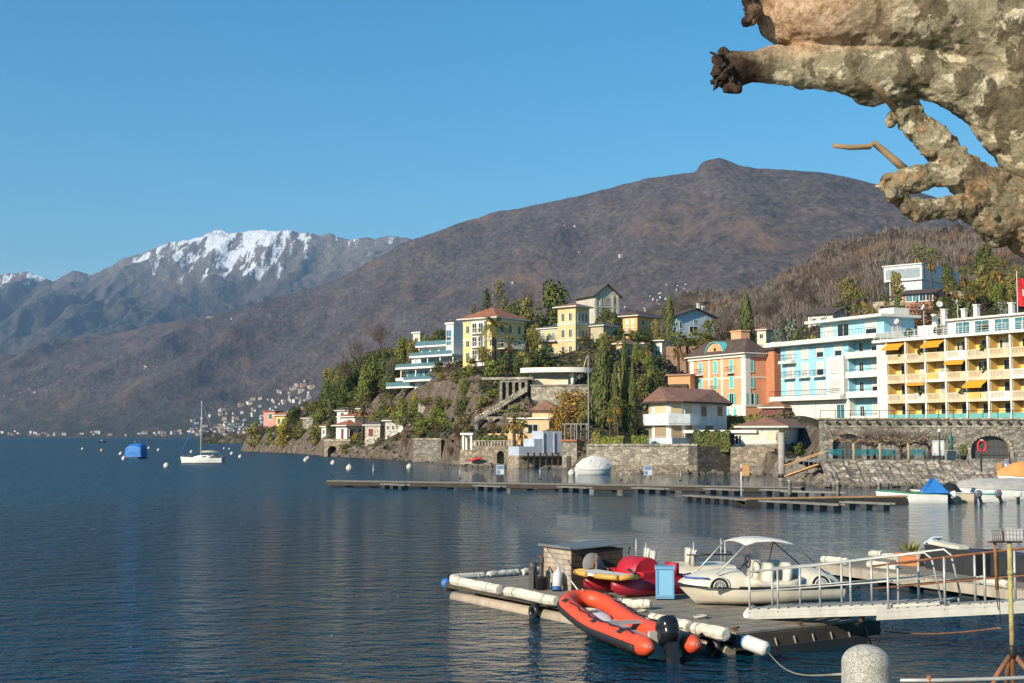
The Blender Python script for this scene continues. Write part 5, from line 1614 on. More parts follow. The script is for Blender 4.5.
# every crown is built in a unit space: 1 high, 1 wide; the trunk likewise
def crown_broad(rnd, n=1500, lo=.12, size=.034, lump=9):
 mb = MB()
 cs = []
 for _ in range(lump):
  a = rnd.random() * 6.28; rr = rnd.random() ** .5 * .30; z = lo + .16 + rnd.random() * (.80 - lo - .12)
  k = 1 - abs((z - .5) * 1.1) ** 1.5
  cs.append((Vector((math.cos(a) * rr * k, math.sin(a) * rr * k, z)), .13 + rnd.random() * .10))
 cs.append((Vector((0, 0, .55)), .26)); cs.append((Vector((rnd.uniform(-.1, .1), 0, .80)), .16))
 for c, r_ in cs:
  leaf_ball(mb, c, r_, int(n * r_ ** 2 / sum(q[1] ** 2 for q in cs)), size, rnd, hollow=.6)
 return mb
def crown_cypress(rnd, n=3000, size=.022):
 mb = MB()
 lob = [rnd.random() * 6.28 for _ in range(6)]
 for _ in range(n):
  z = rnd.random() ** .9
  prof = .5 * min(1, (z / .10) ** .5 if z < .10 else 1) * (1 - max(0, (z - .35) / .65) ** 1.7) ** .8
  a = rnd.random() * 6.28
  wob = 1 + .16 * math.sin(a * 3 + z * 17 + lob[0]) + .12 * math.sin(a * 5 - z * 31 + lob[1])
  r_ = prof * wob * (.72 + .28 * rnd.random())
  p = Vector((math.cos(a) * r_, math.sin(a) * r_, .03 + z * .97))
  nn = Vector((math.cos(a) + rnd.gauss(0, .4), math.sin(a) + rnd.gauss(0, .4), .5 + rnd.gauss(0, .3))).normalized()
  t = Vector((0, 0, 1)); s_ = size * (.6 + .8 * rnd.random())
  b = nn.cross(t).normalized()
  mb.face([p - t * s_ * .8, p + b * s_ * 3.4 * .5, p + t * s_ * 1.0, p - b * s_ * 3.4 * .5])
 return mb
def crown_conifer(rnd, n=1300):
 mb = MB()
 for k in range(13):
  z = .15 + k / 13 * .82
  R_ = .5 * (1 - (z - .1) / .95) + .05
  for j in range(8):
   a = rnd.random() * 6.28; L = R_ * (.65 + .5 * rnd.random())
   for i in range(int(n / 104)):
    f = rnd.random() ** .7
    p = Vector((math.cos(a) * L * f, math.sin(a) * L * f, z - .06 * f + rnd.gauss(0, .012))) + Vector((rnd.gauss(0, .022), rnd.gauss(0, .022), 0))
    leaf_quad(mb, p, Vector((rnd.gauss(0, .4), rnd.gauss(0, .4), 1)).normalized(), .032, rnd)
 return mb
def bare_tree(rnd, depth=6, spread=.55, up=.35, twig=True):
 """returns trunk+limbs and fine twigs"""
 tr, tw = MB(), MB()
 def grow(p, d, L, r_, k):
  q = p + d * L
  mid = (p + q) / 2 + Vector((rnd.gauss(0, .05), rnd.gauss(0, .05), rnd.gauss(0, .03))) * L
  (tr if k < 3 else tw).tube([p, mid, q], [r_, r_ * .85, r_ * .7], 5 if k < 2 else 3, caps=False)
  if k >= depth:
   if twig:
    for _ in range(4):
     e = q + (d + Vector((rnd.gauss(0, .6), rnd.gauss(0, .6), rnd.gauss(.15, .5)))).normalized() * L * .9
     tw.tube([q, e], [r_ * .6, r_ * .25], 3, caps=False)
   return
  for i in range(3 if k in (1, 2, 3) else 2):
   nd = (d + Vector((rnd.gauss(0, spread), rnd.gauss(0, spread), rnd.gauss(up * .5, .25)))).normalized()
   st = p.lerp(q, .75 + .25 * rnd.random()) if i else q
   grow(st, nd, L * (.70 + .15 * rnd.random()), r_ * .68, k + 1)
 grow(Vector((0, 0, 0)), Vector((0, 0, 1)), .27, .022, 0)
 allp = tr.v + tw.v
 hz_ = max(p.z for p in allp); rr = sorted(math.hypot(p.x, p.y) for p in allp)[int(len(allp) * .97)]
 for m in (tr, tw):
  m.v = [Vector((p.x / rr * .5, p.y / rr * .5, p.z / hz_)) for p in m.v]
 return tr, tw
def palm(rnd):
 """metres: a 6 m fan palm with a skirt of dry leaves"""
 tr, cr, sk = MB(), MB(), MB()
 tr.tube([(0, 0, -.5), (.05, 0, 1.5), (0, .04, 3.2), (.02, 0, 4.9)], [.20, .15, .17, .20], 8)
 for i in range(30):
  a = rnd.random() * 6.28; el = R(rnd.uniform(-15, 75)); L = .9 + .4 * rnd.random()
  dr = Vector((math.cos(a) * math.cos(el), math.sin(a) * math.cos(el), math.sin(el)))
  base = Vector((0, 0, 4.9)); tip = base + dr * L
  cr.tube([base, tip], [.022, .016], 3, caps=False)
  side = dr.cross(Vector((0, 0, 1))).normalized()
  for j in range(13):
   t = (j - 6) / 6
   dd = (dr * math.cos(t * 1.35) + side * math.sin(t * 1.35)).normalized()
   e = tip + dd * (.62 - .12 * abs(t)) - Vector((0, 0, .16 * rnd.random() + .06))
   n2 = dd.cross(Vector((0, 0, 1))).normalized() * .045
   cr.face([tip - n2 * .4, e, tip + n2 * .4 + Vector((0, 0, .01)), tip + dd * .3 + n2 * 1.1])
 for i in range(26):
  a = rnd.random() * 6.28; z = 4.85 - rnd.random() * .9
  o = Vector((math.cos(a), math.sin(a), 0))
  b = Vector((0, 0, z)) + o * .18; q = b + o * (.30 + .35 * rnd.random()) - Vector((0, 0, .35 + .5 * rnd.random()))
  for j in range(4):
   e = q + o * rnd.uniform(-.1, .2) + Vector((rnd.gauss(0, .2), rnd.gauss(0, .2), -.45 * rnd.random() - .1))
   s_ = Vector((-o.y, o.x, 0)) * .09
   sk.face([b - s_ * .3, q - s_, e, q + s_])
 return tr, cr, sk
def date_palm(rnd):
 tr, cr = MB(), MB()
 tr.tube([(0, 0, -.5), (0, 0, 3), (.05, 0, 6.0)], [.34, .27, .33], 9)
 for i in range(46):
  a = rnd.random() * 6.28; el = R(rnd.uniform(-25, 80)); L = 2.5
  pts = []
  for k in range(7):
   f = k / 6
   dr = Vector((math.cos(a) * math.cos(el) * L * f, math.sin(a) * math.cos(el) * L * f, 6.0 + math.sin(el) * L * f - 1.25 * f * f))
   pts.append(dr)
  cr.tube(pts, [.03 * (1 - k / 8) for k in range(7)], 3, caps=False)
  for k in range(1, 7):
   t = (pts[k] - pts[k - 1]).normalized(); s_ = t.cross(Vector((0, 0, 1))).normalized()
   for sg in (-1, 1):
    for m in range(3):
     p = pts[k - 1].lerp(pts[k], m / 3)
     e = p + (s_ * sg * .8 + t * .6).normalized() * .55 - Vector((0, 0, .14))
     cr.face([p, p + t * .09, e])
 return tr, cr
LIB = {}
rndt = random.Random(21)
def trunk_mesh():
 m = MB()
 m.tube([(0, 0, -.08), (.01, .01, .18), (-.01, .01, .42), (.01, 0, .72)], [.030, .024, .018, .008], 7)
 for a, z in ((.5, .25), (2.5, .32), (4.4, .38), (1.5, .45)):
  m.tube([(0, 0, z), (math.cos(a) * .12, math.sin(a) * .12, z + .14), (math.cos(a) * .22, math.sin(a) * .22, z + .24)], [.012, .008, .004], 5, caps=False)
 return m
for nm, mat, fn, k in (('evergreen', L_DARK, lambda r: crown_broad(r, 2200, size=.03), 4), ('olive', L_OLIVE, lambda r: crown_broad(r, 2000, size=.03), 4), ('green', L_GREEN, lambda r: crown_broad(r, 2000, size=.03), 3),
      ('yellow', L_YELLOW, lambda r: crown_broad(r, 1400, lo=.02), 2), ('autumn', L_ORANGE, lambda r: crown_broad(r, 1300, lo=.02, size=.028), 2), ('silver', L_SILVER, lambda r: crown_broad(r, 1300, lo=.02), 2),
      ('russet', L_RED, lambda r: crown_broad(r, 1200, lo=-.02, size=.026), 2), ('cypress', L_CYP, lambda r: crown_cypress(r), 3), ('conifer', L_DARK, lambda r: crown_conifer(r), 2),
      ('cedar', L_OLIVE, lambda r: crown_conifer(r, 900), 2), ('dark_shrub', L_DARK, lambda r: crown_broad(r, 700, lo=-.1, size=.05, lump=7), 2), ('green_shrub', L_GREEN, lambda r: crown_broad(r, 700, lo=-.1, size=.05, lump=7), 2),
      ('olive_shrub', L_OLIVE, lambda r: crown_broad(r, 700, lo=-.1, size=.05, lump=7), 3)):
 LIB[nm] = [(shared('trunk', trunk_mesh(), BARK), shared('crown', fn(rndt), mat, True)) for _ in range(k)]
for nm, mt, mw in (('bare', TWIG, TWIG), ('bare_dark', TWIG_D, TWIG_D), ('bare_grey', TWIG_G, TWIG_G)):
 LIB[nm] = []
 for _ in range(2 if nm != 'bare' else 3):
  a, b_ = bare_tree(rndt)
  LIB[nm].append((shared('trunk', a, mt), shared('crown', b_, mw)))
LIB['palm'] = []
for _ in range(3):
 a, b_, c_ = palm(rndt)
 LIB['palm'].append((shared('trunk', a, BARK), shared('crown', b_, L_PALM), shared('dry_leaves', c_, L_SKIRT)))
a, b_ = date_palm(rndt)
LIB['date_palm'] = [(shared('trunk', a, BARK), shared('crown', b_, L_PALM))]
NAMES = {'evergreen': 'evergreen_tree', 'olive': 'evergreen_tree', 'green': 'leafy_tree', 'yellow': 'leafy_tree', 'autumn': 'autumn_tree', 'silver': 'olive_tree', 'russet': 'russet_shrub', 'cypress': 'cypress_tree',
   'conifer': 'conifer_tree', 'cedar': 'cedar_tree', 'dark_shrub': 'shrub', 'green_shrub': 'shrub', 'olive_shrub': 'shrub', 'bare': 'bare_tree', 'bare_dark': 'bare_tree', 'bare_grey': 'bare_tree', 'palm': 'palm_tree', 'date_palm': 'palm_tree'}
_tc = [0]
def tree(kind, px, ytop, wpx, label, yb=None, d=None, group=None):
 if d is None:
  p = on_hill(px, yb)
  d = p.y
 x = px_x(px, d)
 z = zat(x, d)
 H = zpy(ytop, d) - z
 H = max(H, 1.0)
 W_ = wpx * d / 1334.3
 _tc[0] += 1
 var = LIB[kind][_tc[0] % len(LIB[kind])]
 o = empty(NAMES[kind], (x, d, z), (_tc[0] * 2.399) % 6.28, label, 'shrub' if 'shrub' in NAMES[kind] else 'tree', group)
 if kind == 'palm':
  sx = H / 6.0; o.scale = (min(1.4, max(sx, W_ / 3.0)),) * 2 + (sx,)
 elif kind == 'date_palm':
  sx = H / 8.2; o.scale = (sx, sx, sx)
 else:
  o.scale = (W_, W_, H)
 for me in var:
  nm = me.name.split('.')[0]
  if nm == 'trunk' and 'shrub' in kind: continue
  c = bpy.data.objects.new(nm, me); link(c, o)
 return o
TREES = [
 # headland, far left
 ('olive_shrub', 254, 421, 15, 'rounded olive bush at the tip of the headland', 449, None), ('green_shrub', 269, 425, 10, 'small green bush on the rocks under the pink house', 447, None),
 ('yellow', 283, 421, 20, 'bright yellow leafy tree on the headland rocks', 449, None), ('evergreen', 294, 406, 22, 'umbrella-shaped dark tree beside the yellow house', None, 352),
 ('cedar', 303, 414, 16, 'sparse dark tree between yellow house and grey stone house', None, 345), ('green', 320, 408, 20, 'full green tree behind the narrow white house', None, 318),
 ('olive_shrub', 316, 425, 15, 'olive bush on the rocks below the grey stone house', 447, None), ('evergreen', 331, 418, 10, 'dark tree right behind the boat arch', None, 296),
 ('olive_shrub', 346, 443, 12, 'dry golden bush hanging over the boathouse wall', 455, None),
 ('yellow', 355, 432, 7, 'small yellow shrub between two lakeside houses', None, 268),
 # above the cliff
 ('bare', 383, 317, 36, 'big reddish bare tree on the ridge left of the cream house', None, 305), ('bare', 362, 336, 34, 'lower bare brown tree on the ridge beside the big one', None, 312),
 ('bare', 347, 348, 22, 'small bare tree at the left end of the ridge', None, 318),
 ('green', 402, 336, 18, 'tall green tree directly behind the lower white terraces', None, 292), ('olive', 413, 339, 16, 'olive green tree behind the middle of the white terraces', None, 290),
 ('green', 426, 334, 15, 'green tree below the cream ridge house', None, 287), ('evergreen', 437, 328, 20, 'dark tree crowding the white tower block', None, 292),
 ('conifer', 487, 287, 22, 'pointed conifer behind the red roof of the yellow villa', None, 285), ('cedar', 500, 279, 30, 'spreading cedar behind the yellow villa', None, 292),
 ('evergreen', 551, 279, 46, 'huge dark evergreen rising between yellow villa and tower villa', None, 290), ('olive', 528, 296, 26, 'lighter evergreen at the left foot of the huge dark one', None, 282),
 ('bare', 523, 281, 34, 'bare grey brown tree behind the cedar', None, 305), ('evergreen', 512, 298, 22, 'dark bushy tree touching the right eave of the yellow villa', None, 275),
 ('olive', 533, 322, 16, 'shaded tree between the two yellow villas', None, 264), ('cedar', 474, 302, 16, 'thin dark tree left behind the red roof', None, 290),
 ('date_palm', 494, 308, 26, 'tall feathery palm in front of the yellow villa', None, 231), ('palm', 509, 337, 10, 'slim fan palm before the shaded side of the yellow villa', None, 230),
 ('palm', 528, 335, 16, 'fan palm with dry skirt left of the tower villa', None, 236), ('palm', 488.5, 350, 8, 'short fan palm by the yellow villa terrace', None, 230),
 ('dark_shrub', 541, 346, 30, 'wide dark shrub below the tower villa', None, 232), ('olive_shrub', 522, 350, 20, 'grey green shrub beside the fan palm', None, 230), ('dark_shrub', 504, 353, 14, 'low dark shrub on the villa terrace', None, 229),
 ('palm', 584, 337, 16, 'fan palm with orange skirt right of the tower villa', None, 254), ('dark_shrub', 597, 333, 18, 'dark shrub under the church wall', None, 290), ('olive', 606, 326, 20, 'olive tree below the church door', None, 275), ('dark_shrub', 596, 344, 13, 'black green bush beside the tower villa wing', None, 252),
 ('olive', 614, 318, 16, 'mottled tree between church and apricot house', None, 272),
 # cypress group by the lake
 ('cypress', 603, 334, 24, 'broadest cypress of the lakeside group, with brownish foliage', None, 180), ('cypress', 615.5, 362, 10, 'shortest cypress, squeezed beside the broadest one', None, 176),
 ('cypress', 624.5, 328, 10.5, 'tallest slim cypress of the lakeside group', None, 178), ('cypress', 633, 357, 10, 'slim cypress next to the polygonal villa', None, 174),
 ('cypress', 670.5, 294, 14, 'thick tall cypress in front of the shade-tinted white chalet', None, 288), ('cypress', 748, 290, 18, 'large dark cypress above the palazzo roof', None, 282),
 ('bare', 722, 308, 44, 'wide brown bare tree between chalet and dark cypress', None, 276), ('bare', 707, 322, 24, 'small bare tree below the chalet', None, 290),
 ('palm', 648, 346, 18, 'fan palm in front of the small white house', None, 246), ('palm', 679, 334, 20, 'fan palm with bright dry skirt left above the palazzo', None, 252), ('palm', 688, 338, 14, 'fan palm leaning beside the palazzo garden', None, 256),
 ('palm', 698, 331, 16, 'fan palm behind the palazzo gable', None, 262), ('palm', 711, 322, 12, 'slender fan palm under the chalet', None, 272), ('palm', 704, 334, 14, 'squat fan palm right at the palazzo roof', None, 256),
 ('evergreen', 640, 329, 24, 'flat-topped dark tree under the apricot house', None, 272), ('olive', 657, 318, 12, 'narrow tree between apricot house and thick cypress', None, 280), ('olive_shrub', 614, 336, 14, 'orange green bush over the ochre house', None, 256),
 ('evergreen', 657, 362, 22, 'dark pine-like tree over the polygonal villa roof', None, 188), ('olive', 641, 374, 16, 'olive tree behind the slim cypresses', None, 200), ('dark_shrub', 668, 388, 16, 'dark bush behind the polygonal villa', None, 186),
 ('autumn', 571, 386, 40, 'large autumn tree with orange leaves by the stone terrace', None, 186), ('autumn', 559, 404, 22, 'smaller yellowing tree left under the large autumn tree', None, 183), ('olive', 586, 398, 22, 'thin green tree between autumn tree and cypresses', None, 182),
 ('palm', 514.5, 407, 12, 'fan palm in front of the peach house', None, 186), ('palm', 521.5, 423, 9, 'short fan palm on the peach terrace', None, 184), ('palm', 610, 410, 15, 'fan palm at the foot of the broadest cypress', None, 170), ('palm', 618, 398, 12, 'fan palm between the cypress trunks', None, 172),
 # under the terraces
 ('yellow', 414, 391, 12, 'yellow green tree under the lower white terrace', None, 252), ('olive', 426, 396, 22, 'olive tree on the bank above the red house', None, 246), ('green', 438, 401, 20, 'green tree at the foot of the cliff', None, 236), ('olive', 447, 398, 16, 'golden green tree at the cliff edge', None, 232),
 ('green', 401, 398, 20, 'green tree behind the dark-roofed stone house', None, 256), ('evergreen', 384, 400, 18, 'dark tree behind the stone annex', None, 266), ('palm', 391, 395, 10, 'fan palm under the rock face', None, 262), ('palm', 363, 398, 10, 'fan palm in the wooded gully', None, 270), ('palm', 352, 403, 10, 'fan palm above the terracotta roofs', None, 285),
 ('olive', 373, 408, 16, 'olive tree between terracotta roofs and stone house', None, 268), ('bare_grey', 388, 352, 14, 'thin pale bare tree beside the terraces', None, 278), ('evergreen', 439, 360, 16, 'dark green tree against the right end of the terraces', None, 250), ('russet', 448, 359, 14, 'russet bush below the square tower block', None, 246),
 ('green_shrub', 467, 366, 22, 'green bush on the cliff below the yellow villa', 380, None), ('olive_shrub', 455, 372, 16, 'dry olive bush on the cliff edge', 384, None), ('yellow', 441, 372, 8, 'small yellow shrub beside the terraces', 384, None),
 ('olive_shrub', 420, 428, 14, 'tawny grass clump on the lawn over the sea wall', 439, None), ('green_shrub', 494, 388, 16, 'green creeper bush beside the arcade', 398, None),
 ('russet', 406, 428, 12, 'russet ivy bush between stone house and sea wall', 450, None), ('russet', 452, 446, 16, 'rust brown creeper on the sea wall end', 458, None),
 # right
 ('bare', 795, 285, 40, 'tall bare tree with ochre twigs behind the chalet roof', None, 345), ('bare_dark', 778, 292, 24, 'dark bare tree left of the wide-roofed chalet', None, 330), ('bare', 836, 262, 46, 'broad reddish bare tree on the hillside above the chalet', None, 375), ('bare', 768, 300, 34, 'grey brown bare tree beyond the large dark cypress', None, 350),
 ('olive', 852, 276, 26, 'ivy covered olive green tree on the hillside', None, 350), ('evergreen', 846, 300, 22, 'dark tree behind the chalet gable', None, 335), ('bare_dark', 812, 290, 22, 'dark bare tree just above the chalet roof', None, 345),
 ('silver', 795, 318, 26, 'silvery olive tree left of the blue hotel roof', None, 262), ('silver', 779, 326, 18, 'smaller silvery olive tree by the cream house', None, 262), ('dark_shrub', 800, 330, 16, 'dark shrub at the blue hotel roof edge', None, 250), ('olive_shrub', 812, 332, 14, 'olive shrub on the bank behind the blue hotel', None, 245),
 ('palm', 866, 293, 14, 'fan palm left below the hilltop villa', None, 292), ('palm', 858, 305, 14, 'fan palm behind the blue hotel penthouse', None, 278), ('palm', 889, 296, 14, 'fan palm under the cream rubble terrace', None, 282), ('olive', 872, 305, 18, 'olive tree above the blue hotel penthouse', None, 270),
 ('cypress', 899.5, 294, 9, 'slim cypress between blue and yellow hotels', None, 246), ('dark_shrub', 907.5, 302, 9, 'black green bush right of the slim cypress', None, 244), ('russet', 926, 298, 36, 'wide domed russet shrub behind the yellow hotel dishes', None, 240), ('palm', 935, 250, 12, 'fan palm in front of the hilltop villa wall', None, 296), ('evergreen', 950, 262, 13, 'clipped dark tree by the hilltop villa wall', None, 296),
 ('conifer', 928.5, 236, 7, 'tiny conifer on the skyline above the hilltop villa', None, 460), ('palm', 921, 246, 12, 'tall palm behind the hilltop villa roof', None, 330), ('conifer', 897, 255, 8, 'small dark conifer left of the hilltop villa', None, 380),
 ('palm', 950, 276, 16, 'orange-skirted palm left on the garden slope', None, 262), ('palm', 957, 284, 16, 'lower orange-skirted palm above the hotel roof terrace', None, 250), ('palm', 969, 268, 17, 'large orange-skirted palm in the middle of the garden slope', None, 262), ('palm', 976, 285, 14, 'shaded fan palm on the garden slope', None, 252), ('palm', 1000, 258, 20, 'orange-skirted palm near the plane tree tip', None, 258), ('palm', 1008, 262, 18, 'fan palm beside the red flag', None, 250), ('palm', 945, 298, 13, 'yellowing palm behind the satellite dishes', None, 240),
 ('olive', 985, 276, 22, 'green tree at the centre of the garden slope', None, 256), ('green', 1003, 282, 22, 'bright green tree below the near palms', None, 248), ('evergreen', 992, 240, 26, 'dark tree half hidden by the plane tree limb', None, 285), ('olive_shrub', 987, 264, 18, 'round olive bush on the upper slope', None, 268), ('dark_shrub', 965, 298, 22, 'dark shrub behind the hotel chimneys', None, 238), ('silver', 1010, 300, 30, 'blue green shrub under the cream terrace wall', None, 226), ('bare_dark', 958, 290, 20, 'dark bare tree behind the hotel roof room', None, 245), ('olive', 1020, 270, 20, 'olive tree at the right end of the slope', None, 246), ('russet', 980, 305, 24, 'russet shrub above the roof terrace', None, 232), ('green_shrub', 912, 312, 18, 'light green shrub behind the yellow hotel end', None, 232), ('olive_shrub', 900, 270, 16, 'grassy bush under the hilltop villa floor', None, 297),
 # gardens between the hotels and the lake
 ('palm', 737, 424, 8, 'small palm in a white bay by the low tiled house', None, 158),
 ('dark_shrub', 783, 428, 8, 'dark bush beside the concrete mooring pile', None, 146), ('russet', 778, 430, 6, 'thin russet bush at the low tiled house', None, 146),
 ('dark_shrub', 800, 442, 14, 'dark bush under the low tiled house', None, 140),
]
for t in TREES:
 kind, px, yt, w_, lb, yb, d = t
 tree(kind, px, yt, w_, lb, yb, d)
# the wooded slope of the headland: trees nothing tells apart
rw = random.Random(4)
for k in range(46):
 px = rw.uniform(322, 396); f = (px - 322) / 70
 yb = rw.uniform(374, 424) - f * 16
 hh = rw.uniform(18, 30)
 p = on_hill(px, yb)
 p = Vector((0, max(p.y, float(shore(px)) + rw.uniform(27, 45)), 0))
 kind = rw.choice(['evergreen', 'evergreen', 'evergreen', 'olive', 'green'])
 dd = p.y
 x = px_x(px, dd); z = zat(x, dd)
 ytop = max(346 + (392 - px) * .30, 436.3 - (z - EYE + rw.uniform(5.0, 9.5)) / dd * 1334)
 o = tree(kind, px, ytop, rw.uniform(15, 26), 'dense evergreen among others covering the headland slope left of the white terraces', None, dd, 'evergreens on the headland slope')
for k in range(16):
 px = rw.uniform(690, 860); dd = rw.uniform(330, 420)
 tree(rw.choice(['bare', 'bare', 'bare_grey', 'bare_dark']), px, 0 + 436.3 - (zat(px_x(px, dd), dd) - EYE + rw.uniform(7, 11)) / dd * 1334, rw.uniform(20, 34), 'leafless brown tree among others on the wooded slope above the palazzo and chalets', None, dd, 'leafless trees on the slope above the town')
for k in range(12):
 px = rw.uniform(452, 640); dd = 285 + rw.uniform(0, 30)
 tree(rw.choice(['evergreen', 'olive', 'bare', 'bare_grey']), px, 436.3 - (zat(px_x(px, dd), dd) - EYE + rw.uniform(4, 6.5)) / dd * 1334, rw.uniform(14, 24), 'low tree among others on the hilltop between the villas and the church', None, dd, 'low trees on the hilltop')
for k in range(26):
 px = rw.choice([rw.uniform(296, 322), rw.uniform(404, 470), rw.uniform(455, 515), rw.uniform(246, 300)]); s_ = rw.uniform(7, 20)
 dd = float(shore(px)) + s_; z = zat(px_x(px, dd), dd)
 if z < 1: continue
 tree(rw.choice(['olive_shrub', 'green_shrub', 'dark_shrub', 'russet']), px, 436.3 - (z - EYE + rw.uniform(1.2, 2.4)) / dd * 1334, rw.uniform(8, 15), 'low bush among others on the rocks and banks along the lake edge', None, dd, 'bushes along the lake edge')
for k in range(22):
 px = rw.uniform(588, 700); dd = 200 + rw.uniform(0, 75); z = zat(px_x(px, dd), dd)
 tree(rw.choice(['olive', 'evergreen', 'green', 'palm', 'olive_shrub']), px, 436.3 - (z - EYE + rw.uniform(2.5, 5.0)) / dd * 1334, rw.uniform(10, 18), 'garden tree among others on the terraced slope between cypresses and palazzo', None, dd, 'garden trees on the terraced slope')
for k in range(36):
 px = rw.choice([rw.uniform(392, 452), rw.uniform(300, 345), rw.uniform(455, 530)]); dd = float(shore(px)) + rw.uniform(24, 62); z = zat(px_x(px, dd), dd)
 if 372 < px < 465 and z > 11.5: dd = float(shore(px)) + rw.uniform(16, 30); z = zat(px_x(px, dd), dd)
 tree(rw.choice(['olive', 'green', 'evergreen', 'olive_shrub', 'palm', 'green_shrub']), px, 436.3 - (z - EYE + rw.uniform(2.2, 4.2)) / dd * 1334, rw.uniform(10, 18), 'small tree among others on the steep slope above the lakeside houses', None, dd, 'small trees on the steep slope')
for k in range(34):
 px = rw.uniform(862, 1022); dd = rw.uniform(232, 290); z = zat(px_x(px, dd), dd)
 if 884 < px < 950 and dd > 262: dd -= 30; z = zat(px_x(px, dd), dd)
 tree(rw.choice(['olive', 'evergreen', 'palm', 'palm', 'olive_shrub', 'dark_shrub', 'green', 'russet']), px, 436.3 - (z - EYE + rw.uniform(2.0, 4.5)) / dd * 1334, rw.uniform(11, 20), 'garden tree among others on the slope above the two hotels', None, dd, 'garden trees above the hotels')
# hedges: boxes of leaves, clipped
def hedge(name, p0, p1, z, h, t, mat, label, n=900, lump=0.0):
 p0 = Vector(p0); p1 = Vector(p1)
 r = empty(name, (p0.x, p0.y, z), 0, label, 'hedge')
 d = (p1 - p0); L = d.length; d.normalize(); nn = Vector((-d.y, d.x))
 rnd = random.Random(hash(label) % 1000 if False else len(label))
 mb = MB()
 for _ in range(n):
  u = rnd.random() * L; f = rnd.random()
  face_ = rnd.choice('ffftttbe')
  hh = h * (1 + lump * math.sin(u * 5.5))
  if face_ == 'f': v, zz, nr = -t / 2, rnd.random() * hh, -nn
  elif face_ == 'b': v, zz, nr = t / 2, rnd.random() * hh, nn
  elif face_ == 't': v, zz, nr = (rnd.random() - .5) * t, hh, None
  else: v, zz, nr = (rnd.random() - .5) * t, rnd.random() * hh, d
  if face_ == 'e': u = rnd.choice([0, L])
  nv = Vector((0, 0, 1)) if nr is None else Vector((nr.x, nr.y, 0))
  q = d * u + nn * (v + rnd.gauss(0, .04))
  leaf_quad(mb, Vector((q.x, q.y, zz + rnd.gauss(0, .05))), (nv + Vector((rnd.gauss(0, .4), rnd.gauss(0, .4), rnd.gauss(0, .4)))).normalized(), .17, rnd)
 mb.build('foliage', mat, r)
 c = MB()
 a, b_ = d * .15 - nn * (t / 2 - .15), d * (L - .15) + nn * (t / 2 - .15)
 q = [d * .12 - nn * (t / 2 - .12), d * (L - .12) - nn * (t / 2 - .12), d * (L - .12) + nn * (t / 2 - .12), d * .12 + nn * (t / 2 - .12)]
 c.prism([(p.x, p.y) for p in q], -.5, h * (1 - lump) - .12); c.build('branches', L_CYP, r)
def XY(px, d): return (px_x(px, d), d)
hedge('hedge', XY(694.5, 153), XY(730, 152), zpy(447.5, 152.5), 1.8, 1.3, L_CYP, 'dark clipped hedge of upright bushes on top of the shaded sea wall', 1300, .06)
hedge('hedge', XY(719, 172), XY(773, 168), zpy(430, 170), 1.7, 1.2, L_OLIVE, 'long clipped olive hedge behind the glazed veranda', 1500)
hedge('hedge', XY(602, 154), XY(624, 153), zpy(447, 153.5), 1.15, .9, L_GREEN, 'low yellow green hedge on the sea wall below the cypresses', 700)
hedge('hedge', XY(632, 153), XY(648, 153), zpy(447, 153), 1.25, .9, L_GREEN, 'short low hedge left of the polygonal villa terrace', 500)
hedge('hedge', XY(594, 156), XY(603, 155), zpy(447, 155), 1.8, 1.0, L_OLIVE, 'small taller hedge beside the tall flagpole', 400)
hedge('hedge', XY(476, 187.5), XY(507, 187.5), zpy(446, 187), 1.5, .9, L_DARK, 'row of dark shrubs along the pale balustrade', 700, .12)
# pollarded planes on the promenade
def pollard(px, d, H, dark, label, wide):
 rnd = random.Random(int(px))
 m, t = MB(), MB()
 z0 = 1.9
 r0 = .13
 top = H * .56
 m.tube([(0, 0, -.2), (.03, .02, top * .5), (0, 0, top)], [r0 * 1.25, r0, r0 * 1.1], 8)
 for k in range(9):
  a = rnd.random() * 6.28 if k > 3 else (0 if k % 2 else math.pi) + rnd.gauss(0, .3)
  L = wide * (.55 + .5 * rnd.random())
  pts = [Vector((0, 0, top - .1))]
  for j in range(1, 6):
   f = j / 5
   pts.append(Vector((math.cos(a) * L * f, math.sin(a) * L * f * .6, top + .5 * f ** .6 * (.4 + rnd.random()) + rnd.gauss(0, .06))))
  m.tube(pts, [.07, .06, .055, .05, .045, .05], 5)
  for j in range(2, 6):
   for q in range(5):
    b_ = pts[j]; e = b_ + Vector((rnd.gauss(0, .5), rnd.gauss(0, .4), abs(rnd.gauss(.55, .3))))
    t.tube([b_, (b_ + e) / 2 + Vector((rnd.gauss(0, .06), 0, 0)), e], [.018, .013, .006], 3, caps=False)
 o = empty('pollarded_tree', (px_x(px, d), d, z0), 0, label, 'tree')
 mt = TWIG_D if dark else plain('pale_plane_bark', (.36, .25, .15), .9)
 m.build('trunk', mt, o); t.build('crown', TWIG_D if dark else TWIG, o)
for px, d, H, dk, lb, wd in ((853.3, 121, 3.0, False, 'pale pollarded plane in front of the left gated arch', 2.6), (879.6, 120, 3.0, False, 'pale pollarded plane second from the left on the promenade', 2.6), (908, 119.5, 3.1, False, 'pale pollarded plane with the thickest trunk, before the last bench', 2.8),
        (874, 132, 2.3, True, 'dark low-branched bare tree behind the first benches', 1.9), (900.5, 132, 2.2, True, 'dark low-branched bare tree between the pale trunks', 1.9), (929, 132, 2.3, True, 'dark low-branched bare tree next to the lamp post', 2.0)):
 pollard(px, d, H, dk, lb, wd)
def pollard_row():
 for px, lb in ((460, 'knotty bare pollard on the lawn left of the row'), (470, 'knotty bare pollard in the middle of the lawn'), (481, 'knotty bare pollard nearest the balustrade shrubs')):
  d = 203
  tree('bare_dark', px, 417, 16, lb, None, d)
pollard_row()
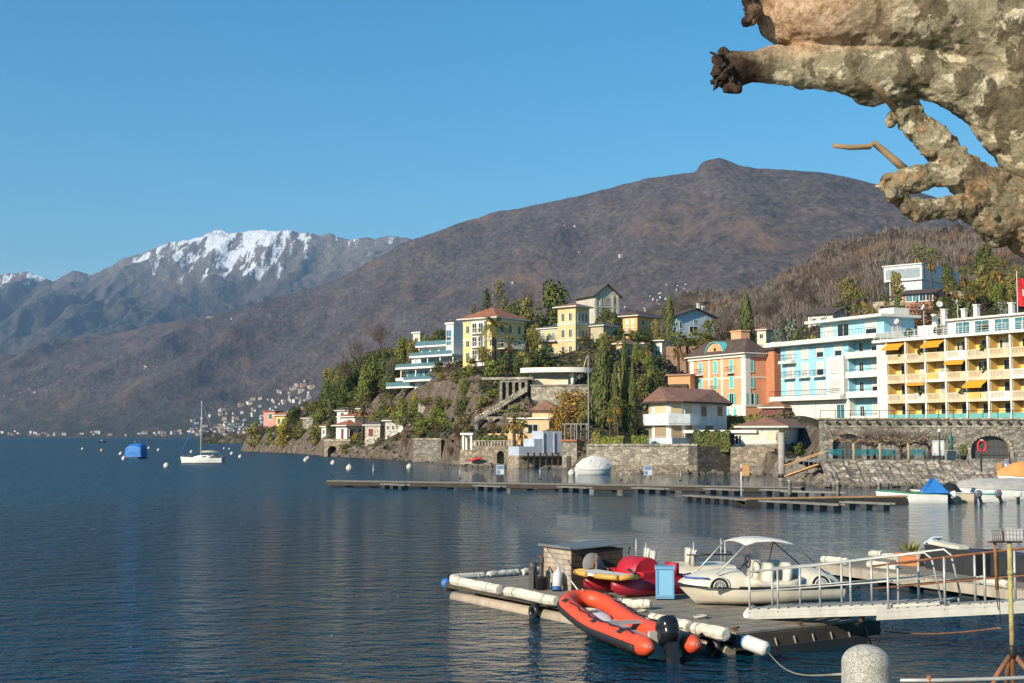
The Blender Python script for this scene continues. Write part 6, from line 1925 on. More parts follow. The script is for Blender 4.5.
# undergrowth on the slopes: nobody could count it
def undergrowth():
 rnd = random.Random(9)
 mb = MB()
 pxs, S, X, D, Z = HILL
 n = 0
 while n < 8200:
  px = rnd.uniform(244, 1035); s_ = rnd.uniform(4, 215)
  if px > 790 and s_ < 100: continue
  if 590 < px < 790 and s_ < 30: continue
  d = float(shore(px)) + s_
  x = px_x(px, d)
  z = zat(x, d)
  if z < .8: continue
  z2 = zat(x, d + 1.5)
  if (z2 - z) / 1.5 > .62 and rnd.random() < .6: continue
  if fbm(np.array([x / 9.0]), np.array([d / 9.0]), 2)[0] < -.35: continue
  n += 1
  k = .45 + .5 * rnd.random()
  for _ in range(7):
   leaf_quad(mb, Vector((x + rnd.gauss(0, k * .6), d + rnd.gauss(0, k * .6), z + abs(rnd.gauss(0, k * .55)))), Vector((rnd.gauss(0, .5), rnd.gauss(0, .5) - .2, 1)).normalized(), .34, rnd, 1.2)
 g = NT('undergrowth_leaf')
 ge = g.node('ShaderNodeNewGeometry')
 c1 = g.ramp(ge.outputs['Random Per Island'], [(0, (.02, .032, .009)), (.5, (.07, .075, .022)), (1, (.15, .125, .045))])
 c2 = g.ramp(ge.outputs['Random Per Island'], [(0, (.06, .032, .015)), (1, (.20, .125, .055))])
 g.color(g.mix(g.ramp(g.noise(.16, 3), [(.48, 0), (.6, 1)]), c1, c2)); g.rough(.8)
 o = mb.build('undergrowth', g.m); o['kind'] = 'stuff'
undergrowth()
def bare_wood():
 rnd = random.Random(12)
 mb = MB()
 n = 0
 while n < 11000:
  px = rnd.uniform(600, 1060); s_ = 190 + 620 * rnd.random() ** .8
  if px < 700 and s_ > 330: continue
  d = float(shore(px)) + s_
  x = px_x(px, d); z = zat(x, d)
  if fbm(np.array([x / 40.0]), np.array([d / 60.0]), 3)[0] < -.28: continue
  n += 1
  H = rnd.uniform(2.2, 5.2); w = .05 + d * .00009
  for j in range(5):
   a = rnd.random() * math.pi
   e = Vector((rnd.gauss(0, .17) * H, rnd.gauss(0, .17) * H, H * (.6 + .4 * rnd.random())))
   m_ = e * .45 + Vector((0, 0, .1 * H))
   s2 = Vector((math.cos(a), math.sin(a), 0)) * w
   b0 = Vector((x, d, z - .2))
   mb.face([b0 - s2, b0 + m_ - s2 * .9, b0 + e, b0 + m_ + s2 * .9])
 g = NT('winter_wood')
 ge = g.node('ShaderNodeNewGeometry')
 col = g.ramp(ge.outputs['Random Per Island'], [(0, (.085, .066, .056)), (.55, (.185, .145, .118)), (1, (.27, .22, .18))])
 ru = g.ramp(g.noise(.03, 4, .6), [(.5, 0), (.64, .75)])
 g.color(g.mix(ru, col, (.20, .105, .05))); g.rough(.9)
 o = mb.build('bare_wood', g.m); o['kind'] = 'stuff'
bare_wood()
# ------------------------------------------------------------------ the far villages on the mountain's foot
def villages():
 rnd = random.Random(31)
 cols = [(.70, .66, .58), (.74, .72, .68), (.62, .48, .33), (.66, .58, .44), (.55, .36, .25), (.60, .56, .50)]
 meshes = []
 for c in cols:
  for k in range(2):
   m = MB(); w, dp, h = 9 + 4 * k, 8, 5.5 + 2.5 * k
   m.box(-w / 2, w / 2, -dp / 2, dp / 2, -5, h, 0)
   m.add([(-w / 2 - .6, -dp / 2 - .6, h), (w / 2 + .6, -dp / 2 - .6, h), (w / 2 + .6, dp / 2 + .6, h), (-w / 2 - .6, dp / 2 + .6, h), (-w / 2 + 2, 0, h + 2.2), (w / 2 - 2, 0, h + 2.2)], [(0, 1, 5, 4), (1, 2, 5), (2, 3, 4, 5), (3, 0, 4)], 1)
   for i in range(3):
    for j in range(1 + k): m.box(-w / 2 + 1.2 + i * 2.8, -w / 2 + 2.3 + i * 2.8, -dp / 2 - .05, -dp / 2 + .1, 1.2 + j * 2.9, 2.8 + j * 2.9, 2)
   meshes.append(_mesh('far_house', m, [plain('far_wall_%d' % len(meshes), c, .8, var=.05), T_OLD if len(meshes) % 3 else T_GREY, GLASS]))
 def put(px, py, s_, lb, gr):
  p = on_mountain(px, py)
  o = bpy.data.objects.new('far_house', rnd.choice(meshes))
  s_ *= min(1.0, p.y / 3300) ** .8; o.location = p - Vector((0, 0, 1.2)); o.scale = (s_, s_, s_ * .9)
  o.rotation_euler = (0, 0, rnd.uniform(.1, 1.1)); link(o); tag(o, lb, 'house', gr)
 for k in range(184):
  f = rnd.random()
  px = 188 + 126 * f ** .85
  lo = 433; hi = 433 - 14 - (px - 195) / 135 * 46
  py = lo - (lo - hi) * rnd.random() ** 1.1
  if rnd.random() < .25: py = rnd.uniform(428, 435)
  put(px, py, rnd.uniform(.65, 1.2), 'tiny pale house in the far village climbing the mountain foot beyond the headland', 'houses of the far hillside village')
 for k in range(58):
  px = rnd.choice([rnd.uniform(0, 60), rnd.uniform(60, 250), rnd.uniform(120, 250)])
  put(px, rnd.uniform(431.5, 436), rnd.uniform(.6, 1.2), 'tiny pale house along the far shore of the lake at the left', 'houses along the far shore')
 for k in range(9):
  px = 5 + k * 5 + rnd.gauss(0, 3); put(px, 400 - (px - 5) * .30 + rnd.gauss(0, 3) , rnd.uniform(.4, .7), 'tiny house in the left hamlet halfway up the far slope', 'houses of the left slope hamlet')
 for k in range(8):
  px = rnd.uniform(143, 172); put(px, 370 - (px - 143) * .55 + rnd.gauss(0, 2), rnd.uniform(.4, .7), 'tiny white house in the middle hamlet on the far slope', 'houses of the middle slope hamlet')
 for k in range(5): put(rnd.uniform(205, 233), 316.5 + rnd.uniform(0, 2.5), rnd.uniform(.45, .75), 'tiny white house on the crest of the far slope', 'houses on the slope crest')
 for k in range(28):
  a = rnd.random(); px = 628 + 60 * a + rnd.gauss(0, 4); put(px, 315 - 28 * a + rnd.gauss(0, 6), rnd.uniform(.26, .48), 'small white house in the hamlet above the chalet and church', 'houses of the hamlet above the church')
 for px, py, s_, lb in ((622, 256, .8, 'small white farmhouse alone high on the brown mountain'), (565, 226, .6, 'left of two small white huts high on the mountain shoulder'), (576, 226.5, .6, 'right of two small white huts high on the mountain shoulder'), (513, 283, .6, 'small white hut below the mountain woods behind the cedar'), (580, 252, .45, 'tiny pale hut in the middle of the brown mountain'), (692, 300, .5, 'pale orange farmhouse at the top of the upper hamlet')):
  put(px, py, s_, lb, None)
villages()
# ================================================================== PROMENADE, PONTOONS, BOATS
CONC = plain('concrete', (.36, .33, .28), .9, var=.25, bump=.3, dirt=.4)
GREYW = plain('grey_planks', (.235, .205, .17), .9, var=.3, dirt=.3, scale=2.5)
FLOATD = plain('dark_float', (.03, .03, .032), .6)
ALU = plain('dull_metal', (.42, .42, .40), .45, metal=.6)
WHP = plain('white_plastic', (.72, .69, .62), .5, var=.12, dirt=.3)
GEL = plain('white_gelcoat', (.72, .70, .65), .25, var=.08, dirt=.15)
BLACKP = plain('black_plastic', (.018, .018, .02), .35)
TEAL = plain('teal_paint', (.02, .17, .20), .5)
TARP_G = plain('grey_tarpaulin', (.36, .35, .32), .75, var=.2, bump=.4)
TARP_W = plain('white_tarpaulin', (.62, .60, .55), .7, var=.12, bump=.5)
TARP_B = plain('blue_tarpaulin', (.025, .18, .50), .6, var=.15, bump=.5)
TARP_O = plain('orange_tarpaulin', (.62, .27, .08), .7, var=.15, bump=.4)
ORW = plain('orange_wood', (.55, .29, .12), .8, var=.25, scale=3)
# promenade paving and stone embankment (structure)
def embankment():
 n0 = 70
 m = MB()
 xa, xb = px_x(826, 112), px_x(1160, 112)
 pts = [(114.6, 1.93), (114.6, 2.14), (114.25, 2.14), (114.2, 1.85), (110.4, -.35), (109.8, -1.5)]
 rings = []
 rr = random.Random(2)
 cols = 120
 g = []
 for i in range(cols + 1):
  x = xa + (xb - xa) * i / cols
  row = []
  for k, (y, z) in enumerate(pts):
   j = .10 if k == 3 else (.16 if k >= 4 else 0)
   row.append(Vector((x, y + rr.gauss(0, j), z + rr.gauss(0, j * .6))))
  # extra points down the slope
  a, b_ = row[3], row[4]
  mids = [a.lerp(b_, f) + Vector((0, rr.gauss(0, .07), rr.gauss(0, .07))) for f in (.17, .33, .5, .67, .83)]
  g.append(row[:4] + mids + row[4:])
 b0 = len(m.v)
 K = len(g[0])
 for r_ in g: m.v += r_
 for i in range(cols):
  for k in range(K - 1):
   m.f.append((i * K + k, i * K + k + 1, (i + 1) * K + k + 1, (i + 1) * K + k)); m.m.append(0); m.sm.append(False)
 n = NT('embankment_stone')
 vec = n.mapping((.62, 1.1, 1.7), rot=(0, .12, .1))
 cc = n.node('ShaderNodeSeparateColor'); n.link(n.voro(1.5, vec=vec, out='Color'), cc.inputs[0])
 col = n.ramp(cc.outputs[0], [(0, (.15, .12, .095)), (.5, (.27, .225, .175)), (1, (.42, .37, .30))])
 e = n.ramp(n.voro(1.5, vec=vec, feature='DISTANCE_TO_EDGE'), [(0, .5), (.10, 1)])
 col = n.mix(1.0, col, e, 'MULTIPLY')
 x, y, z = n.sep()
 wet = n.ramp(n.math('ADD', z, n.math('MULTIPLY', n.noise(.8, 4), .5)), [(.30, 1.0), (.75, 0.0)])
 col = n.mix(n.math('MULTIPLY', wet, .8), col, (.20, .105, .05))
 n.color(col); n.rough(.9); n.bump(e, .8, .15)
 o = m.build('embankment', n.m); o['kind'] = 'structure'
 p = MB(); p.face([(xa, 114.6, 1.935), (xb, 114.6, 1.935), (xb, 135.2, 1.935), (xa, 135.2, 1.935)])
 o = p.build('promenade', plain('promenade_paving', (.30, .275, .24), .9, var=.2)); o['kind'] = 'structure'
embankment()
# gate house in the embankment with notices
def gate():
 r = empty('stone_gate', (px_x(991, 114), 113.2, 0), 0, 'grey stone landing gate with two square notices in the embankment', 'gate')
 m = MB()
 m.box(-1.9, 1.25, 0, .8, .2, 2.3); m.build('wall', stone('gate_stone', (.27, .25, .22), 2.4, .7), r)
 m = MB(); m.box(-1.25, -1.2, -.1, -.02, .3, 2.7); m.box(1.2, 1.26, -.1, -.02, .3, 2.8); m.box(-1.2, 1.2, -.09, -.03, 2.55, 2.6); m.build('frame', IRON, r)
 for x, mt in ((.35, ORW), (1.0, None)):
  q = MB(); q.box(x - .25, x + .22, -.08, -.003, 1.35, 1.95); nb = q.build('notice', mt or plain('blue_notice', (.12, .30, .55), .5), r)
  if mt is None:
   q = MB(); q.box(x - .2, x - .05, -.1, -.081, 1.42, 1.88); q.build('notice_sheet', WHITE, nb)
gate()
def bench(px, d, label):
 r = empty('bench', (px_x(px, d), d, 1.935), R(2), label, 'bench', 'teal benches on the promenade')
 m = MB()
 for k in range(4): m.box(-.95, .95, -.28 + k * .13, -.18 + k * .13, .42, .46)
 m.build('seat', TEAL, r)
 m = MB()
 for k in range(4): m.box(-.95, .95, .24 + k * .025, .28 + k * .025, .52 + k * .13, .62 + k * .13)
 m.build('backrest', TEAL, r)
 for x in (-.75, .75):
  m = MB(); m.box(x - .03, x + .03, -.26, -.2, 0, .42); m.box(x - .03, x + .03, .2, .26, 0, .9); m.box(x - .03, x + .03, -.199, .199, .36, .415); m.build('leg', IRON, r)
for px, d, lb in ((835, 130, 'teal bench in front of the left gated arch edge'), (860, 128, 'teal bench between the two leftmost pale tree trunks'), (876, 131, 'teal bench just left of the second pale trunk'), (886.5, 128, 'teal bench just right of the second pale trunk'), (917, 127, 'teal bench right of the thickest pale trunk')):
 bench(px, d, lb)
def prom_things():
 d = 121
 r = empty('street_lamp', (px_x(939.5, d), d, 1.935), 0, 'dark lamp post standing at the promenade edge', 'lamp')
 m = MB(); m.tube([(0, 0, 0), (0, 0, 2.6)], [.07, .05], 8); m.lathe([(.13, 0), (.11, .35), (.07, .4)], (0, 0, 0), 10); m.build('post', IRON, r)
 m = MB(); m.lathe([(.05, 2.6), (.2, 2.66), (.17, 2.9), (.02, 3.0)], (0, 0, 0), 10); m.build('lantern', plain('milk_glass', (.5, .5, .48), .4), r)
 r = empty('notice_board', (px_x(945, d), d + 2, 1.935), 0, 'pale notice board on two legs beside the lamp post', 'sign')
 m = MB(); m.box(-.55, .55, -.04, .04, .5, 1.9); m.build('board', plain('pale_board', (.5, .53, .56), .5), r)
 m = MB(); m.box(-.45, -.05, -.055, -.041, .7, 1.7); m.box(.1, .45, -.055, -.041, 1.0, 1.7); m.build('notice_sheet', WHITE, r)
 m = MB(); m.box(-.5, -.42, -.035, .035, 0, .5); m.box(.42, .5, -.035, .035, 0, .5); m.build('leg', IRON, r)
 r = empty('statue', (px_x(950.5, d + 4), d + 4, 1.935), 0, 'dark green bronze statue on a pale stone pedestal', 'statue')
 m = MB(); m.box(-.4, .4, -.4, .4, 0, .9); m.box(-.48, .48, -.48, .48, .9, 1.0); m.build('pedestal', CONC, r)
 m = MB(); m.loft([[Vector((rx * math.cos(a) + dx, ry * math.sin(a), z)) for a in [k * math.pi / 5 for k in range(10)]] for z, rx, ry, dx in ((1.0, .24, .2, 0), (1.5, .2, .17, .02), (1.9, .24, .17, 0), (2.2, .27, .16, -.02), (2.38, .1, .1, 0), (2.46, .12, .13, 0), (2.64, .12, .13, 0), (2.74, .04, .04, 0))]); m.tube([(-.24, 0, 2.2), (-.36, -.08, 1.9), (-.2, -.2, 1.7)], [.07, .06, .05], 7); m.tube([(.24, 0, 2.2), (.34, -.05, 1.9), (.3, -.1, 1.6)], [.07, .06, .05], 7); m.build('figure', plain('bronze_patina', (.05, .11, .085), .5), r)
 r = empty('shrub_pot', (px_x(963, 128), 128, 1.935), 0, 'black clipped plant in a pot next to the right arch', 'potted plant')
 m = MB(); m.lathe([(.22, 0), (.32, .4), (.34, .42), (.3, .42)], (0, 0, 0), 12); m.build('pot', BLACKP, r)
 m = MB(); rn = random.Random(3); leaf_ball(m, Vector((0, 0, .9)), .48, 170, .12, rn, (1, 1, 1.3)); m.tube([(0, 0, .3), (0, 0, 1.0)], .05, 6); m.build('foliage', L_CYP, r)
 d = 118
 r = empty('lifebuoy_stand', (px_x(981.3, d), d, 1.935), 0, 'bright red lifebuoy on a thin dark post before the right arch', 'lifebuoy')
 m = MB(); m.tube([(0, 0, 0), (0, 0, 1.5)], .03, 6); m.build('post', IRON, r)
 m = MB(); m.tube([(.36 * math.cos(a), -.06, 1.42 + .5 * math.sin(a)) for a in [k * 2 * math.pi / 22 for k in range(22)]], .075, 8, closed=True); lb_ = m.build('ring', plain('signal_red', (.72, .02, .03), .5), r)
 m = MB(); m.tube([(.36 * math.cos(a), -.06, 1.42 + .5 * math.sin(a)) for a in [R(70) + k * R(12) for k in range(4)]], .079, 8); m.build('band', WHITE, lb_)
 d = 116.5
 r = empty('flagpole', (px_x(1021, 205), 205, zat(px_x(1021, 205), 205)), 0, 'white flagpole flying a hanging red flag with a white cross', 'flag')
 H = zpy(271, 205) - r.location.z
 m = MB(); m.tube([(0, 0, 0), (0, 0, H)], [.07, .05], 8); m.build('pole', WHITE, r)
 m = MB()
 z0, z1 = zpy(306, 205) - r.location.z, zpy(278, 205) - r.location.z
 def flagpt(u, z): return Vector((.07 + u, .12 * math.sin(u * 3 + z), z + -.12 * u))
 W_ = 4.2
 nx, nz = 12, 8
 for sgn, off in ((1, 0), (-1, .03)):
  for i in range(nx):
   for j in range(nz):
    u0, u1 = W_ * i / nx, W_ * (i + 1) / nx; a, b_ = z0 + (z1 - z0) * j / nz, z0 + (z1 - z0) * (j + 1) / nz
    cu = (i + .5) / nx - .5; cv = (j + .5) / nz - .5
    mi = 1 if (abs(cu) < .10 and abs(cv) < .33) or (abs(cv) < .10 and abs(cu) < .33) else 0
    q = [flagpt(u0, a), flagpt(u1, a), flagpt(u1, b_), flagpt(u0, b_)]
    q = [p + Vector((0, off, 0)) for p in q]
    m.face(q if sgn > 0 else q[::-1], mi)
 m.build('flag', [plain('flag_red', (.60, .02, .02), .7), WHITE], r)
 # tall pole by the boathouse with a pale furled flag
 d = 166
 b0 = Vector((px_x(588.5, d), d, .5)); H = zpy(354, d) - .5
 r = empty('flagpole', b0, 0, 'tall grey flagpole with a pale furled flag by the boathouse', 'flagpole')
 m = MB(); m.tube([(0, 0, -1), (0, 0, H)], [.09, .05], 8); m.build('pole', plain('grey_pole', (.30, .30, .29), .6), r)
 m = MB(); m.loft([[Vector((-.02 - .22 * s_ * k + .05 * math.cos(a), .12 * math.sin(a) * s_, z)) for a in [q * math.pi / 3 for q in range(6)]] for z, s_, k in ((H - .2, .5, .4), (H - .9, 1.2, 1.3), (H - 1.8, 1.3, 2.0), (H - 2.4, .6, 2.4))]); m.build('flag', plain('pale_flag', (.62, .47, .25), .8), r)
 # concrete mooring pile
 d = 128
 r = empty('mooring_pile', (px_x(781.3, d), d, 0), 0, 'thick round concrete mooring pile at the end of the long pontoon', 'pile')
 m = MB(); H = zpy(432.5, d); m.lathe([(.33, -3), (.33, H - .05), (.3, H), (.0, H)], (0, 0, 0), 18); m.build('shaft', CONC, r)
 m = MB(); m.lathe([(.36, .25), (.36, .6), (.334, .6), (.334, .25), (.36, .25)], (0, 0, 0), 18); m.build('steel_collar', IRON, r)
 # sloping wooden gangway down to the pontoon with orange rails
 a = Vector((px_x(826, 116), 116, 2.0)); b_ = Vector((px_x(786, 118), 118, .7))
 r = empty('gangway', a, 0, 'sloping wooden gangway with orange handrails from promenade to pontoon', 'gangway')
 v = b_ - a
 t = v.normalized(); s_ = t.cross(Vector((0, 0, 1))).normalized()
 m = MB(); m.bar((0, 0, 0), v, 1.2, .12); m.build('deck', ORW, r)
 for sg in (-1, 1):
  m = MB(); m.bar(s_ * sg * .58 + Vector((0, 0, .95)), v + s_ * sg * .58 + Vector((0, 0, .95)), .07, .07); m.build('handrail', ORW, r)
  m = MB()
  for k in range(9): m.bar(v * (k / 8) + s_ * sg * .58 + Vector((0, 0, .07)), v * (k / 8) + s_ * sg * .58 + Vector((0, 0, .92)), .035, .035)
  m.build('baluster', ALU, r)
 m = MB(); m.tube([v * .5 + Vector((0, 0, -.05)), v * .5 + Vector((.5, .8, 1.0))], .04, 6)
 # orange kayak on the rocks
 p = on_hill(475.5, 455); p = Vector((px_x(475.5, 187), 186.0, .9))
 r = empty('kayak', p, R(-12), 'red kayak lying on the rocks by the white pavilion', 'kayak')
 m = MB(); m.loft([[Vector((x, w_ * math.cos(a), .12 + .16 * math.sin(a) * (w_ / .3 + .2))) for a in [k * math.pi / 5 for k in range(10)]] for x, w_ in ((-1.1, .02), (-.8, .18), (-.3, .3), (.3, .3), (.8, .18), (1.1, .02))]); m.build('hull', plain('kayak_red', (.62, .03, .04), .4), r)
 m = MB(); m.lathe([(.3, .0), (.26, .05)], (0, 0, .30), 14); m.build('cockpit_rim', BLACKP, r)
 r.rotation_euler = (R(4), R(-10), R(-12))
 # dark posts in front of the boat shed
 # terracotta pots on the blue hotel terrace are left to the hotel
prom_things()
# rocks along the water's edge: nobody could count them
def shore_rocks():
 rnd = random.Random(5)
 m = MB()
 def rock(c, r_):
  b = len(m.v)
  nv = 0
  ring = []
  for i in range(4):
   a = math.pi * (i + .5) / 4
   for j in range(6):
    t = 2 * math.pi * j / 6 + i
    k = r_ * (.7 + .5 * rnd.random())
    m.v.append(Vector(c) + Vector((k * math.sin(a) * math.cos(t), k * math.sin(a) * math.sin(t), -k * .75 * math.cos(a))))
  for i in range(3):
   for j in range(6):
    j2 = (j + 1) % 6
    m.f.append((b + i * 6 + j, b + i * 6 + j2, b + (i + 1) * 6 + j2, b + (i + 1) * 6 + j)); m.m.append(0); m.sm.append(False)
  m.f.append(tuple(b + 18 + j for j in range(6))); m.m.append(0); m.sm.append(False)
 for _ in range(520):
  px = rnd.uniform(247, 830)
  if 590 < px < 775 and rnd.random() < .75: continue
  s_ = rnd.uniform(-1.2, 3.0 if px < 590 else 1.5)
  d = float(shore(px)) + s_
  x = px_x(px, d)
  rock((x, d, max(zat(x, d), -.2) + .05), rnd.uniform(.25, .85))
 for _ in range(160):
  px = rnd.uniform(778, 832); d = float(shore(px)) + rnd.uniform(-1, 8); x = px_x(px, d)
  rock((x, d, max(zat(x, d), -.2) + .1), rnd.uniform(.3, .9))
 for _ in range(240):
  px = rnd.uniform(826, 1030); d = 110.2 + rnd.uniform(-.7, .5)
  rock((px_x(px, d), d, rnd.uniform(-.1, .25)), rnd.uniform(.18, .45))
 n = NT('shore_rock')
 col = n.ramp(n.noise(1.2, 6, .7), [(.3, (.07, .055, .042)), (.55, (.20, .165, .13)), (.75, (.34, .29, .235))])
 x, y, z = n.sep()
 wet = n.ramp(z, [(.1, 1.0), (.35, 0.0)])
 n.color(n.mix(n.math('MULTIPLY', wet, .6), col, (.05, .04, .03))); n.rough(.85); n.bump(n.noise(4, 5), .6, .1)
 o = m.build('shore_rocks', n.m); o['kind'] = 'stuff'
shore_rocks()
# ------------------------------------------------------------------ pontoons
def pontoon(label, a, b, width, z, floats=True, deck=GREYW, skirt=True):
 a, b = Vector(a), Vector(b)
 v = b - a; L = v.length; rz = math.atan2(v.y, v.x)
 r = empty('pontoon', a, rz, label, 'pontoon')
 m = MB()
 n = int(L / .6)
 for k in range(n): m.box(L * k / n, L * (k + 1) / n - .02, -width / 2, width / 2, z - .06, z)
 m.build('deck', deck, r)
 m = MB(); m.box(0, L, -width / 2 - .06, -width / 2 + .04, z - .40, z - .061); m.box(0, L, width / 2 - .04, width / 2 + .06, z - .40, z - .061); m.build('side_beam', plain('weathered_beam', (.048, .038, .029), .9, var=.3), r)
 m = MB()
 n = max(2, int(L / 2.2))
 for k in range(n):
  x = L * (k + .15) / n
  m.box(x, x + L / n * .62, -width / 2 + .1, width / 2 - .1, -.35, z - .33)
 m.build('float', FLOATD, r)
 return r
la = W(331, 480.3, .5); lb_ = W(803, 487, .5)
pontoon('long weathered pontoon crossing the bay in front of the villas', (la.x, la.y, 0), (lb_.x, lb_.y, 0), 1.6, .5)
def fingers():
 # short lattice side arms lying on small dark floats
 lv = (Vector((lb_.x, lb_.y, 0)) - Vector((la.x, la.y, 0)))
 def arm(a, b, label, group):
  a, b = Vector(a), Vector(b); v = b - a; L = v.length
  r = empty('finger_pontoon', a, math.atan2(v.y, v.x), label, 'pontoon', group)
  m = MB(); m.box(0, L, -.32, -.24, .30, .40); m.box(0, L, .24, .32, .30, .40)
  for k in range(int(L / .7) + 1): m.box(k * .7, k * .7 + .06, -.239, .239, .31, .39)
  m.build('frame', plain('weathered_metal', (.20, .19, .17), .6, metal=.2, dirt=.4), r)
  m = MB()
  n = max(3, int(L / .95))
  for k in range(n): m.box(L * (k + .25) / n, L * (k + .25) / n + .42, -.34, .34, -.2, .299)
  m.build('float', FLOATD, r)
 for px, lab in ((398, 'lattice finger arm at the left end of the long pontoon'), (491, 'lattice finger arm near the blue sign on the long pontoon'), (575, 'lattice finger arm below the boathouse'), (650, 'lattice finger arm below the high stone sea wall'), (722, 'lattice finger arm below the clipped hedge'), (778, 'lattice finger arm at the concrete pile')):
  f = (px - 331) / 472.0
  # at its own distance
  y = 480.3 + 6.7 * f
  p = W(px, y + 1.5, .45)
  arm((p.x - 1.2, p.y - .1, 0), (p.x + 1.0, p.y - 2.6, 0), lab, 'finger arms of the long pontoon')
 return arm
arm = fingers()
def pontoon_posts():
 for px, d, yt, lb in ((373.5, 119, 464, 'thin pale pole near the left end of the long pontoon'), (460, 116, 467, 'thin pale pole left of the blue sign'), (540, 114, 467, 'thin pale pole right of the blue sign'), (333, 121, 476, 'short pale pole on the pontoon tip'), (621, 112, 470, 'short post on the long pontoon below the sea wall'), (680, 111, 470, 'short post on the long pontoon below the hedge')):
  r = empty('mooring_pole', (px_x(px, d), d, .5), 0, lb, 'pole')
  m = MB(); m.tube([(0, 0, -.1), (0, 0, zpy(yt, d) - .5)], [.045, .035], 7); m.build('shaft', ALU, r)
  m = MB(); m.lathe([(.12, 0), (.12, .06), (.05, .1)], (0, 0, 0), 10); m.build('foot', IRON, r)
 for px, d, lb in ((500, 114.5, 'small blue and white notice sign at the middle of the long pontoon'), (647.5, 112, 'small pale blue notice sign below the stone sea wall')):
  r = empty('notice_sign', (px_x(px, d), d, .5), 0, lb, 'sign')
  m = MB(); m.box(-.25, -.2, -.02, .02, 0, 1.2); m.box(.2, .25, -.02, .02, 0, 1.2); m.build('leg', IRON, r)
  m = MB(); m.box(-.34, .34, -.05, -.021, .45, 1.25); b_ = m.build('board', plain('notice_white', (.55, .58, .62), .5), r)
  m = MB(); m.box(-.3, .3, -.062, -.051, .9, 1.2); m.box(-.3, .0, -.062, -.051, .5, .8); m.build('blue_field', plain('notice_blue', (.16, .25, .38), .5), b_)
 d = 100
 r = empty('notice_board', (px_x(745, 112), 112, .5), 0, 'orange wooden notice board at the right end of the long pontoon', 'sign')
 m = MB(); m.box(-.32, .32, -.04, .04, .4, 1.3); m.build('board', ORW, r); m = MB(); m.box(-.25, -.19, -.03, .03, -.1, .4); m.box(.19, .25, -.03, .03, -.1, .4); m.build('leg', IRON, r)
 for px, d, yt, lb in ((740.7, 88, 464, 'tall thin white pole rising from the second pontoon'),):
  r = empty('mooring_pole', (px_x(px, d), d, .4), 0, lb, 'pole')
  m = MB(); m.tube([(0, 0, -.1), (0, 0, zpy(yt, d) - .4)], [.05, .035], 7); m.build('shaft', WHP, r)
  m = MB(); m.lathe([(.05, 1.5), (.065, 1.5), (.065, 1.75), (.05, 1.75)], (0, 0, 0), 8); m.build('red_band', plain('pole_red', (.4, .08, .06), .5), r)
 for px, d, lb in ((789, 90, 'short grey bollard post left on the second pontoon'), (837, 88, 'short grey bollard post in the middle of the second pontoon'), (878, 87, 'short grey bollard post near the green and white boat')):
  r = empty('mooring_post', (px_x(px, d), d, .4), 0, lb, 'post')
  m = MB(); m.lathe([(.12, -.1), (.12, .75), (.16, .78), (.16, .86), (.0, .9)], (0, 0, 0), 12); m.build('shaft', CONC, r); m = MB(); m.lathe([(.125, .55), (.15, .57), (.125, .6)], (0, 0, 0), 12); m.build('rope_ring', IRON, r)
pontoon_posts()
# second pontoon with its orange rail
pa, pb = W(740, 499.5, .4), W(938, 496.0, .4)
r2 = pontoon('second pontoon with an orange wooden edge before the moored boats', (pa.x, pa.y, 0), (pb.x, pb.y, 0), 1.3, .4)
m = MB(); LL = (pb - pa).length; m.box(0, LL, -.72, -.60, .42, .52); m.build('edge_rail', ORW, r2)
def arms2():
 for a, b, lb in (((686, 494.5), (760, 499.5), 'lattice arm stretching left from the second pontoon'), ((762, 500), (842, 504), 'lattice arm in front of the second pontoon'), ((842, 501), (893, 503), 'lattice arm ending at the outboard of the green and white boat'), ((782, 490.5), (845, 492), 'lattice arm behind the second pontoon')):
  p, q = W(a[0], a[1], .4), W(b[0], b[1], .4)
  arm((p.x, p.y, 0), (q.x, q.y, 0), lb, 'arms of the second pontoon')
arms2()
# ------------------------------------------------------------------ boats
def hull_mesh(L, B, H, sheer=.25, rake=.35, n=14, transom=.75, z0=-.25):
 """rings from stern (x=0) to bow (x=L); returns hull MB and deck outline"""
 m = MB(); rings = []; edge = []
 for i in range(n + 1):
  f = i / n
  w_ = B / 2 * (transom + (1 - transom) * min(1, f * 3)) * (1 - max(0, (f - .45) / .55) ** 2.2)
  top = H + sheer * max(0, f - .3) ** 1.5
  x = L * f
  ring = []
  for a, b_ in ((-1, 1), (-.98, .6), (-.92, .25), (-.6, .05), (0, 0), (.6, .05), (.92, .25), (.98, .6), (1, 1)):
   zz = z0 + (top - z0) * b_
   k = rake * max(0, f - .6) * (b_ - 1) * .9
   ring.append(Vector((x + k * 1.2, w_ * a, zz)))
  rings.append(ring); edge.append((x, w_, top))
 m.loft(rings, 0, True, closed=False, caps=False)
 st = rings[0]
 m.face(st, 0)
 return m, edge
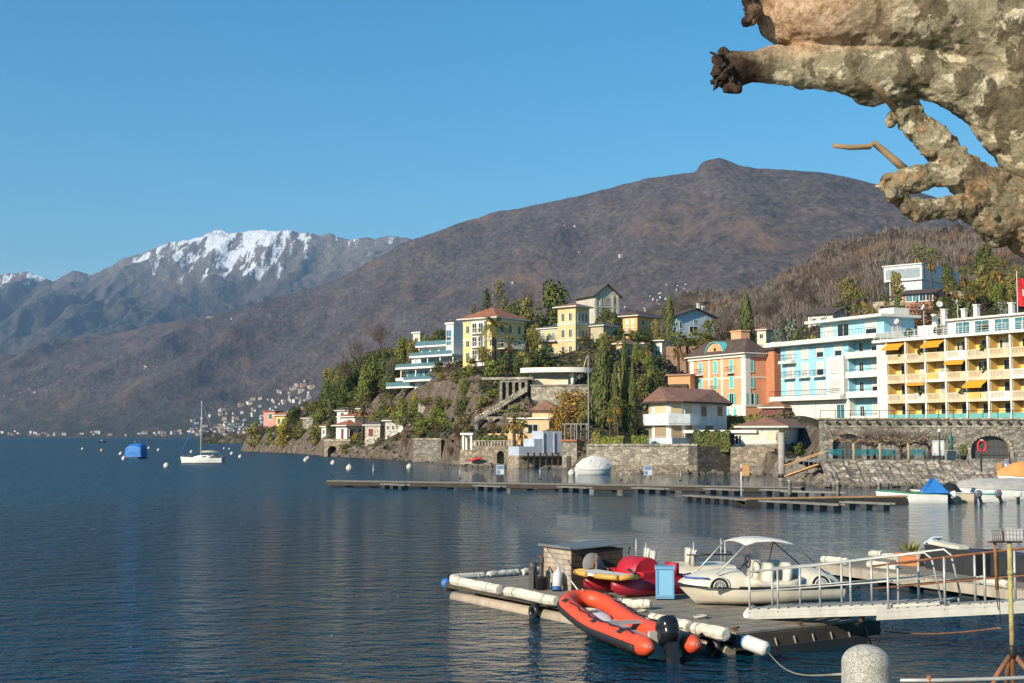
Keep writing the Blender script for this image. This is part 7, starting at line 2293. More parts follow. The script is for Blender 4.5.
def outboard(parent_loc, rz, label, mat, s=1.0, tilt=0.0):
 r = empty('outboard_motor', parent_loc, rz, label, 'outboard motor')
 m = MB(); m.loft([[Vector((x + kx * math.copysign(abs(math.cos(a)) ** .6, math.cos(a)), ky * math.copysign(abs(math.sin(a)) ** .6, math.sin(a)), z)) for a in [k * math.pi / 8 for k in range(16)]] for z, x, kx, ky in ((-.06, .02, .13, .10), (.0, 0, .20, .14), (.10, -.01, .235, .155), (.14, -.01, .22, .145), (.16, -.01, .235, .155), (.27, -.03, .20, .15), (.34, -.05, .14, .12), (.36, -.06, .06, .06))]); m.build('cowling', mat, r)
 m = MB(); m.box(-.10, .07, -.075, .075, -.6, .02); m.box(-.2, .09, -.012, .012, -.5, -.46); m.lathe([(.0, -.22), (.05, -.16), (.055, .1), (.02, .16)], (-.02, 0, -.62), 8, axis=Matrix.Rotation(R(90), 3, 'Y')); m.build('leg', BLACKP, r)
 m = MB()
 for k in range(3):
  M_ = Matrix.Rotation(k * 2.094, 3, 'X'); m.obox(Vector((-.26, 0, -.62)) + M_ @ Vector((0, 0, .08)), (.02, .07, .14), M_ @ Matrix.Rotation(.5, 3, 'Z'))
 m.build('propeller', BLACKP, r)
 r.scale = (s, s, s)
 r.rotation_euler = (0, tilt, rz)
 return r
def motorboat(label, pos, rz, L, B, H, hullmat, stripe, tarp=None, tarpm=None, deckmat=None):
 r = empty('motorboat', pos, rz, label, 'boat')
 m, e = hull_mesh(L, B, H)
 m.build('hull', hullmat, r)
 for sg in (-1, 1):
  g = MB(); g.tube([(x, sg * w_, z + .01) for x, w_, z in e], .045, 6); g.build('rub_rail', stripe, r)
 d = MB()
 for i in range(len(e) - 1):
  (x0, w0, z0), (x1, w1, z1) = e[i], e[i + 1]
  zz = -.06 if x1 > L * .62 else -.28
  d.face([(x0, -w0 * .95, z0 + zz), (x1, -w1 * .95, z1 + zz), (x1, w1 * .95, z1 + zz), (x0, w0 * .95, z0 + zz)])
 d.build('deck', deckmat or GEL, r)
 s_ = MB(); s_.box(L * .28, L * .34, -B * .36, B * .36, H - .2, H + .12); s_.box(L * .34, L * .43, -B * .36, B * .36, H - .2, H - .05); s_.build('bench_seat', deckmat or GEL, r)
 w = MB()
 w.add([(L * .60, -B * .36, H), (L * .60, B * .36, H), (L * .53, B * .33, H + .38), (L * .53, -B * .33, H + .38), (L * .61, -B * .36, H), (L * .61, B * .36, H), (L * .54, B * .33, H + .38), (L * .54, -B * .33, H + .38)], [(0, 1, 2, 3), (7, 6, 5, 4), (0, 4, 5, 1), (1, 5, 6, 2), (2, 6, 7, 3), (3, 7, 4, 0)]); w.build('windscreen', GLASS, r)
 return r
def cover(name, label, pos, rz, L, B, H, mat, peak=.8, hullmat=None, ridge_f=.45, seed=1, cat='boat', n=16, hh=.45, name2='tarpaulin', tent=1.5):
 """a moored boat hidden under a tied-down cover"""
 r = empty(name, pos, rz, label, cat)
 m, e = hull_mesh(L, B, hh)
 m.build('hull', hullmat or GEL, r)
 rn = random.Random(seed)
 rings = []
 for x, w_, z in e:
  f = x / L
  pk = z + .06 + (H - hh) * (math.sin(math.pi * min(1, max(0.0, f * .92 + .04))) ** peak)
  ring = []
  for k in range(11):
   a = (k - 5) / 5
   ring.append(Vector((x + rn.gauss(0, .02), (w_ + .06) * a, z - .06 * (abs(a) > .95) + (pk - z) * (1 - abs(a) ** tent) + rn.gauss(0, .02))))
  rings.append(ring)
 c = MB(); c.loft(rings, 0, False, closed=False, caps=False); c.face(rings[0]); c.face(rings[-1][::-1])
 c.build(name2, mat, r)
 return r
def sailboat():
 p = W(203, 463.5, 0)
 r = empty('sailboat', (p.x + 3.0, p.y, 0), R(178), 'white moored sailing boat with bare mast and blue furled jib', 'sailing boat')
 m, e = hull_mesh(6.6, 2.1, .85, .35, .8, 16, .6, -.35)
 m.build('hull', GEL, r)
 b_ = MB()
 for sg in (-1, 1): b_.tube([(x, sg * (w_ + .01), .06) for x, w_, z in e[:-1]], .07, 5)
 b_.build('waterline_stripe', plain('navy_paint', (.02, .03, .07), .4), r)
 d = MB()
 for i in range(len(e) - 1):
  (x0, w0, z0), (x1, w1, z1) = e[i], e[i + 1]
  d.face([(x0, -w0, z0 - .02), (x1, -w1, z1 - .02), (x1, w1, z1 - .02), (x0, w0, z0 - .02)])
 d.build('deck', WHP, r)
 c = MB(); c.loft([[Vector((x, sx * w_, z)) for sx, z in ((-1, .8), (-.8, h_), (.8, h_), (1, .8))] for x, w_, h_ in ((1.9, .62, 1.15), (2.2, .66, 1.3), (3.6, .6, 1.25), (4.5, .4, 1.0))], 0, False); c.build('cabin', WHP, r)
 w = MB(); w.box(2.4, 3.0, -.68, -.64, .98, 1.14); w.box(3.1, 3.6, -.66, -.62, .98, 1.12); w.box(2.4, 3.0, .64, .68, .98, 1.14); w.build('cabin_window', GLASS, r)
 top = zpy(401, p.y)
 m = MB(); m.tube([(3.4, 0, 1.2), (3.4, 0, top)], [.06, .045], 8); m.build('mast', WHP, r)
 m = MB(); m.bar((3.35, -.5, top * .62), (3.35, .5, top * .62), .04); m.build('spreader', ALU, r)
 m = MB(); m.tube([(3.3, 0, 1.75), (.6, 0, 1.75)], .05, 6); m.tube([(3.2, 0, 1.86), (2, 0, 1.9), (.7, 0, 1.84)], [.1, .13, .08], 8, 1); m.build('boom', [WHP, plain('beige_sailcover', (.45, .38, .27), .8)], r)
 m = MB(); m.tube([(3.42, 0, top - .4), (5.0, 0, top * .5), (6.6, 0, 1.25)], [.03, .07, .075], 7); m.build('furled_jib', plain('blue_sail', (.03, .13, .42), .8), r)
 m = MB()
 for q in ((.1, 0), (3.3, .95), (3.3, -.95)): m.tube([(3.4, 0, top - .1), (q[0], q[1], .9)], .014, 4)
 m.build('rigging', ALU, r)
 m = MB()
 for x in (.3, 1.2, 5.4, 6.2):
  for sg in (-1, 1):
   w_ = np.interp(x, [q[0] for q in e], [q[1] for q in e]) - .06; m.tube([(x, sg * w_, .85), (x, sg * w_, 1.4)], .016, 5)
 m.build('stanchion', ALU, r)
 m = MB(); m.tube([(1.0, -.5, .9), (1.5, .2, 1.25), (1.9, .5, 1.0)], [.12, .2, .12], 7); m.build('folded_sail', plain('beige_sailcover', (.45, .38, .27), .8), r)
 outboard((p.x + 3.2, p.y, .75), R(178), 'small dark outboard on the stern of the sailing boat', BLACKP, .7)
sailboat()
p = W(136.5, 458.5, 0)
def wrapped_boat():
 r = empty('covered_boat', (p.x - .1, p.y - 2.0, 0), R(82), 'moored boat wholly wrapped in a high blue cover', 'boat')
 m, e = hull_mesh(5.0, 2.9, .9); m.build('hull', plain('navy_hull', (.02, .04, .09), .4), r)
 rn = random.Random(4); rings = []
 for x, w_, h_ in ((-.1, 1.45, 2.0), (.05, 1.62, 2.35), (1.0, 1.66, 2.75), (2.4, 1.62, 2.85), (3.6, 1.25, 2.5), (4.7, .6, 1.7), (5.05, .12, 1.2)):
  ring = []
  for a_ in range(13):
   t_ = math.pi * a_ / 12; c_, s_ = math.cos(t_), math.sin(t_)
   ring.append(Vector((x + rn.gauss(0, .03), w_ * math.copysign(abs(c_) ** .42, c_) * (1 + .06 * (1 - s_)) + rn.gauss(0, .04), .28 + (h_ - .28) * s_ ** .48 + rn.gauss(0, .04))))
  rings.append(ring)
 c = MB(); c.loft(rings, 0, False, closed=False, caps=False); c.face(rings[0]); c.build('tarpaulin', TARP_B, r)
 c = MB(); c.tube([(1.2, .2, 2.7), (1.2, .2, 3.4)], .05, 6); c.build('antenna', ALU, r)
wrapped_boat()
# white covered boat by the boathouse
p = W(594, 474.6, 0)
cover('covered_boat', 'boat under a white peaked cover before the stone boathouse', (p.x - 2.0, p.y - .8, 0), R(12), 4.0, 2.0, 1.95, TARP_W, .55, GEL, hh=.6, seed=8, tent=1.12)
# boats at the right
q = W(946, 503.2, 0)
mb1 = motorboat('white motorboat with green stripe, part covered by a blue tarpaulin tent', (q.x, q.y, 0), R(172), 4.3, 1.7, .62, GEL, plain('boat_green', (.03, .22, .12), .4))
t = MB()
t.add([(-.1, -.86, .66), (1.5, -.9, .66), (1.5, .9, .66), (-.1, .86, .66), (.62, -.1, 1.55), (.95, .1, 1.55)], [(0, 1, 5, 4), (1, 2, 5), (2, 3, 4, 5), (3, 0, 4), (3, 2, 1, 0)])
tt = t.build('tarpaulin', TARP_B, mb1)
outboard((q.x + .22, q.y - .05, .5), R(172), 'black and red outboard behind the blue tarpaulin boat', plain('dark_cowling', (.05, .02, .025), .35), .95)
q = W(978, 503.0, 0)
mb2 = motorboat('cream motorboat with black cover, between two grey outboards', (q.x, q.y + 1.0, 0), R(170), 3.8, 1.7, .6, plain('cream_gelcoat', (.62, .50, .36), .35), WHP)
t = MB(); t.loft([[Vector((x, w_ * a, .62 + h_ * (1 - abs(a) ** 2) + .03 * math.sin(x * 9 + a * 4))) for a in (-1, -.6, -.2, .2, .6, 1)] for x, w_, h_ in ((.7, .6, .1), (1.0, .8, .5), (1.5, .85, .62), (2.0, .8, .35), (2.6, .6, .28), (2.9, .4, .1))], 0, True, closed=False, caps=False); t.build('black_cover', plain('black_tarpaulin', (.02, .02, .022), .6), mb2)
q1 = W(954, 503.5, 0); outboard((q1.x, q1.y, .42), R(165), 'white outboard standing between the blue tarpaulin boat and the cream boat', GEL, 1.0, .35)
q1 = W(979, 503.5, 0); outboard((q1.x, q1.y, .45), R(175), 'round dark grey outboard at the stern of the cream motorboat', plain('grey_cowling', (.13, .14, .16), .3), 1.05, .3)
q1 = W(999, 502.5, 0); outboard((q1.x, q1.y, .42), R(185), 'grey outboard in front of the long grey covered boat', plain('grey_cowling', (.13, .14, .16), .3), 1.0, .35)
q1 = W(1018, 502.8, 0); outboard((q1.x, q1.y, .4), R(180), 'pale outboard at the right edge of the row of boats', GEL, 1.0)
q = W(966, 501, 0)
cover('covered_boat', 'long boat under a flat grey tarpaulin moored along the embankment', (q.x + 7.2, q.y + 2.2, 0), R(180), 7.0, 2.3, 1.35, TARP_G, .35, GEL, hh=.7, seed=3)
q = W(998, 502.5, 0)
mb3 = motorboat('small boat with a turquoise edge tucked beside the grey covered boat', (q.x + .3, q.y + .6, 0), R(176), 2.9, 1.3, .52, GEL, plain('boat_turquoise', (.10, .45, .38), .4))
q = P(1030, 487, 110.5)
cover('covered_boat', 'boat under an orange tarpaulin drawn up at the right end of the embankment', (q.x + 2.2, 111.0, .55), R(176), 4.6, 2.2, 1.5, TARP_O, .9, GEL, hh=.35, seed=6)
# ------------------------------------------------------------------ mooring buoys
def buoys():
 WB = plain('buoy_white', (.62, .57, .49), .6, var=.2, dirt=.4)
 OB = plain('buoy_orange', (.62, .28, .12), .6)
 data = [(82.5, 449.8, .32, 0, 'far white buoy at the extreme left'), (101.7, 451.5, .34, 1, 'orange-tinted buoy left of the blue covered boat'), (120.8, 455, .36, 0, 'white buoy touching the left side of the blue covered boat'), (123.8, 460, .38, 0, 'white buoy in front of the blue covered boat'),
   (148.8, 449, .34, 0, 'white buoy just right of the blue covered boat'), (158.4, 451, .34, 0, 'white buoy between covered boat and sailing boat'), (166.5, 467.5, .40, 2, 'larger tan buoy with dark cap before the sailing boat'), (191.4, 453, .34, 0, 'white buoy behind the sailing boat'),
   (224, 449, .24, 0, 'left one of two tiny far buoys beyond the sailing boat'), (229.3, 449.5, .24, 0, 'right one of two tiny far buoys beyond the sailing boat'), (231.8, 454.8, .36, 0, 'white buoy right of the sailing boat stern'), (240.2, 458, .34, 0, 'white buoy between sailing boat and headland'),
   (305.7, 461.5, .36, 0, 'left buoy of the touching pair below the headland'), (307.8, 459.5, .32, 0, 'right buoy of the touching pair below the headland'), (333, 464.5, .36, 0, 'white buoy before the boathouse arch'), (349.3, 470.3, .42, 0, 'white buoy behind the left tip of the long pontoon'),
   (409.3, 468.8, .38, 0, 'white buoy below the grey sea wall'), (571.8, 475.5, .40, 0, 'white buoy beside the white covered boat')]
 for px, py, r_, k, lb in data:
  p = W(px, py, 0)
  o = empty('mooring_buoy', (p.x, p.y, 0), 0, lb, 'buoy', 'mooring buoys')
  rr = r_ * (.8 + .2 * p.y / 150)
  m = MB(); m.ball((0, 0, rr * .62), rr, 14); m.build('float', OB if k == 1 else WB, o)
  m = MB(); m.lathe([(rr * .3, rr * 1.56), (rr * .3, rr * 1.66), (rr * .12, rr * 1.7), (rr * .12, rr * 1.9), (0, rr * 1.92)], (0, 0, 0), 10); m.build('ring_cap', IRON if k == 2 else WB, o)
buoys()
def far_boat():
 p = W(98.5, 441.0, 0)
 p = Vector((px_x(98.5, 900), 900, 0))
 r = empty('rowing_boat', p, R(10), 'tiny dark boat far out on the lake at the left', 'boat')
 m, e = hull_mesh(5, 1.8, .9); m.build('hull', IRON, r)
 m = MB(); m.box(1.5, 2.8, -.5, .5, .6, 1.9); m.build('cabin', plain('grey_cabin', (.3, .3, .3), .6), r)
far_boat()
# ================================================================== FOREGROUND
FOAM = plain('dirty_foam', (.64, .59, .48), .8, var=.15, bump=.5, dirt=.45, scale=3)
DECK = plain('worn_deck', (.265, .225, .17), .85, var=.35, dirt=.45, scale=2.2, bump=.3)
BEAMW = plain('pale_beam', (.40, .34, .26), .85, var=.3, dirt=.5, scale=2)
RUST = plain('rust', (.23, .10, .045), .9, var=.5, scale=6)
RAIL = plain('galvanised_rail', (.50, .49, .45), .5, metal=.35, var=.2, dirt=.3, scale=5)
GWHITE = plain('worn_white_paint', (.46, .44, .385), .55, var=.15, dirt=.5, scale=2.5)
A_ = W(450, 580.5, .45); B_ = W(736, 633, .45)
E1 = (B_ - A_); DL = E1.length; E1.normalize(); E2 = Vector((-E1.y, E1.x, 0)); DW = 3.75
DRZ = math.atan2(E1.y, E1.x)
def DP(x, y, z=.45): return Vector((A_.x + E1.x * x + E2.x * y, A_.y + E1.y * x + E2.y * y, z))
def dloc(px, py, z=.45):
 v = W(px, py, z) - A_
 return v.x * E1.x + v.y * E1.y, v.x * E2.x + v.y * E2.y
def roll(a, b, r_, label, rope=True):
 r_ *= .84
 """a foam roll wrapped in sheeting and tied with cord"""
 a, b = Vector(a), Vector(b)
 o = empty('foam_roll', a, 0, label, 'foam roll', 'white foam rolls of the pontoons')
 v = b - a; n = 11; rn = random.Random(int(a.x * 100) + 3)
 m = MB(); pts = [v * (k / (n - 1)) + Vector((0, 0, rn.gauss(0, .008))) for k in range(n)]
 m.tube(pts, [r_ * (.93 if k in (0, n - 1) else 1.0) * (1 + rn.gauss(0, .035)) for k in range(n)], 9, smooth=False); m.build('foam', FOAM, o, bevel=.03)
 c = MB()
 for k in (2, 8):
  q = pts[k]; t = v.normalized(); s_ = t.cross(Vector((0, 0, 1))).normalized()
  c.tube([q + s_ * math.cos(i * .785) * (r_ + .01) + Vector((0, 0, math.sin(i * .785) * (r_ + .01))) for i in range(8)], .007, 5, closed=True)
 c.build('cord', plain('grey_cord', (.28, .25, .2), .9), o)
 return o
def dock():
 r = empty('floating_dock', (A_.x, A_.y, 0), DRZ, 'wooden floating dock in the foreground carrying the pedal boats', 'dock')
 rn = random.Random(8)
 m = MB(); n = 74
 for k in range(n):
  dz = rn.gauss(0, .004)
  m.box(DL * k / n + .004, DL * (k + 1) / n - .008, rn.uniform(-.02, .01), DW + rn.uniform(-.02, .02), .405 + dz, .45 + dz)
 m.build('deck', DECK, r)
 m = MB(); m.box(-.02, DL + .02, -.10, -.03, .27, .40); m.box(-.02, DL + .02, DW + .03, DW + .1, .17, .40); m.box(-.09, -.025, -.1, DW + .1, .17, .40); m.box(DL + .025, DL + .1, -.1, DW + .1, .13, .40); m.build('edge_beam', plain('dark_beam', (.075, .058, .042), .9, var=.4, dirt=.3), r)
 m = MB()
 for y in (.02, DW - .12): m.tube([(.2, y, .04), (DL * .36, y, .04)], .15, 10); m.tube([(DL * .37, y, .04), (DL * .66, y, .04)], .15, 10); m.tube([(DL * .67, y, .04), (DL - .2, y, .04)], .15, 10)
 m.build('float_pipe', plain('beige_pipe', (.46, .37, .27), .7, var=.25, dirt=.5), r)
 m = MB()
 for x in (4.3, 9.4, 10.6):
  m = MB(); m.lathe([(.09, -.08), (.17, -.07), (.17, .07), (.09, .08), (.08, .0), (.09, -.08)], (x, -.19, .13), 14, axis=Matrix.Rotation(R(90), 3, 'X')); m.build('tyre_fender', BLACKP, r)
 m = MB()
 for x in np.linspace(.6, DL - .3, 8): m.box(x, x + .5, .4, DW - .4, -.3, .16)
 m.build('float_tank', FLOATD, r)
 m = MB()
 for k in range(7):
  y = .4 + k * .5; m.tube([(DL + .11, y, .3), (DL + .13, y + .05, .12), (DL + .12, y + .1 + rn.gauss(0, .03), -.05)], .018, 5)
 m.build('hanging_rope', plain('grey_cord', (.28, .25, .2), .9), r)
dock()
def front_rolls():
 for pa, pb, lb in (((457, 580.4), (504, 589.6), 'foam roll at the far left corner of the dock front edge'), ((511, 591), (561, 601), 'foam roll on the dock front edge before the plank shed'), ((656, 618), (694, 626.5), 'foam roll on the dock front edge beside the black outboard'), ((699, 627.5), (731, 634.5), 'foam roll nearest the viewer at the dock corner')):
  a, b = W(pa[0], pa[1], .47), W(pb[0], pb[1], .47)
  roll(a - E2 * .12, b - E2 * .12, .155, lb)
 for pa, pb, lb in (((451, 578), (484, 575.5), 'first foam roll along the back left edge of the dock'), ((488, 575), (518, 572.5), 'second foam roll along the back left edge of the dock'), ((522, 572.5), (541, 570.5), 'third, shorter foam roll behind the shed corner')):
  roll(W(pa[0], pa[1], .5), W(pb[0], pb[1], .5), .12, lb)
 roll(W(615, 603, .57), W(651, 604.5, .57), .12, 'foam roll lying on the deck right behind the orange dinghy')
front_rolls()
def shed():
 x0, y0 = dloc(571, 591)
 w, dp, h = 1.2, 1.6, .98
 r = empty('storage_shed', DP(x0, y0), DRZ, 'low plank storage shed with a grey sheet roof on the dock', 'shed')
 PL = plain('pale_planks', (.42, .33, .25), .9, var=.45, dirt=.5, scale=4); DK = plain('shade_dark_planks', (.075, .048, .032), .9, var=.4, scale=3)
 m = MB()
 m.box(-w + .03, -.03, .03, dp - .03, 0, h - .01); m.build('frame', DK, r)
 m = MB()
 for k in range(8): m.box(-w + .01, -.01, .0, .028, k * h / 8 + .005, (k + 1) * h / 8 - .006)
 m.build('plank_wall', PL, r)
 m = MB()
 for k in range(7): m.box(-.029, .002, .03, dp - .02, k * h / 7 + .005, (k + 1) * h / 7 - .008)
 m.build('plank_wall', DK, r)  # side turned from the sun: its shade is put into darker planks
 m = MB()
 M_ = Matrix.Rotation(R(2.5), 3, 'X')
 m.obox((-w / 2, dp / 2, h + .05), (w + .12, dp + .10, .025), M_); m.bar((-w - .1, -.08, h + .06), (.12, -.08, h + .06), .05, .06)
 m.build('roof', plain('grey_sheet', (.18, .185, .185), .5, var=.25, dirt=.4, metal=.2), r)
 # things leaning on it
 c = DP(x0 + .16, y0 + .55)
 o = empty('round_disc', c, DRZ, 'grey round wooden disc leaning on the dark side of the shed', 'disc')
 m = MB(); m.lathe([(0, -.02), (.30, -.02), (.31, 0), (.30, .02), (0, .02)], (0, 0, .60), 26, axis=Matrix.Rotation(R(78), 3, 'Y')); m.build('board', plain('grey_disc', (.27, .25, .235), .8, var=.2, dirt=.3), o)
 m = MB(); m.lathe([(0, .021), (.05, .021), (.05, .04), (0, .04)], (0.0, 0, .60), 10, axis=Matrix.Rotation(R(78), 3, 'Y')); m.build('hub', RUST, o)
 m = MB(); m.box(-.10, -.05, -.05, .05, 0, .62); m.build('stand', DK, o)
 c = DP(x0 + .35, y0 + .5)
 o = empty('mooring_stake', c, 0, 'thin upright wooden stake in front of the grey disc', 'stake')
 m = MB(); m.tube([(0, 0, 0), (0.01, 0, .9)], [.03, .026], 7); m.build('shaft', plain('brown_stake', (.22, .15, .09), .9), o); m = MB(); m.lathe([(.032, .72), (.04, .74), (.04, .78), (.032, .8)], (0.01, 0, 0), 8); m.build('band', RUST, o)
 x1, y1 = dloc(560, 591)
 o = empty('gas_canister', DP(x1, y1 - .1), DRZ, 'pale tilted canister with blue foot leaning on the plank wall', 'canister')
 m = MB(); a = Matrix.Rotation(R(-16), 3, 'X') @ Matrix.Rotation(R(-14), 3, 'Y'); m.lathe([(.10, .08), (.115, .12), (.115, .42), (.07, .5), (.035, .53), (.035, .6), (0, .6)], (0, 0, 0), 14, axis=a); m.build('body', plain('pale_canister', (.58, .58, .56), .5, dirt=.3), o)
 m = MB(); m.lathe([(.118, .0), (.118, .1), (.09, .1), (.09, 0), (.118, 0)], (0, 0, 0), 14, axis=a); m.build('foot_ring', plain('canister_blue', (.03, .10, .3), .5), o)
 x1, y1 = dloc(538, 590)
 o = empty('old_motor', DP(x1, y1 + .1), DRZ + .4, 'heap of dark motor parts and bucket left of the shed', 'motor parts')
 m = MB(); m.lathe([(.13, 0), (.17, .3), (.18, .31), (.15, .3), (.12, .02)], (0, 0, 0), 14); m.build('bucket', BLACKP, o)
 m = MB(); m.box(-.34, -.2, -.05, .12, 0, .5); m.tube([(-.3, .1, .45), (-.2, .15, .7), (-.05, .15, .55)], .03, 6); m.ball((-.28, .03, .55), .12, 10, sq=(1, .8, 1.1)); m.build('engine_block', plain('dull_engine', (.07, .068, .065), .6, metal=.3), o)
 x1, y1 = dloc(546, 586)
 o = empty('grey_panel', DP(x1, y1), DRZ, 'narrow dark panel standing upright at the left end of the shed', 'panel')
 m = MB(); m.obox((0, 0, .36), (.06, .34, .72), Matrix.Rotation(R(6), 3, 'Y')); m.build('sheet', plain('dark_panel', (.10, .095, .09), .7), o); m = MB(); m.obox((.0, 0, .74), (.075, .36, .04), None); m.build('edge', RUST, o)
 o = empty('boat_hook', (0, 0, 0), 0, 'thin pale boat hook leaning from shed roof down to the dinghy', 'boat hook')
 p0, p1 = P(548.5, 551, 32.2), P(581, 594, 30.3)
 o.location = p1; v = p0 - p1
 m = MB(); m.tube([(0, 0, 0), v], .018, 7); m.build('pole', RAIL, o); m = MB(); m.tube([v, v + Vector((-.05, 0, .1)), v + Vector((-.12, 0, .06))], .014, 6); m.build('hook', RUST, o)
shed()
# ------------------------------------------------------------------ pedal boats
PRED = plain('pedalo_red', (.50, .018, .03), .45, var=.2, dirt=.3, scale=3); PRED2 = plain('pedalo_dark_red', (.32, .012, .025), .4, var=.1)
CREAMP = plain('cream_shell', (.70, .63, .49), .35, var=.12, dirt=.4, scale=2)
def pontoon_hull(m, x0, x1, y, w, z0, z1, mi=0):
 rings = []
 for f in np.linspace(0, 1, 9):
  x = x0 + (x1 - x0) * f; k = 1 - max(0, (.25 - f) / .25) ** 2 * .8
  hw = w / 2 * k; zz = z0 + (1 - k) * .22
  rings.append([Vector((x, y - hw * .7, zz)), Vector((x, y + hw * .7, zz)), Vector((x, y + hw, zz + .1)), Vector((x, y + hw, z1)), Vector((x, y - hw, z1)), Vector((x, y - hw, zz + .1))])
 m.loft(rings, mi, True)
def red_pedalo():
 pr = W(612, 598.5, .45)
 o0 = pr - E1 * .55
 r = empty('pedal_boat', (o0.x, o0.y, .45), math.atan2(E2.y, E2.x), 'red pedal boat with rounded paddle hump and yellow bumper on the dock', 'pedal boat')
 for s_ in (-1, 1):
  m = MB(); pontoon_hull(m, 0, 2.1, s_ * .55, .42, .02, .40); m.build('hull', PRED2, r)
 m = MB(); m.box(.35, 2.05, -.72, .72, .405, .47); m.build('deck', PRED, r)
 # white front plate with yellow bumper
 m = MB(); pts = [(-.18 + .16 * abs(t) ** 2, t * .85) for t in np.linspace(-1, 1, 11)]; m.prism([(x, y) for x, y in reversed(pts)][::-1] + [(.55, .8), (.55, -.8)] if False else [(x, y) for x, y in pts[::-1]] + [(.55, -.8), (.55, .8)], .474, .53); m.build('front_plate', WHP, r)
 m = MB(); m.tube([(x - .03, y, .50) for x, y in pts[:5]], .065, 8); m.tube([(x - .03, y, .50) for x, y in pts[6:]], .065, 8); m.tube([(.0, .86, .50), (.5, .88, .50)], .06, 8); m.tube([(0, -.86, .5), (.5, -.88, .5)], .06, 8); m.build('bumper', plain('yellow_bumper', (.66, .36, .07), .5, dirt=.3), r)
 # paddle hump
 m = MB(); rings = []
 for y, k in ((-.36, .93), (-.33, 1.0), (.33, 1.0), (.36, .93)):
  rings.append([Vector((1.2 + .42 * k * math.cos(a), y, .47 + .40 * k * math.sin(a))) for a in [math.pi * q / 14 for q in range(15)]])
 m.loft(rings, 0, True, closed=False, caps=False); m.face(rings[0]); m.face(rings[-1][::-1]); m.build('paddle_hump', PRED, r)
 for s_ in (-1, 1):
  m = MB(); m.box(.8, 1.7, s_ * .55 - .17, s_ * .55 + .17, .474, .56); m.loft([[Vector((1.72 + dx, s_ * .55 + yy, z)) for yy, dx in ((-.2, 0), (.2, 0), (.2, .12), (-.2, .12))] for z in (.474, .62, .74)], 0, True); m.build('seat', PRED, r)
 m = MB()
 for s_ in (-1, 1): m.tube([(.62, s_ * .5 - .14, .55), (.62, s_ * .5 + .14, .62)], .03, 6)
 m.tube([(.9, 0, .95), (.95, 0, 1.1)], .02, 6); m.build('pedal', BLACKP, r)
red_pedalo()
def white_pedalo():
 p = W(640, 579, .3)
 r = empty('pedal_boat', (p.x, p.y + 1.2, .10), R(6), 'white pedal boat with upright seats half hidden behind the blue cabinet', 'pedal boat')
 for s_ in (-1, 1):
  m = MB(); pontoon_hull(m, 0, 2.8, s_ * .55, .45, -.2, .38); m.build('hull', CREAMP, r)
 m = MB(); m.box(.2, 2.7, -.75, .75, .385, .48); m.build('deck', CREAMP, r)
 for x in (.30, 1.5):
  for s_ in (-1, 1):
   m = MB(); m.loft([[Vector((x + dx + z * .12, s_ * .38 + yy * k, .485 + z)) for yy, dx in ((-.27, 0), (.27, 0), (.25, .13), (-.25, .13))] for z, k in ((0, 1), (.22, 1), (.36, .9), (.42, .7))], 0, True); m.build('seat_back', CREAMP, r)
 m = MB()
 for x, y in ((.15, -.7), (.15, .7), (1.5, -.7), (2.4, -.7), (2.6, .5)): m.tube([(x, y, .48), (x, y, 1.15)], .02, 6)
 m.build('post', RAIL, r)
 m = MB(); m.tube([(1.3, -.72, .8), (2.6, -.72, .8), (2.75, 0, .8), (2.6, .72, .8)], .025, 6); m.build('grab_rail', BLACKP, r)
white_pedalo()
def blue_cabinet():
 p = W(665, 600, .45)
 r = empty('cabinet', p, DRZ + R(52), 'light blue upright cabinet between red and white pedal boats', 'cabinet')
 BC = plain('light_blue_paint', (.20, .44, .62), .5, var=.1, dirt=.25)
 m = MB(); m.box(-.21, .21, -.02, .36, .03, .70); m.build('body', BC, r)
 m = MB(); m.box(-.23, .23, -.05, .38, .70, .76); m.box(-.21, .21, -.04, -.021, .06, .12); m.box(-.21, -.16, -.04, -.021, .12, .68); m.box(.16, .21, -.04, -.021, .12, .68); m.build('trim', plain('blue_trim', (.15, .36, .54), .5), r)
 m = MB(); m.box(-.2, -.15, 0, .05, 0, .03); m.box(.15, .2, 0, .05, 0, .03); m.box(-.2, -.15, .28, .33, 0, .03); m.box(.15, .2, .28, .33, 0, .03); m.build('foot', BLACKP, r)
blue_cabinet()
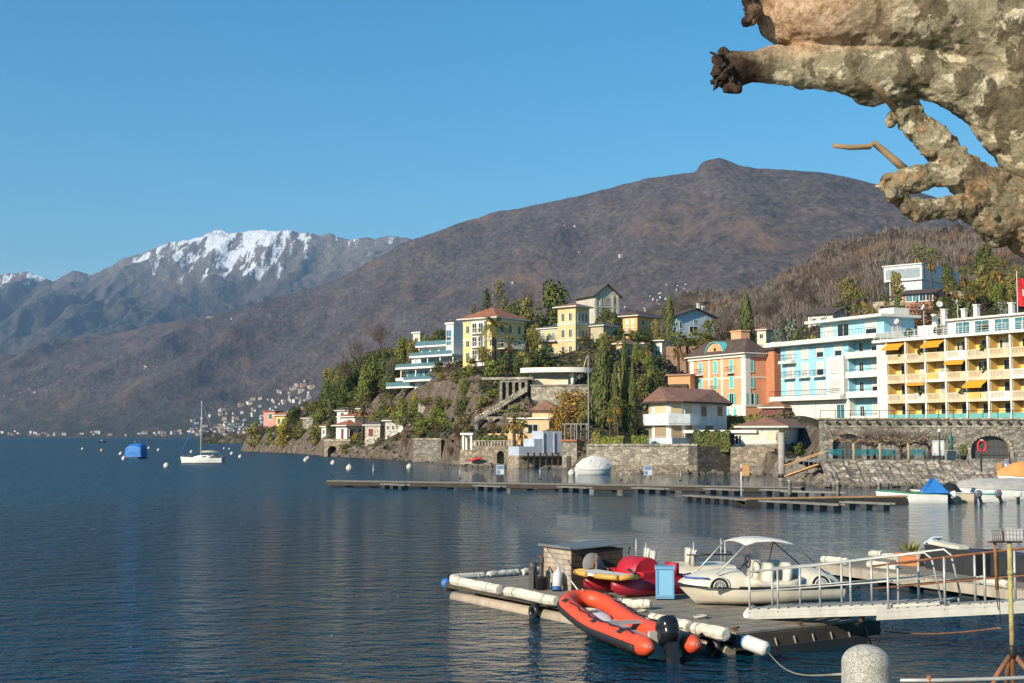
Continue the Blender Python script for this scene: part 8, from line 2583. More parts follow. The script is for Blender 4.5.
def pedal_car():
 a = W(832, 600, .47); b = W(666, 605, .47)
 v = b - a; L = 3.75; rz = math.atan2(v.y, v.x)
 r = empty('pedal_boat', (a.x, a.y, .47), rz, 'large cream car-shaped pedal boat with white sun roof on the dock', 'pedal boat')
 n = 14
 m, e = hull_mesh(L, 1.55, .40, .10, 1.1, 14, .86, .0)
 m.build('hull', CREAMP, r)
 m = MB()
 for s_ in (-1, 1): m.tube([(x, s_ * (w_ + .015), z - .01) for x, w_, z in e], .03, 6)
 m.build('rub_strip', BLACKP, r)
 # upper body like a small open car: bonnet in front, boot behind
 def shell(st, name, mat):
  rings = []
  for x, hw, z0, h in st:
   rings.append([Vector((x, hw * c_ if abs(c_) < 1 else hw * c_, z0 + h * s_ ** .6)) for c_, s_ in [(math.cos(math.pi * k / 12), max(0, math.sin(math.pi * k / 12))) for k in range(13)]])
  q = MB(); q.loft(rings, 0, True, closed=False, caps=False); q.face(rings[0]); q.face(rings[-1][::-1]); return q.build(name, mat, r)
 shell([(2.35, .70, .40, .36), (2.6, .70, .41, .37), (3.0, .64, .43, .31), (3.35, .50, .45, .20), (3.58, .30, .47, .08), (3.66, .15, .48, .03)], 'bonnet', CREAMP)
 shell([(.04, .52, .39, .14), (.2, .62, .40, .27), (.55, .68, .40, .36), (.9, .70, .40, .36), (1.05, .70, .40, .26)], 'boot', CREAMP)
 m = MB()
 for s_ in (-1, 1): m.loft([[Vector((x, s_ * .70 + yy, z)) for yy, z in ((-.05, .40), (.05, .40), (.04, h), (-.04, h))] for x, h in ((1.04, .62), (1.4, .52), (2.0, .52), (2.36, .66))], 0, True)
 m.build('side_panel', CREAMP, r)
 m = MB(); m.box(1.05, 2.36, -.66, .66, .30, .36); m.build('cockpit_floor', plain('grey_floor', (.25, .24, .22), .8), r)
 for x in (1.28, 1.72):
  for s_ in (-1, 1):
   q = MB(); q.loft([[Vector((x + dx - z * .18, s_ * .34 + yy * k, .36 + z)) for yy, dx in ((-.26, .0), (.26, .0), (.24, .16), (-.24, .16))] for z, k in ((0, 1), (.24, 1), (.40, .95), (.50, .78), (.55, .45))], 0, True); q.loft([[Vector((x + .1 + dx, s_ * .34 + yy, .37 + z)) for yy, dx in ((-.24, 0), (.24, 0), (.24, .4), (-.24, .4))] for z in (0, .16)], 0, False); q.build('seat', CREAMP, r)
 # dummy wheels in their arches
 for x in (3.0, .62):
  for s_ in (-1, 1):
   hw = .705 if x < 2 else .655
   M_ = Matrix.Rotation(R(90) * (1 if s_ < 0 else -1), 3, 'X')
   q = MB(); q.prism([(.21 * math.cos(math.pi * k / 14), .21 * math.sin(math.pi * k / 14)) for k in range(15)], 0, .03); q.v = [Vector((x + p.x, s_ * (hw + p.z), .43 + p.y)) for p in q.v]
   wh = q.build('wheel', BLACKP, r)
   q = MB()
   for k in range(7):
    a_ = (k + .5) * math.pi / 7; d_ = Vector((math.cos(a_), 0, math.sin(a_))); c_ = Vector((x, s_ * (hw + .034), .435)); q.bar(c_ + d_ * .03, c_ + d_ * .13, .028, .012)
   q.tube([(x + .145 * math.cos(t), s_ * (hw + .034), .435 + .145 * math.sin(t)) for t in [math.pi * k / 10 for k in range(11)]], .012, 5)
   q.build('hubcap', WHP, wh)
   q = MB(); q.tube([(x + .235 * math.cos(t), s_ * (hw + .012), .43 + .225 * math.sin(t)) for t in [math.pi * k / 10 for k in range(11)]], .028, 6); q.build('wheel_arch', CREAMP, r)
 # sun roof on four tubes
 zc = 1.36
 top = [(2.36, zc - .02), (2.1, zc + .05), (1.7, zc + .06), (1.3, zc + .0), (1.12, zc - .06)]
 q = MB(); rings = []
 for x, z in top: rings.append([Vector((x, y, z + .05 * (1 - (y / .62) ** 2) + dz * .5)) for y, dz in ((-.62, 0), (-.3, 0), (0, 0), (.3, 0), (.62, 0), (.62, -.04), (.3, -.035), (0, -.035), (-.3, -.035), (-.62, -.04))])
 q.loft(rings, 0, True); q.build('sun_roof', plain('sun_roof_white', (.70, .66, .58), .6, dirt=.45, scale=3), r)
 for s_ in (-1, 1):
  q = MB(); q.tube([(3.02, s_ * .55, .70), (2.36, s_ * .6, zc - .03)], .02, 8); q.build('roof_strut', RAIL, r)
  q = MB(); q.tube([(.42, s_ * .55, .68), (1.16, s_ * .6, zc - .06)], .014, 8); q.build('roof_strut', plain('dark_strut', (.12, .11, .10), .5, metal=.4), r)
 q = MB(); q.tube([(1.16, -.6, zc - .06), (1.3, -.62, .62)], .012, 5); q.tube([(2.3, .0, .72), (2.05, 0, .92)], .02, 6); q.tube([(2.05, .14 * math.cos(t), .92 + .14 * math.sin(t)) for t in [k * .571 for k in range(11)]], .018, 6, closed=True); q.build('steering_wheel', BLACKP, r)
 q = MB(); q.tube([(3.2, -.56, .62), (3.45, -.35, .62), (3.55, 0, .6), (3.45, .35, .62), (3.2, .56, .62)], .02, 6); q.build('blue_line', plain('blue_rope', (.05, .10, .38), .7), r)
pedal_car()
# ------------------------------------------------------------------ orange inflatable dinghy with outboard
def dinghy():
 OR_ = plain('dinghy_orange', (.70, .078, .026), .5, var=.14, dirt=.38, scale=3.5)
 bow = Vector((1.50, 29.75, 0)); st = Vector((2.90, 25.3, 0))
 v = st - bow; L = v.length; rz = math.atan2(v.y, v.x)
 r = empty('inflatable_dinghy', (bow.x, bow.y, 0), rz, 'orange inflatable dinghy with black rubbing strip moored along the dock', 'dinghy')
 # local x: bow (0) -> stern (L); local y: left of that = towards the dock
 hb = .47; tr = .192
 def zc(x): return .30 + .34 * max(0, 1 - x / 2.4) ** 1.6
 side = lambda s_: [Vector((L - .0 - t * (L - .62), s_ * hb * (1 if t < .8 else 1 - .0), zc(L - t * (L - .62)))) for t in np.linspace(0, 1, 15)]
 right = side(-1); left = side(1)[::-1]
 arc = [Vector((.62 - .60 * math.sin(a), -hb * math.cos(a), zc(.62 - .6 * math.sin(a)))) for a in np.linspace(0, math.pi, 12)[1:-1]]
 tip0 = [Vector((L + .36, -hb, .33)), Vector((L + .2, -hb, .31))]; tip1 = [Vector((L + .2, hb, .31)), Vector((L + .36, hb, .33))]
 path = tip0 + right + arc + left + tip1
 rad = [.05, .16] + [tr] * (len(path) - 4) + [.16, .05]
 m = MB(); m.tube(path, rad, 18); m.build('tube', OR_, r)
 # rubbing strip outside
 cen = Vector((L * .5, 0, 0))
 strip = []
 for i, p in enumerate(path[2:-2]):
  i2 = i + 2
  t = (path[i2 + 1] - path[i2 - 1]).normalized(); o = t.cross(Vector((0, 0, 1))).normalized()
  if i == 0: ref = o if o.y < 0 else -o
  if o.dot(ref) < 0: o = -o
  ref = o
  strip.append((p, o))
 m = MB(); rings = []
 for p, o in strip:
  rings.append([p + o * tr * math.cos(a) * 1.02 + Vector((0, 0, tr * math.sin(a) * 1.02)) for a in np.linspace(R(-38), R(8), 6)] + [p + o * (tr * math.cos(a) * 1.02 + .03) + Vector((0, 0, tr * math.sin(a) * 1.04)) for a in np.linspace(R(4), R(-34), 5)])
 m.loft(rings, 0, True); m.build('rubbing_strip', plain('black_rubber', (.022, .022, .025), .6), r)
 for s_ in (-1, 1):
  m = MB(); m.lathe([(.0, .30), (.055, .27), (.10, .2), (.155, .0), (.15, .0)], (L + .08, s_ * hb, .31), 16, axis=Matrix.Rotation(R(86), 3, 'Y')); m.build('tube_end_cap', plain('grey_cap', (.22, .20, .18), .5), r)
 # patches, handles and grab line
 for i, ang in ((3, 55), (8, 60), (24, 62), (26, 75), (29, 70), (33, 60), (14, 60)):
  if i < len(strip):
   p, o = strip[i]; a = R(ang); nrm = o * math.cos(a) + Vector((0, 0, math.sin(a)))
   t = nrm.cross(Vector((0, 0, 1))).normalized(); b_ = t.cross(nrm).normalized()
   M_ = Matrix((t, b_, nrm)).transposed()
   m = MB(); m.obox(p + nrm * (tr + .004), (.22 if i < 30 else .36, .11, .02), M_); m.build('patch', plain('black_rubber', (.022, .022, .025), .6), r, bevel=.008)
 m = MB()
 for rng_ in ((1, 14), (22, 38)):
  pts = []
  for i in range(rng_[0], min(rng_[1], len(strip))):
   p, o = strip[i]; a = R(78 if rng_[0] == 1 else 72); nrm = o * math.cos(a) + Vector((0, 0, math.sin(a)))
   pts.append(p + nrm * (tr + .02) - Vector((0, 0, 0)) + o * (.06 if i % 2 else -.02))
  m.tube(pts, .013, 5)
 m.build('grab_line', BLACKP, r)
 m = MB()
 fl = [(.35, .26), (.8, .34), (L - .1, .34)]
 m.loft([[Vector((x, -w_, zc(x) - .12)), Vector((x, w_, zc(x) - .12)), Vector((x, w_ * .9, zc(x) - .2)), Vector((x, 0, zc(x) - .34)), Vector((x, -w_ * .9, zc(x) - .2))] for x, w_ in fl], 0, False); m.build('floor', plain('pale_floor', (.36, .335, .32), .7, dirt=.3), r)
 m = MB(); m.box(L - .12, L - .04, -.33, .33, .05, .55); m.build('transom', plain('pale_transom', (.5, .47, .42), .6), r)
 m = MB(); m.box(L * .52, L * .52 + .26, -.36, .36, .42, .46); m.build('thwart', plain('pale_floor', (.36, .335, .32), .7, dirt=.3), r)
 m = MB(); rn = random.Random(2)
 m.loft([[Vector((x, w_ * math.cos(a), zc(x) - .1 + h_ * max(0, math.sin(a)) + rn.gauss(0, .012))) for a in [k * math.pi / 6 for k in range(12)]] for x, w_, h_ in ((.55, .1, .04), (.7, .24, .12), (1.2, .28, .15), (1.5, .22, .1), (1.62, .08, .03))]); m.build('folded_cover', plain('pale_cloth', (.56, .53, .55), .8, bump=.4), r)
 o = outboard(Vector((bow.x, bow.y, 0)) + v.normalized() * (L + .10) + Vector((0, 0, .40)), rz + math.pi, 'black outboard motor on the stern of the orange dinghy', plain('glossy_black', (.014, .014, .016), .22), 1.2, R(26))
 # painter to the dock
 q = empty('mooring_line', DP(6.0, .2, .46), 0, 'pale mooring line from the dock to the dinghy bow', 'rope')
 e_ = Vector((bow.x, bow.y, .85)) + v.normalized() * .15 - q.location
 m = MB(); m.tube([(0, 0, 0), e_ * .5 + Vector((0, 0, -.08)), e_], .012, 5); m.build('strand', plain('pale_rope', (.5, .45, .36), .9), q)
dinghy()
def corner_fender():
 a, b = W(744, 641, .38), W(768, 650, .28)
 r = empty('fender', a, 0, 'white fender with blue band hanging at the near dock corner', 'fender')
 v = b - a
 m = MB(); m.tube([(0, 0, 0), v * .1, v * .9, v], [.08, .14, .14, .07], 12); m.build('body', WHP, r)
 m = MB(); m.tube([v * .02, v * .12], [.12, .146], 12); m.build('blue_end', plain('fender_blue', (.04, .16, .5), .5), r)
 p = W(450, 583, .3)
 r = empty('fender', p, 0, 'blue round fender at the far left dock corner', 'fender'); m = MB(); m.ball((-.1, -.1, 0), .14, 12); m.build('body', plain('fender_blue', (.04, .16, .5), .5), r); m = MB(); m.tube([(-.1, -.1, .12), (0, 0, .25)], .02, 5); m.build('cord', IRON, r)
corner_fender()
# ------------------------------------------------------------------ gangways
def walkway(label, a, b, width, rail_pts, posts, railmat, rail2, rng, side_mat=GWHITE, loop=False, far=True):
 a, b = Vector(a), Vector(b); v = b - a; t = v.normalized(); s_ = Vector((-t.y, t.x, 0)).normalized()
 r = empty('gangway', a, 0, label, 'gangway')
 for k, nm in ((0, 'near'), (1, 'far')):
  m = MB(); o = s_ * (width * k)
  m.bar(o, v + o, .05, .05); m.bar(o + Vector((0, 0, -.075)), v + o + Vector((0, 0, -.075)), .035, .10); m.bar(o + Vector((0, 0, -.15)), v + o + Vector((0, 0, -.15)), .06, .045); m.build('side_beam', side_mat, r)
 m = MB(); n = int(v.length / .22)
 for i in range(n):
  p = v * ((i + .5) / n) + s_ * width / 2 + Vector((0, 0, .02)); M_ = t.to_track_quat('X', 'Z').to_matrix(); m.obox(p, (.17, width - .08, .04), M_)
 m.build('tread', plain('tread_boards', (.42, .39, .33), .8, var=.25, dirt=.4, scale=4), r)
 for k in ((0, 1) if far else (0,)):
  o = s_ * (width * k)
  m = MB(); top = [v * f + o + Vector((0, 0, h)) for f, h in rail_pts]
  if loop: top = top + [v * (rail_pts[-1][0] + .035) + o + Vector((0, 0, rail_pts[-1][1] - .12)), v * (rail_pts[-1][0] + .075) + o + Vector((0, 0, .08))]
  m.tube(top, .022, 7); m.build('handrail', railmat, r)
  m = MB(); m.tube([v * f + o + Vector((0, 0, h * .50)) for f, h in rail_pts], .018, 6); m.build('mid_rail', rail2, r)
  for f, h in posts:
   m = MB(); m.tube([v * f + o + Vector((0, 0, -.05)), v * f + o + Vector((0, 0, h))], .024, 6); m.build('post', RAIL, r)
 return r
ga = W(748, 611, .60); gb = P(940, 604, 25.2)
g1 = walkway('pale gangway with curved tubular rail leading off the dock', ga, gb, .95, [(.01, .80), (.35, .84), (.6, .90), (.93, .97)], [(.01, .8), (.17, .82), (.40, .86), (.56, .9), (.80, .95)], RAIL, RAIL, 1, loop=True)
m = MB(); m.tube([Vector((0, 0, -.08)), Vector((.25, .9, -.08))], .10, 12); m.build('roller', WHP, g1)
gc = P(877, 611, 25.9); gd = P(1060, 601, 23.0)
walkway('second white gangway with rusty handrails running to the right edge', gc, gd, 1.0, [(-.02, .86), (.5, .92), (1.0, .96)], [(.07, .88), (.40, .92), (.62, .93), (.86, .95)], RUST, RUST, 2)
# ------------------------------------------------------------------ rear pontoon with planter and crates
def rear_pontoon():
 a = W(820, 562.5, .45); b = W(1060, 594, .45)
 v = b - a; L = v.length; rz = math.atan2(v.y, v.x)
 r = empty('pontoon', (a.x, a.y, 0), rz, 'plank pontoon behind the gangways carrying planter and black boxes', 'pontoon')
 rn = random.Random(6)
 m = MB(); n = int(L / .16)
 for k in range(n): m.box(L * k / n + .004, L * (k + 1) / n - .008, rn.uniform(-.02, .02), 2.6, .40, .45 + rn.gauss(0, .004))
 m.build('deck', DECK, r)
 m = MB(); m.box(0, L, -.09, -.025, .16, .42); m.box(-.07, -.005, -.09, 2.6, .16, .42); m.build('edge_beam', BEAMW, r)
 m = MB()
 for k in range(7): m.box(.4 + k * L / 7, .4 + k * L / 7 + .7, .1, 2.4, -.3, .16)
 m.build('float', FLOATD, r)
 def loc(x, y, z=.45): return Vector((a.x, a.y, 0)) + Matrix.Rotation(rz, 3, 'Z') @ Vector((x, y, z))
 def inv(px, py, z=.45):
  q = Matrix.Rotation(-rz, 3, 'Z') @ (W(px, py, z) - Vector((a.x, a.y, 0))); return q.x, q.y
 for p0, p1, lb in (((822, 559), (848, 561.5), 'foam roll at the left end of the rear pontoon'), ((868, 564), (897, 567), 'foam roll on the rear pontoon edge left of the planter'), ((976, 580), (1008, 585), 'foam roll on the rear pontoon edge below the black boxes'), ((870, 553.5), (882, 554.5), 'short far foam roll on the back edge of the rear pontoon'), ((883, 556), (898, 557.5), 'second far foam roll on the back edge of the rear pontoon')):
  A, B = W(p0[0], p0[1], .52), W(p1[0], p1[1], .52); roll(A, B, .13, lb)
 x, y = inv(911, 565.5)
 o = empty('planter', loc(x, y), rz + R(20), 'terracotta trough planter with spiky yellow green succulent', 'planter')
 m = MB(); m.loft([[Vector((sx * w_, sy * d_, z)) for sx, sy in ((-1, -1), (1, -1), (1, 1), (-1, 1))] for z, w_, d_ in ((0, .32, .13), (.30, .37, .17), (.30, .40, .20), (.36, .40, .20))], 0, False); m.build('trough', plain('terracotta', (.52, .19, .07), .8, var=.15), o)
 m = MB()
 for k in range(34):
  u = rn.uniform(-.26, .2); an = rn.random() * 6.28; el = R(rn.uniform(35, 85)); l_ = rn.uniform(.25, .55)
  dr = Vector((math.cos(an) * math.cos(el), math.sin(an) * math.cos(el), math.sin(el))); b0 = Vector((u, rn.uniform(-.06, .06), .34)); s_ = dr.cross(Vector((.3, .2, 1))).normalized() * .03
  m.face([b0 - s_, b0 + dr * l_ * .5 - s_ * 1.1, b0 + dr * l_, b0 + dr * l_ * .5 + s_ * 1.1])
 m.build('leaves', leaf_mat('succulent_leaf', (.07, .10, .02), (.36, .34, .08)), o)
 BB = plain('black_slats', (.035, .034, .036), .6, var=.25)
 for (p0, p1, lb, hh) in (((925, 568.5), (975, 577), 'black slatted box beside the terracotta planter', .66), ((978, 574), (1046, 587), 'longer black slatted box at the right edge', .66)):
  A, B = W(*p0, .45), W(*p1, .45); w = B - A; ll = w.length
  o = empty('slatted_box', A, math.atan2(w.y, w.x), lb, 'box')
  m = MB(); m.box(.02, ll - .02, .03, .6, 0, hh - .03); m.build('body', BLACKP, o)
  m = MB(); k_ = int(ll / .11)
  for k in range(k_): m.box(ll * k / k_ + .006, ll * (k + 1) / k_ - .01, 0, .028, .02, hh - .02)
  m.build('slats', BB, o)
  m = MB(); m.box(-.01, ll + .01, -.015, .62, hh - .019, hh + .01); m.build('lid', BB, o)
  if hh and 'beside' in lb:
   q = empty('foam_board', A + Vector((0, 0, hh + .46 - .45)) + w.normalized() * .15 + Vector((.1, .3, 0)), math.atan2(w.y, w.x), 'pale foam sheets heaped on the black slatted box', 'foam')
   m = MB(); m.obox((1.0, 0, .06), (1.5, .32, .1), Matrix.Rotation(R(2), 3, 'Y')); m.build('cream_sheet', FOAM, q)
   m = MB(); m.obox((.2, .05, .13), (.55, .3, .05), Matrix.Rotation(R(-24), 3, 'Y')); m.obox((.45, -.05, .12), (.3, .2, .05), Matrix.Rotation(R(20), 3, 'Y')); m.build('pale_blue_sheet', plain('pale_blue_foam', (.48, .56, .62), .7), q)
rear_pontoon()
# ------------------------------------------------------------------ quay edge: bollard, pipe rail, work light, ropes
QZ = 2.15
q_ = MB(); q_.box(-70, 70, -40, 9.95, -3, QZ); qo = q_.build('quay', plain('quay_paving', (.28, .26, .23), .9, var=.2)); qo['kind'] = 'structure'
def bollard():
 d = 9.3
 n = NT('granite')
 sp = n.ramp(n.noise(95, 3, .7), [(.36, (.14, .13, .115)), (.5, (.40, .375, .325)), (.64, (.60, .57, .50))])
 st = n.ramp(n.noise(7, 6, .7), [(.42, 0), (.66, .55)])
 n.color(n.mix(st, sp, (.20, .185, .15))); n.rough(.9); n.bump(n.noise(70, 5, .7), .7, .006)
 rad = 24.0 / 1334 * d; top = zpy(646.5, d - rad * .5)
 r = empty('bollard', (px_x(862, d), d, QZ), 0, 'round-topped speckled granite bollard on the quay edge', 'bollard')
 m = MB(); h = top - QZ
 prof = [(rad * 1.03, 0), (rad * 1.02, h * .4), (rad, h - rad * .75)] + [(rad * math.cos(a), h - rad * .75 + rad * .75 * math.sin(a)) for a in np.linspace(.12, math.pi / 2 - .05, 9)] + [(0, h)]
 m.lathe(prof, (0, 0, 0), 40); m.build('shaft', n.m, r)
 m = MB(); m.lathe([(rad * 1.2, -.01), (rad * 1.2, .06), (rad * 1.04, .075)], (0, 0, 0), 30); m.build('base_ring', CONC, r)
 z = zpy(680.5, d)
 r = empty('pipe_rail', (px_x(884, d), d, z), 0, 'thin grey pipe rail running right from the granite bollard', 'rail')
 m = MB(); m.tube([(-.05, 0, 0), (.35, .01, 0), (.75, 0, .012), (1.6, 0, .05)], .013, 8); m.build('pipe', RAIL, r)
 m = MB(); m.tube([(.28, .01, -.03), (.28, .01, .03)], .016, 8); m.tube([(1.5, 0, .03), (1.5, 0, QZ - z)], .016, 8); m.build('joint', RUST, r)
bollard()
def work_light():
 d = 9.75
 x = px_x(1006.5, d)
 ztop = zpy(541, d); zk = zpy(652, d)
 r = empty('work_light', (x, d, QZ), 0, 'twin floodlight on a rusty yellow tripod pole at the right edge', 'floodlight')
 ht = ztop - QZ; hk = zk - QZ
 n = NT('yellow_pole_paint')
 xx, yy, zz = n.sep()
 rf = n.ramp(n.math('ADD', n.math('MULTIPLY', zz, -.55), n.math('ADD', n.noise(9, 6, .7), .18)), [(.28, 0), (.46, 1)])
 n.color(n.mix(rf, n.ramp(n.noise(30, 4), [(.3, (.26, .22, .08)), (.7, (.42, .36, .15))]), n.ramp(n.noise(25, 5), [(.3, (.13, .05, .022)), (.7, (.32, .14, .05))]))); n.rough(.7); n.bump(n.noise(60, 4), .4, .004)
 m = MB(); m.tube([(0, 0, hk - .35), (0, 0, ht)], .017, 12); m.tube([(0, 0, hk + .55), (0, 0, hk + .59)], .021, 12); m.build('pole', n.m, r)
 for ex, ey in ((-.13, -.02), (.13, -.03), (.02, .16)):
  m = MB(); m.tube([(0, 0, hk + .0), (ex, ey, hk - .17), (ex * 2.0, ey * 2.0, .0)], .018, 8); m.build('leg', RUST, r)
 m = MB(); m.lathe([(.028, hk - .04), (.034, hk - .02), (.034, hk + .03), (.028, hk + .05)], (0, 0, 0), 12); m.tube([(0, 0, hk), (.09, -.02, hk + .01)], .01, 6); m.build('clamp', IRON, r)
 LG = plain('lamp_housing', (.36, .37, .36), .45, metal=.3, var=.15)
 GL = plain('lamp_glass', (.40, .43, .44), .25, var=.15)
 for cx, w_, rot in ((-.118, .09, R(14)), (.022, .135, R(-6))):
  M_ = Matrix.Rotation(rot, 3, 'Z') @ Matrix.Rotation(R(-6), 3, 'X')
  c = Vector((cx, -.02, ht + .045))
  m = MB(); m.obox(c, (w_, .06, .09), M_)
  for k in range(5): m.obox(c + M_ @ Vector((-w_ / 2 + w_ * (k + .5) / 5, .04, 0)), (.004, .03, .08), M_)
  h_ = m.build('lamp_housing', LG, r)
  m = MB(); m.obox(c + M_ @ Vector((0, -.032, 0)), (w_ * .9, .006, .08), M_); m.build('lamp_glass', GL, h_)
  m = MB()
  for k in range(6): m.obox(c + M_ @ Vector((-w_ * .45 + w_ * .9 * k / 5, -.037, 0)), (.0014, .004, .08), M_)
  for k in range(3): m.obox(c + M_ @ Vector((0, -.037, -.03 + .03 * k)), (w_ * .9, .0035, .0014), M_)
  m.build('wire_guard', RUST, h_)
 m = MB(); m.box(-.16, .09, -.015, .015, ht - .012, ht - .0); m.tube([(-.105, 0, ht - .01), (-.10, .0, ht - .35)], .012, 8); m.build('bracket', RUST, r)
 m = MB(); m.tube([(-.10, 0, ht - .34), (-.098, .0, hk + .34), (-.09, 0, hk + .3)], .004, 5); m.tube([(-.085, 0, ht - .05), (-.085, .01, hk + .5), (-.075, .01, hk + .2)], .003, 5); m.build('cable', BLACKP, r)
work_light()
def ropes():
 a = W(768, 652, .28); b = Vector((px_x(839, 9.4), 9.4, zpy(674, 9.4)))
 r = empty('mooring_rope', a, 0, 'pale mooring rope stretched from dock corner to the granite bollard', 'rope')
 v = b - a
 m = MB(); m.tube([v * f - Vector((0, 0, .16 * math.sin(math.pi * f))) for f in np.linspace(0, 1, 14)], .009, 6); m.build('strand', plain('dull_rope', (.30, .27, .21), .9) or plain('pale_rope', (.5, .45, .36), .9), r)
 a = W(868, 629, .1); b = P(1000, 628, 22)
 r = empty('mooring_chain', a, 0, 'rusty chain hanging low over the water under the gangways', 'chain')
 v = b - a
 m = MB(); m.tube([v * f - Vector((0, 0, .10 * math.sin(math.pi * f))) for f in np.linspace(0, 1, 14)], .016, 6); m.build('links', RUST, r)
 m = MB(); m.ball(v * .08, .07, 8); m.build('weight', IRON, r)
ropes()
# ------------------------------------------------------------------ plane tree reaching in from the right
def plane_tree():
 d = 5.4
 k = d / 1334.3
 def q(px, py, dd=0): return P(px, py, d + dd)
 base = Vector((px_x(1170, d), d + .15, QZ))
 r = empty('plane_tree', base, 0, 'old pollarded plane tree with knotty limbs reaching in at the upper right', 'tree')
 rn = random.Random(17)
 main = [(1200, 260, .15, 120), (1130, 190, .1, 96), (1075, 100, .05, 78), (1020, 42, 0, 74), (960, 14, -.02, 64), (900, 8, -.02, 60), (850, 8, 0, 58), (812, 10, .0, 50), (786, 10, .02, 36), (768, 2, .03, 22)]
 knob = [(1150, 250, .05, 50), (1090, 205, 0, 46), (1048, 160, -.04, 40), (1008, 116, -.07, 33), (965, 86, -.09, 27), (925, 74, -.09, 25), (890, 74, -.08, 27), (850, 70, -.08, 23), (812, 66, -.05, 22), (775, 66, -.02, 19), (748, 68, 0, 16), (735, 70, .0, 18), (725, 73, 0, 15)]
 low = [(1130, 260, .1, 70), (1075, 235, .05, 52), (1030, 214, 0, 38), (995, 197, -.02, 27), (965, 176, -.03, 20), (945, 153, -.03, 16), (925, 133, -.03, 15), (908, 114, -.03, 13)]
 spur = [(972, 180, -.02, 14), (945, 173, -.05, 11), (918, 178, -.06, 14), (899, 184, -.06, 12), (887, 184, -.06, 7)]
 spur2 = [(1000, 228, -.02, 20), (968, 207, -.04, 12), (945, 206, -.06, 10), (920, 211, -.06, 12), (904, 203, -.05, 8)]
 def build(chains, name, mat, vox, disp, lumps, smi=6):
  m = MB()
  for ch in chains:
   pts = [q(px, py, dd) - base for px, py, dd, rr in ch]; rs = [rr * k for *_, rr in ch]
   # refine
   P2, R2 = [], []
   for i in range(len(pts) - 1):
    for f in (0, .5): P2.append(pts[i].lerp(pts[i + 1], f)); R2.append(rs[i] * (1 - f) + rs[i + 1] * f)
   P2.append(pts[-1]); R2.append(rs[-1])
   m.tube(P2, R2, 16)
   m.ball(P2[-1], R2[-1] * 1.05, 14); m.ball(P2[0], R2[0], 14)
  for c, rad in lumps:
   m.ball(c - base, rad, 10, sq=(1 + rn.uniform(-.2, .3), 1, 1 + rn.uniform(-.25, .25)))
  o = m.build(name, mat, r)
  md = o.modifiers.new('union', 'REMESH'); md.mode = 'VOXEL'; md.voxel_size = vox; md.use_smooth_shade = True
  sm = o.modifiers.new('smooth', 'SMOOTH'); sm.factor = .5; sm.iterations = smi
  for nm, typ, sc, st in disp:
   t = bpy.data.textures.new(nm, typ); t.noise_scale = sc
   if typ == 'CLOUDS': t.noise_depth = 3
   dm = o.modifiers.new(nm, 'DISPLACE'); dm.texture = t; dm.strength = st; dm.mid_level = .5; dm.texture_coords = 'LOCAL'
  return o
 def bark(name, brown):
  n = NT(name)
  x, y, z = n.sep()
  base_ = n.ramp(n.noise(5, 5, .6), [(.3, (.19, .16, .098)), (.5, (.34, .29, .185)), (.7, (.47, .41, .27))])
  flake = n.ramp(n.noise(13, 5, .6, vec=n.mapping((.75, 1, 1))), [(.545, 0), (.56, 1)])
  pale = n.mix(flake, base_, n.ramp(n.noise(30, 3), [(.3, (.54, .46, .30)), (.7, (.68, .59, .42))]))
  dk = n.ramp(n.noise(8, 5, .65, vec=n.mapping((1, 1, .7), rot=(.3, .5, .2))), [(.51, 0), (.535, .92)])
  col = n.mix(dk, pale, n.ramp(n.noise(22, 4), [(.3, (.075, .058, .034)), (.7, (.19, .15, .088))]))
  if brown:
   # the torn reddish bark near the limb's end
   px_ = n.math('ADD', n.math('MULTIPLY', x, -1.0), n.math('MULTIPLY', n.math('SUBTRACT', n.noise(4, 4), .5), .7))
   zz = n.math('ADD', z, n.math('MULTIPLY', n.math('SUBTRACT', n.noise(5, 4), .5), .25))
   lim = n.ramp(n.math('DIVIDE', n.math('SUBTRACT', px_, 1.0), .35), [(0, 0), (1, 1)])
   up = n.ramp(n.math('DIVIDE', n.math('SUBTRACT', zz, 3.55), .10), [(0, 0), (1, 1)])
   f = n.math('MULTIPLY', lim, up)
   rb = n.ramp(n.noise(16, 6, .75), [(.3, (.14, .075, .04)), (.45, (.42, .26, .15)), (.6, (.58, .41, .27)), (.75, (.68, .54, .38))])
   col = n.mix(f, col, rb)
   end = n.ramp(n.math('DIVIDE', n.math('SUBTRACT', px_, 1.60), .10), [(0, 0), (1, 1)])
   col = n.mix(end, col, n.ramp(n.noise(20, 5), [(.35, (.018, .011, .008)), (.7, (.085, .05, .03))]))
  else:
   g = n.ramp(n.noise(14, 5, .7), [(.5, 0), (.62, .9)])
   col = n.mix(g, col, n.ramp(n.noise(28, 5, .7), [(.3, (.19, .10, .045)), (.7, (.54, .35, .19))]))
  col = n.mix(1.0, col, n.ramp(n.noise(75, 4, .7), [(.3, .68), (.6, 1.08)]), 'MULTIPLY')
  n.color(col); n.rough(.88); n.b.inputs['Specular IOR Level'].default_value = .2
  n.bump(n.math('ADD', n.noise(26, 8, .75), n.math('MULTIPLY', n.noise(9, 5, .7), 1.2)), 1.0, .018 if brown else .03)
  return n.m
 lm = []
 for px, py, rr in ((872, 86, 17), (884, 90, 13), (800, 76, 12), (1000, 140, 12), (780, 78, 8), (855, 48, 11), (868, 50, 10), (880, 56, 10), (862, 58, 9), (893, 58, 8), (905, 54, 7), (753, 10, 10), (748, 0, 9), (845, 44, 8), (835, 40, 7)):
  lm.append((q(px, py, rn.uniform(-.12, 0)), rr * k))
 for _ in range(16): lm.append((q(715 + rn.random() * 22, 52 + rn.random() * 38, rn.uniform(-.05, .05)), (4 + 5 * rn.random()) * k))
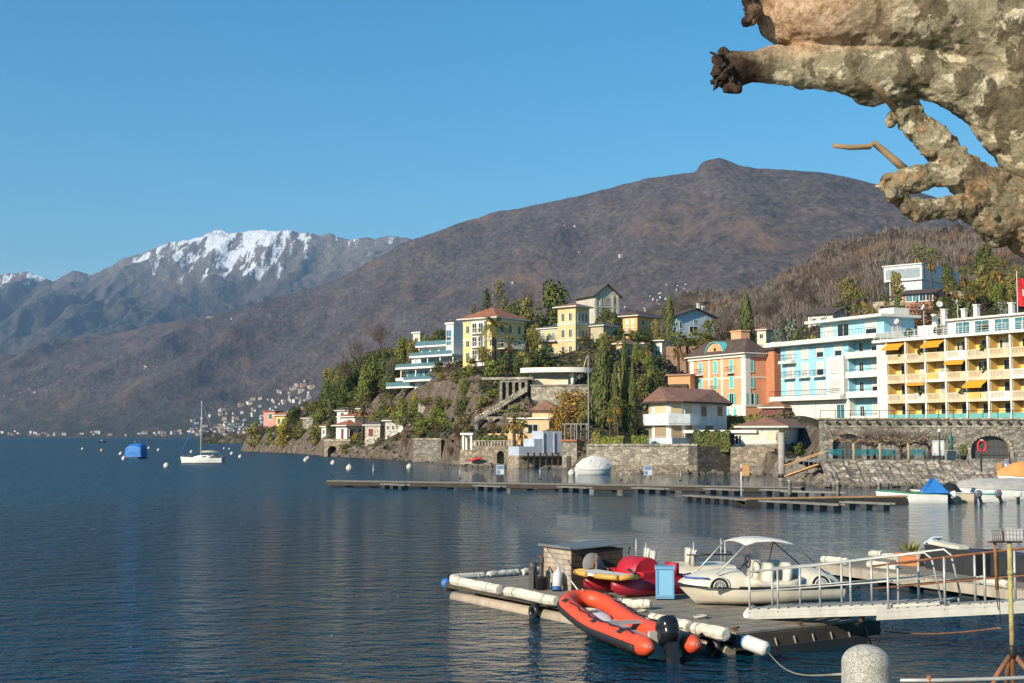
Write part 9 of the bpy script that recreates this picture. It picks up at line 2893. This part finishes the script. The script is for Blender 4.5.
 for _ in range(5): lm.append((q(745 + rn.random() * 10, -2 + rn.random() * 25, rn.uniform(-.1, .0)), (5 + 4 * rn.random()) * k))
 shards = MB()
 for _ in range(150):
  c = q(725 + max(-9, min(9, rn.gauss(0, 6))), 70 + max(-15, min(15, rn.gauss(0, 10))), rn.gauss(0, .035)) - base
  dr = (c - (q(745, 66) - base)).normalized() + Vector((rn.gauss(0, .5), rn.gauss(0, .5), rn.gauss(0, .5))); dr.normalize()
  shards.tube([c - dr * .03, c + dr * .012, c + dr * rn.uniform(.012, .032) + Vector((rn.gauss(0, .008), 0, rn.gauss(0, .008)))], [rn.uniform(.006, .014), rn.uniform(.006, .013), .004], 4, smooth=False)
 shards.build('rotten_stub', plain('rotten_wood', (.05, .03, .02), .95, var=.6, scale=20), r)
 shards = MB()
 for _ in range(14):
  c = q(750 + rn.uniform(-4, 4), 6 + rn.uniform(-10, 10), rn.gauss(0, .04)) - base
  dr = Vector((-1 + rn.gauss(0, .4), rn.gauss(0, .5), rn.gauss(.2, .6))).normalized()
  shards.tube([c - dr * .03, c + dr * rn.uniform(.01, .03)], [rn.uniform(.006, .012), .002], 4, smooth=False)
 shards.build('rotten_stub', plain('rotten_wood', (.05, .03, .02), .95, var=.6, scale=20), r)
 build([main, knob], 'limb', bark('plane_bark', True), .007, (('bark_lump', 'CLOUDS', .22, .06), ('bark_mid', 'CLOUDS', .08, .016), ('bark_flake', 'CLOUDS', .02, .006)), lm, 12)
 lm = []
 def along(ch):
  i = rn.randrange(len(ch) - 1); f = rn.random(); a, b = ch[i], ch[i + 1]
  return [a[j] * (1 - f) + b[j] * f for j in range(4)]
 for _ in range(90):
  px, py, dd, rr = along(low[2:]); a = rn.random() * 6.28
  lm.append((q(px + math.cos(a) * rr * .85, py + math.sin(a) * rr * .85, dd - rr * k * rn.uniform(-.3, .8)), rn.uniform(3, 7.5) * k))
 for ch in (spur, spur2):
  for _ in range(34):
   px, py, dd, rr = along(ch); a = rn.random() * 6.28
   lm.append((q(px + math.cos(a) * rr * .85, py + math.sin(a) * rr * .85, dd - rr * k * rn.uniform(-.2, .8)), rn.uniform(2.5, 5.5) * k))
 for _ in range(22): lm.append((q(905 + rn.gauss(0, 9), 112 + rn.gauss(0, 9), -.03 + rn.gauss(0, .03)), rn.uniform(3, 6) * k))
 for _ in range(20): lm.append((q(890 + rn.gauss(0, 5), 187 + rn.gauss(0, 6), -.06 + rn.gauss(0, .03)), rn.uniform(3, 5.5) * k))
 build([low, spur, spur2], 'knotty_branch', bark('knotty_bark', False), .006, (('knot_lump', 'CLOUDS', .08, .034), ('knot_fine', 'CLOUDS', .022, .017)), lm, 8)
 m = MB(); tr = [Vector((0, 0, -.1)), Vector((.02, 0, .5)), Vector((.05, 0, 1.6)), Vector((.0, 0, 2.6)), q(1140, 190, .1) - base]
 m.tube(tr, [.62, .50, .44, .45, .42], 20); m.build('trunk', bark('trunk_bark', False), r)
 for pts, r0 in (([(908, 172, -.05), (893, 159, -.06), (885, 152, -.05), (874, 143, -.05), (870, 146.5, -.05), (850, 147.5, -.06), (833, 145.5, -.06)], 4.2), ([(897, 111, -.05), (885, 96, -.12), (872, 82, -.16), (866, 75, -.16)], 4.0)):
  m = MB(); m.tube([q(*p) - base for p in pts], [r0 * k * (1 - .5 * i / len(pts)) for i in range(len(pts))], 9); m.build('twig', plain('yellow_twig', (.27, .18, .09), .7, var=.25, scale=12), r)
plane_tree()
def deck_clutter():
 for px, py, n_, lb in ((588, 612, 5, 'loose coil of pale rope on the deck beside the dinghy bow'), (700, 618, 4, 'small coil of rope on the deck near the dock corner'), (640, 612, 3, 'tangle of thin rope behind the orange dinghy')):
  p = W(px, py, .46)
  r = empty('coiled_rope', p, px * .1, lb, 'rope')
  rn = random.Random(px); pts = []
  for k in range(n_ * 12):
   a = k * math.pi / 6; rr = .10 + .012 * (k // 12) + rn.gauss(0, .012); pts.append((rr * math.cos(a) * 1.3, rr * math.sin(a), .012 + .012 * (k // 12)))
  pts += [(.25, .1, .01), (.4, .05, .01), (.55, .16, .01)]
  m = MB(); m.tube(pts, .010, 5); m.build('strand', plain('pale_rope', (.5, .45, .36), .9), r)
 p = W(826, 617, .46)
 r = empty('plank', p, R(-12), 'short wet grey plank lying on the deck under the gangway', 'plank')
 m = MB(); m.box(-.5, .5, -.07, .07, 0, .035); m.build('board', DECK, r, bevel=.005)
 m = MB(); m.box(-.46, -.43, -.05, .05, .035, .045); m.build('cleat', RUST, r)
 for px, py in ((735, 631), (800, 625.5), (862, 619.5)):
  p = W(px, py, .455)
  r = empty('mooring_cleat', p, DRZ + R(90), 'rusty cleat at the near edge of the dock, ' + {735: 'by the white fender', 800: 'halfway along', 862: 'at the far right corner'}[px], 'cleat', 'dock cleats')
  m = MB(); m.box(-.05, .05, -.03, .03, 0, .05); m.build('base', RUST, r)
  m = MB(); m.tube([(-.12, 0, .065), (0, 0, .06), (.12, 0, .065)], [.012, .022, .012], 7); m.build('horn', RUST, r)
deck_clutter()
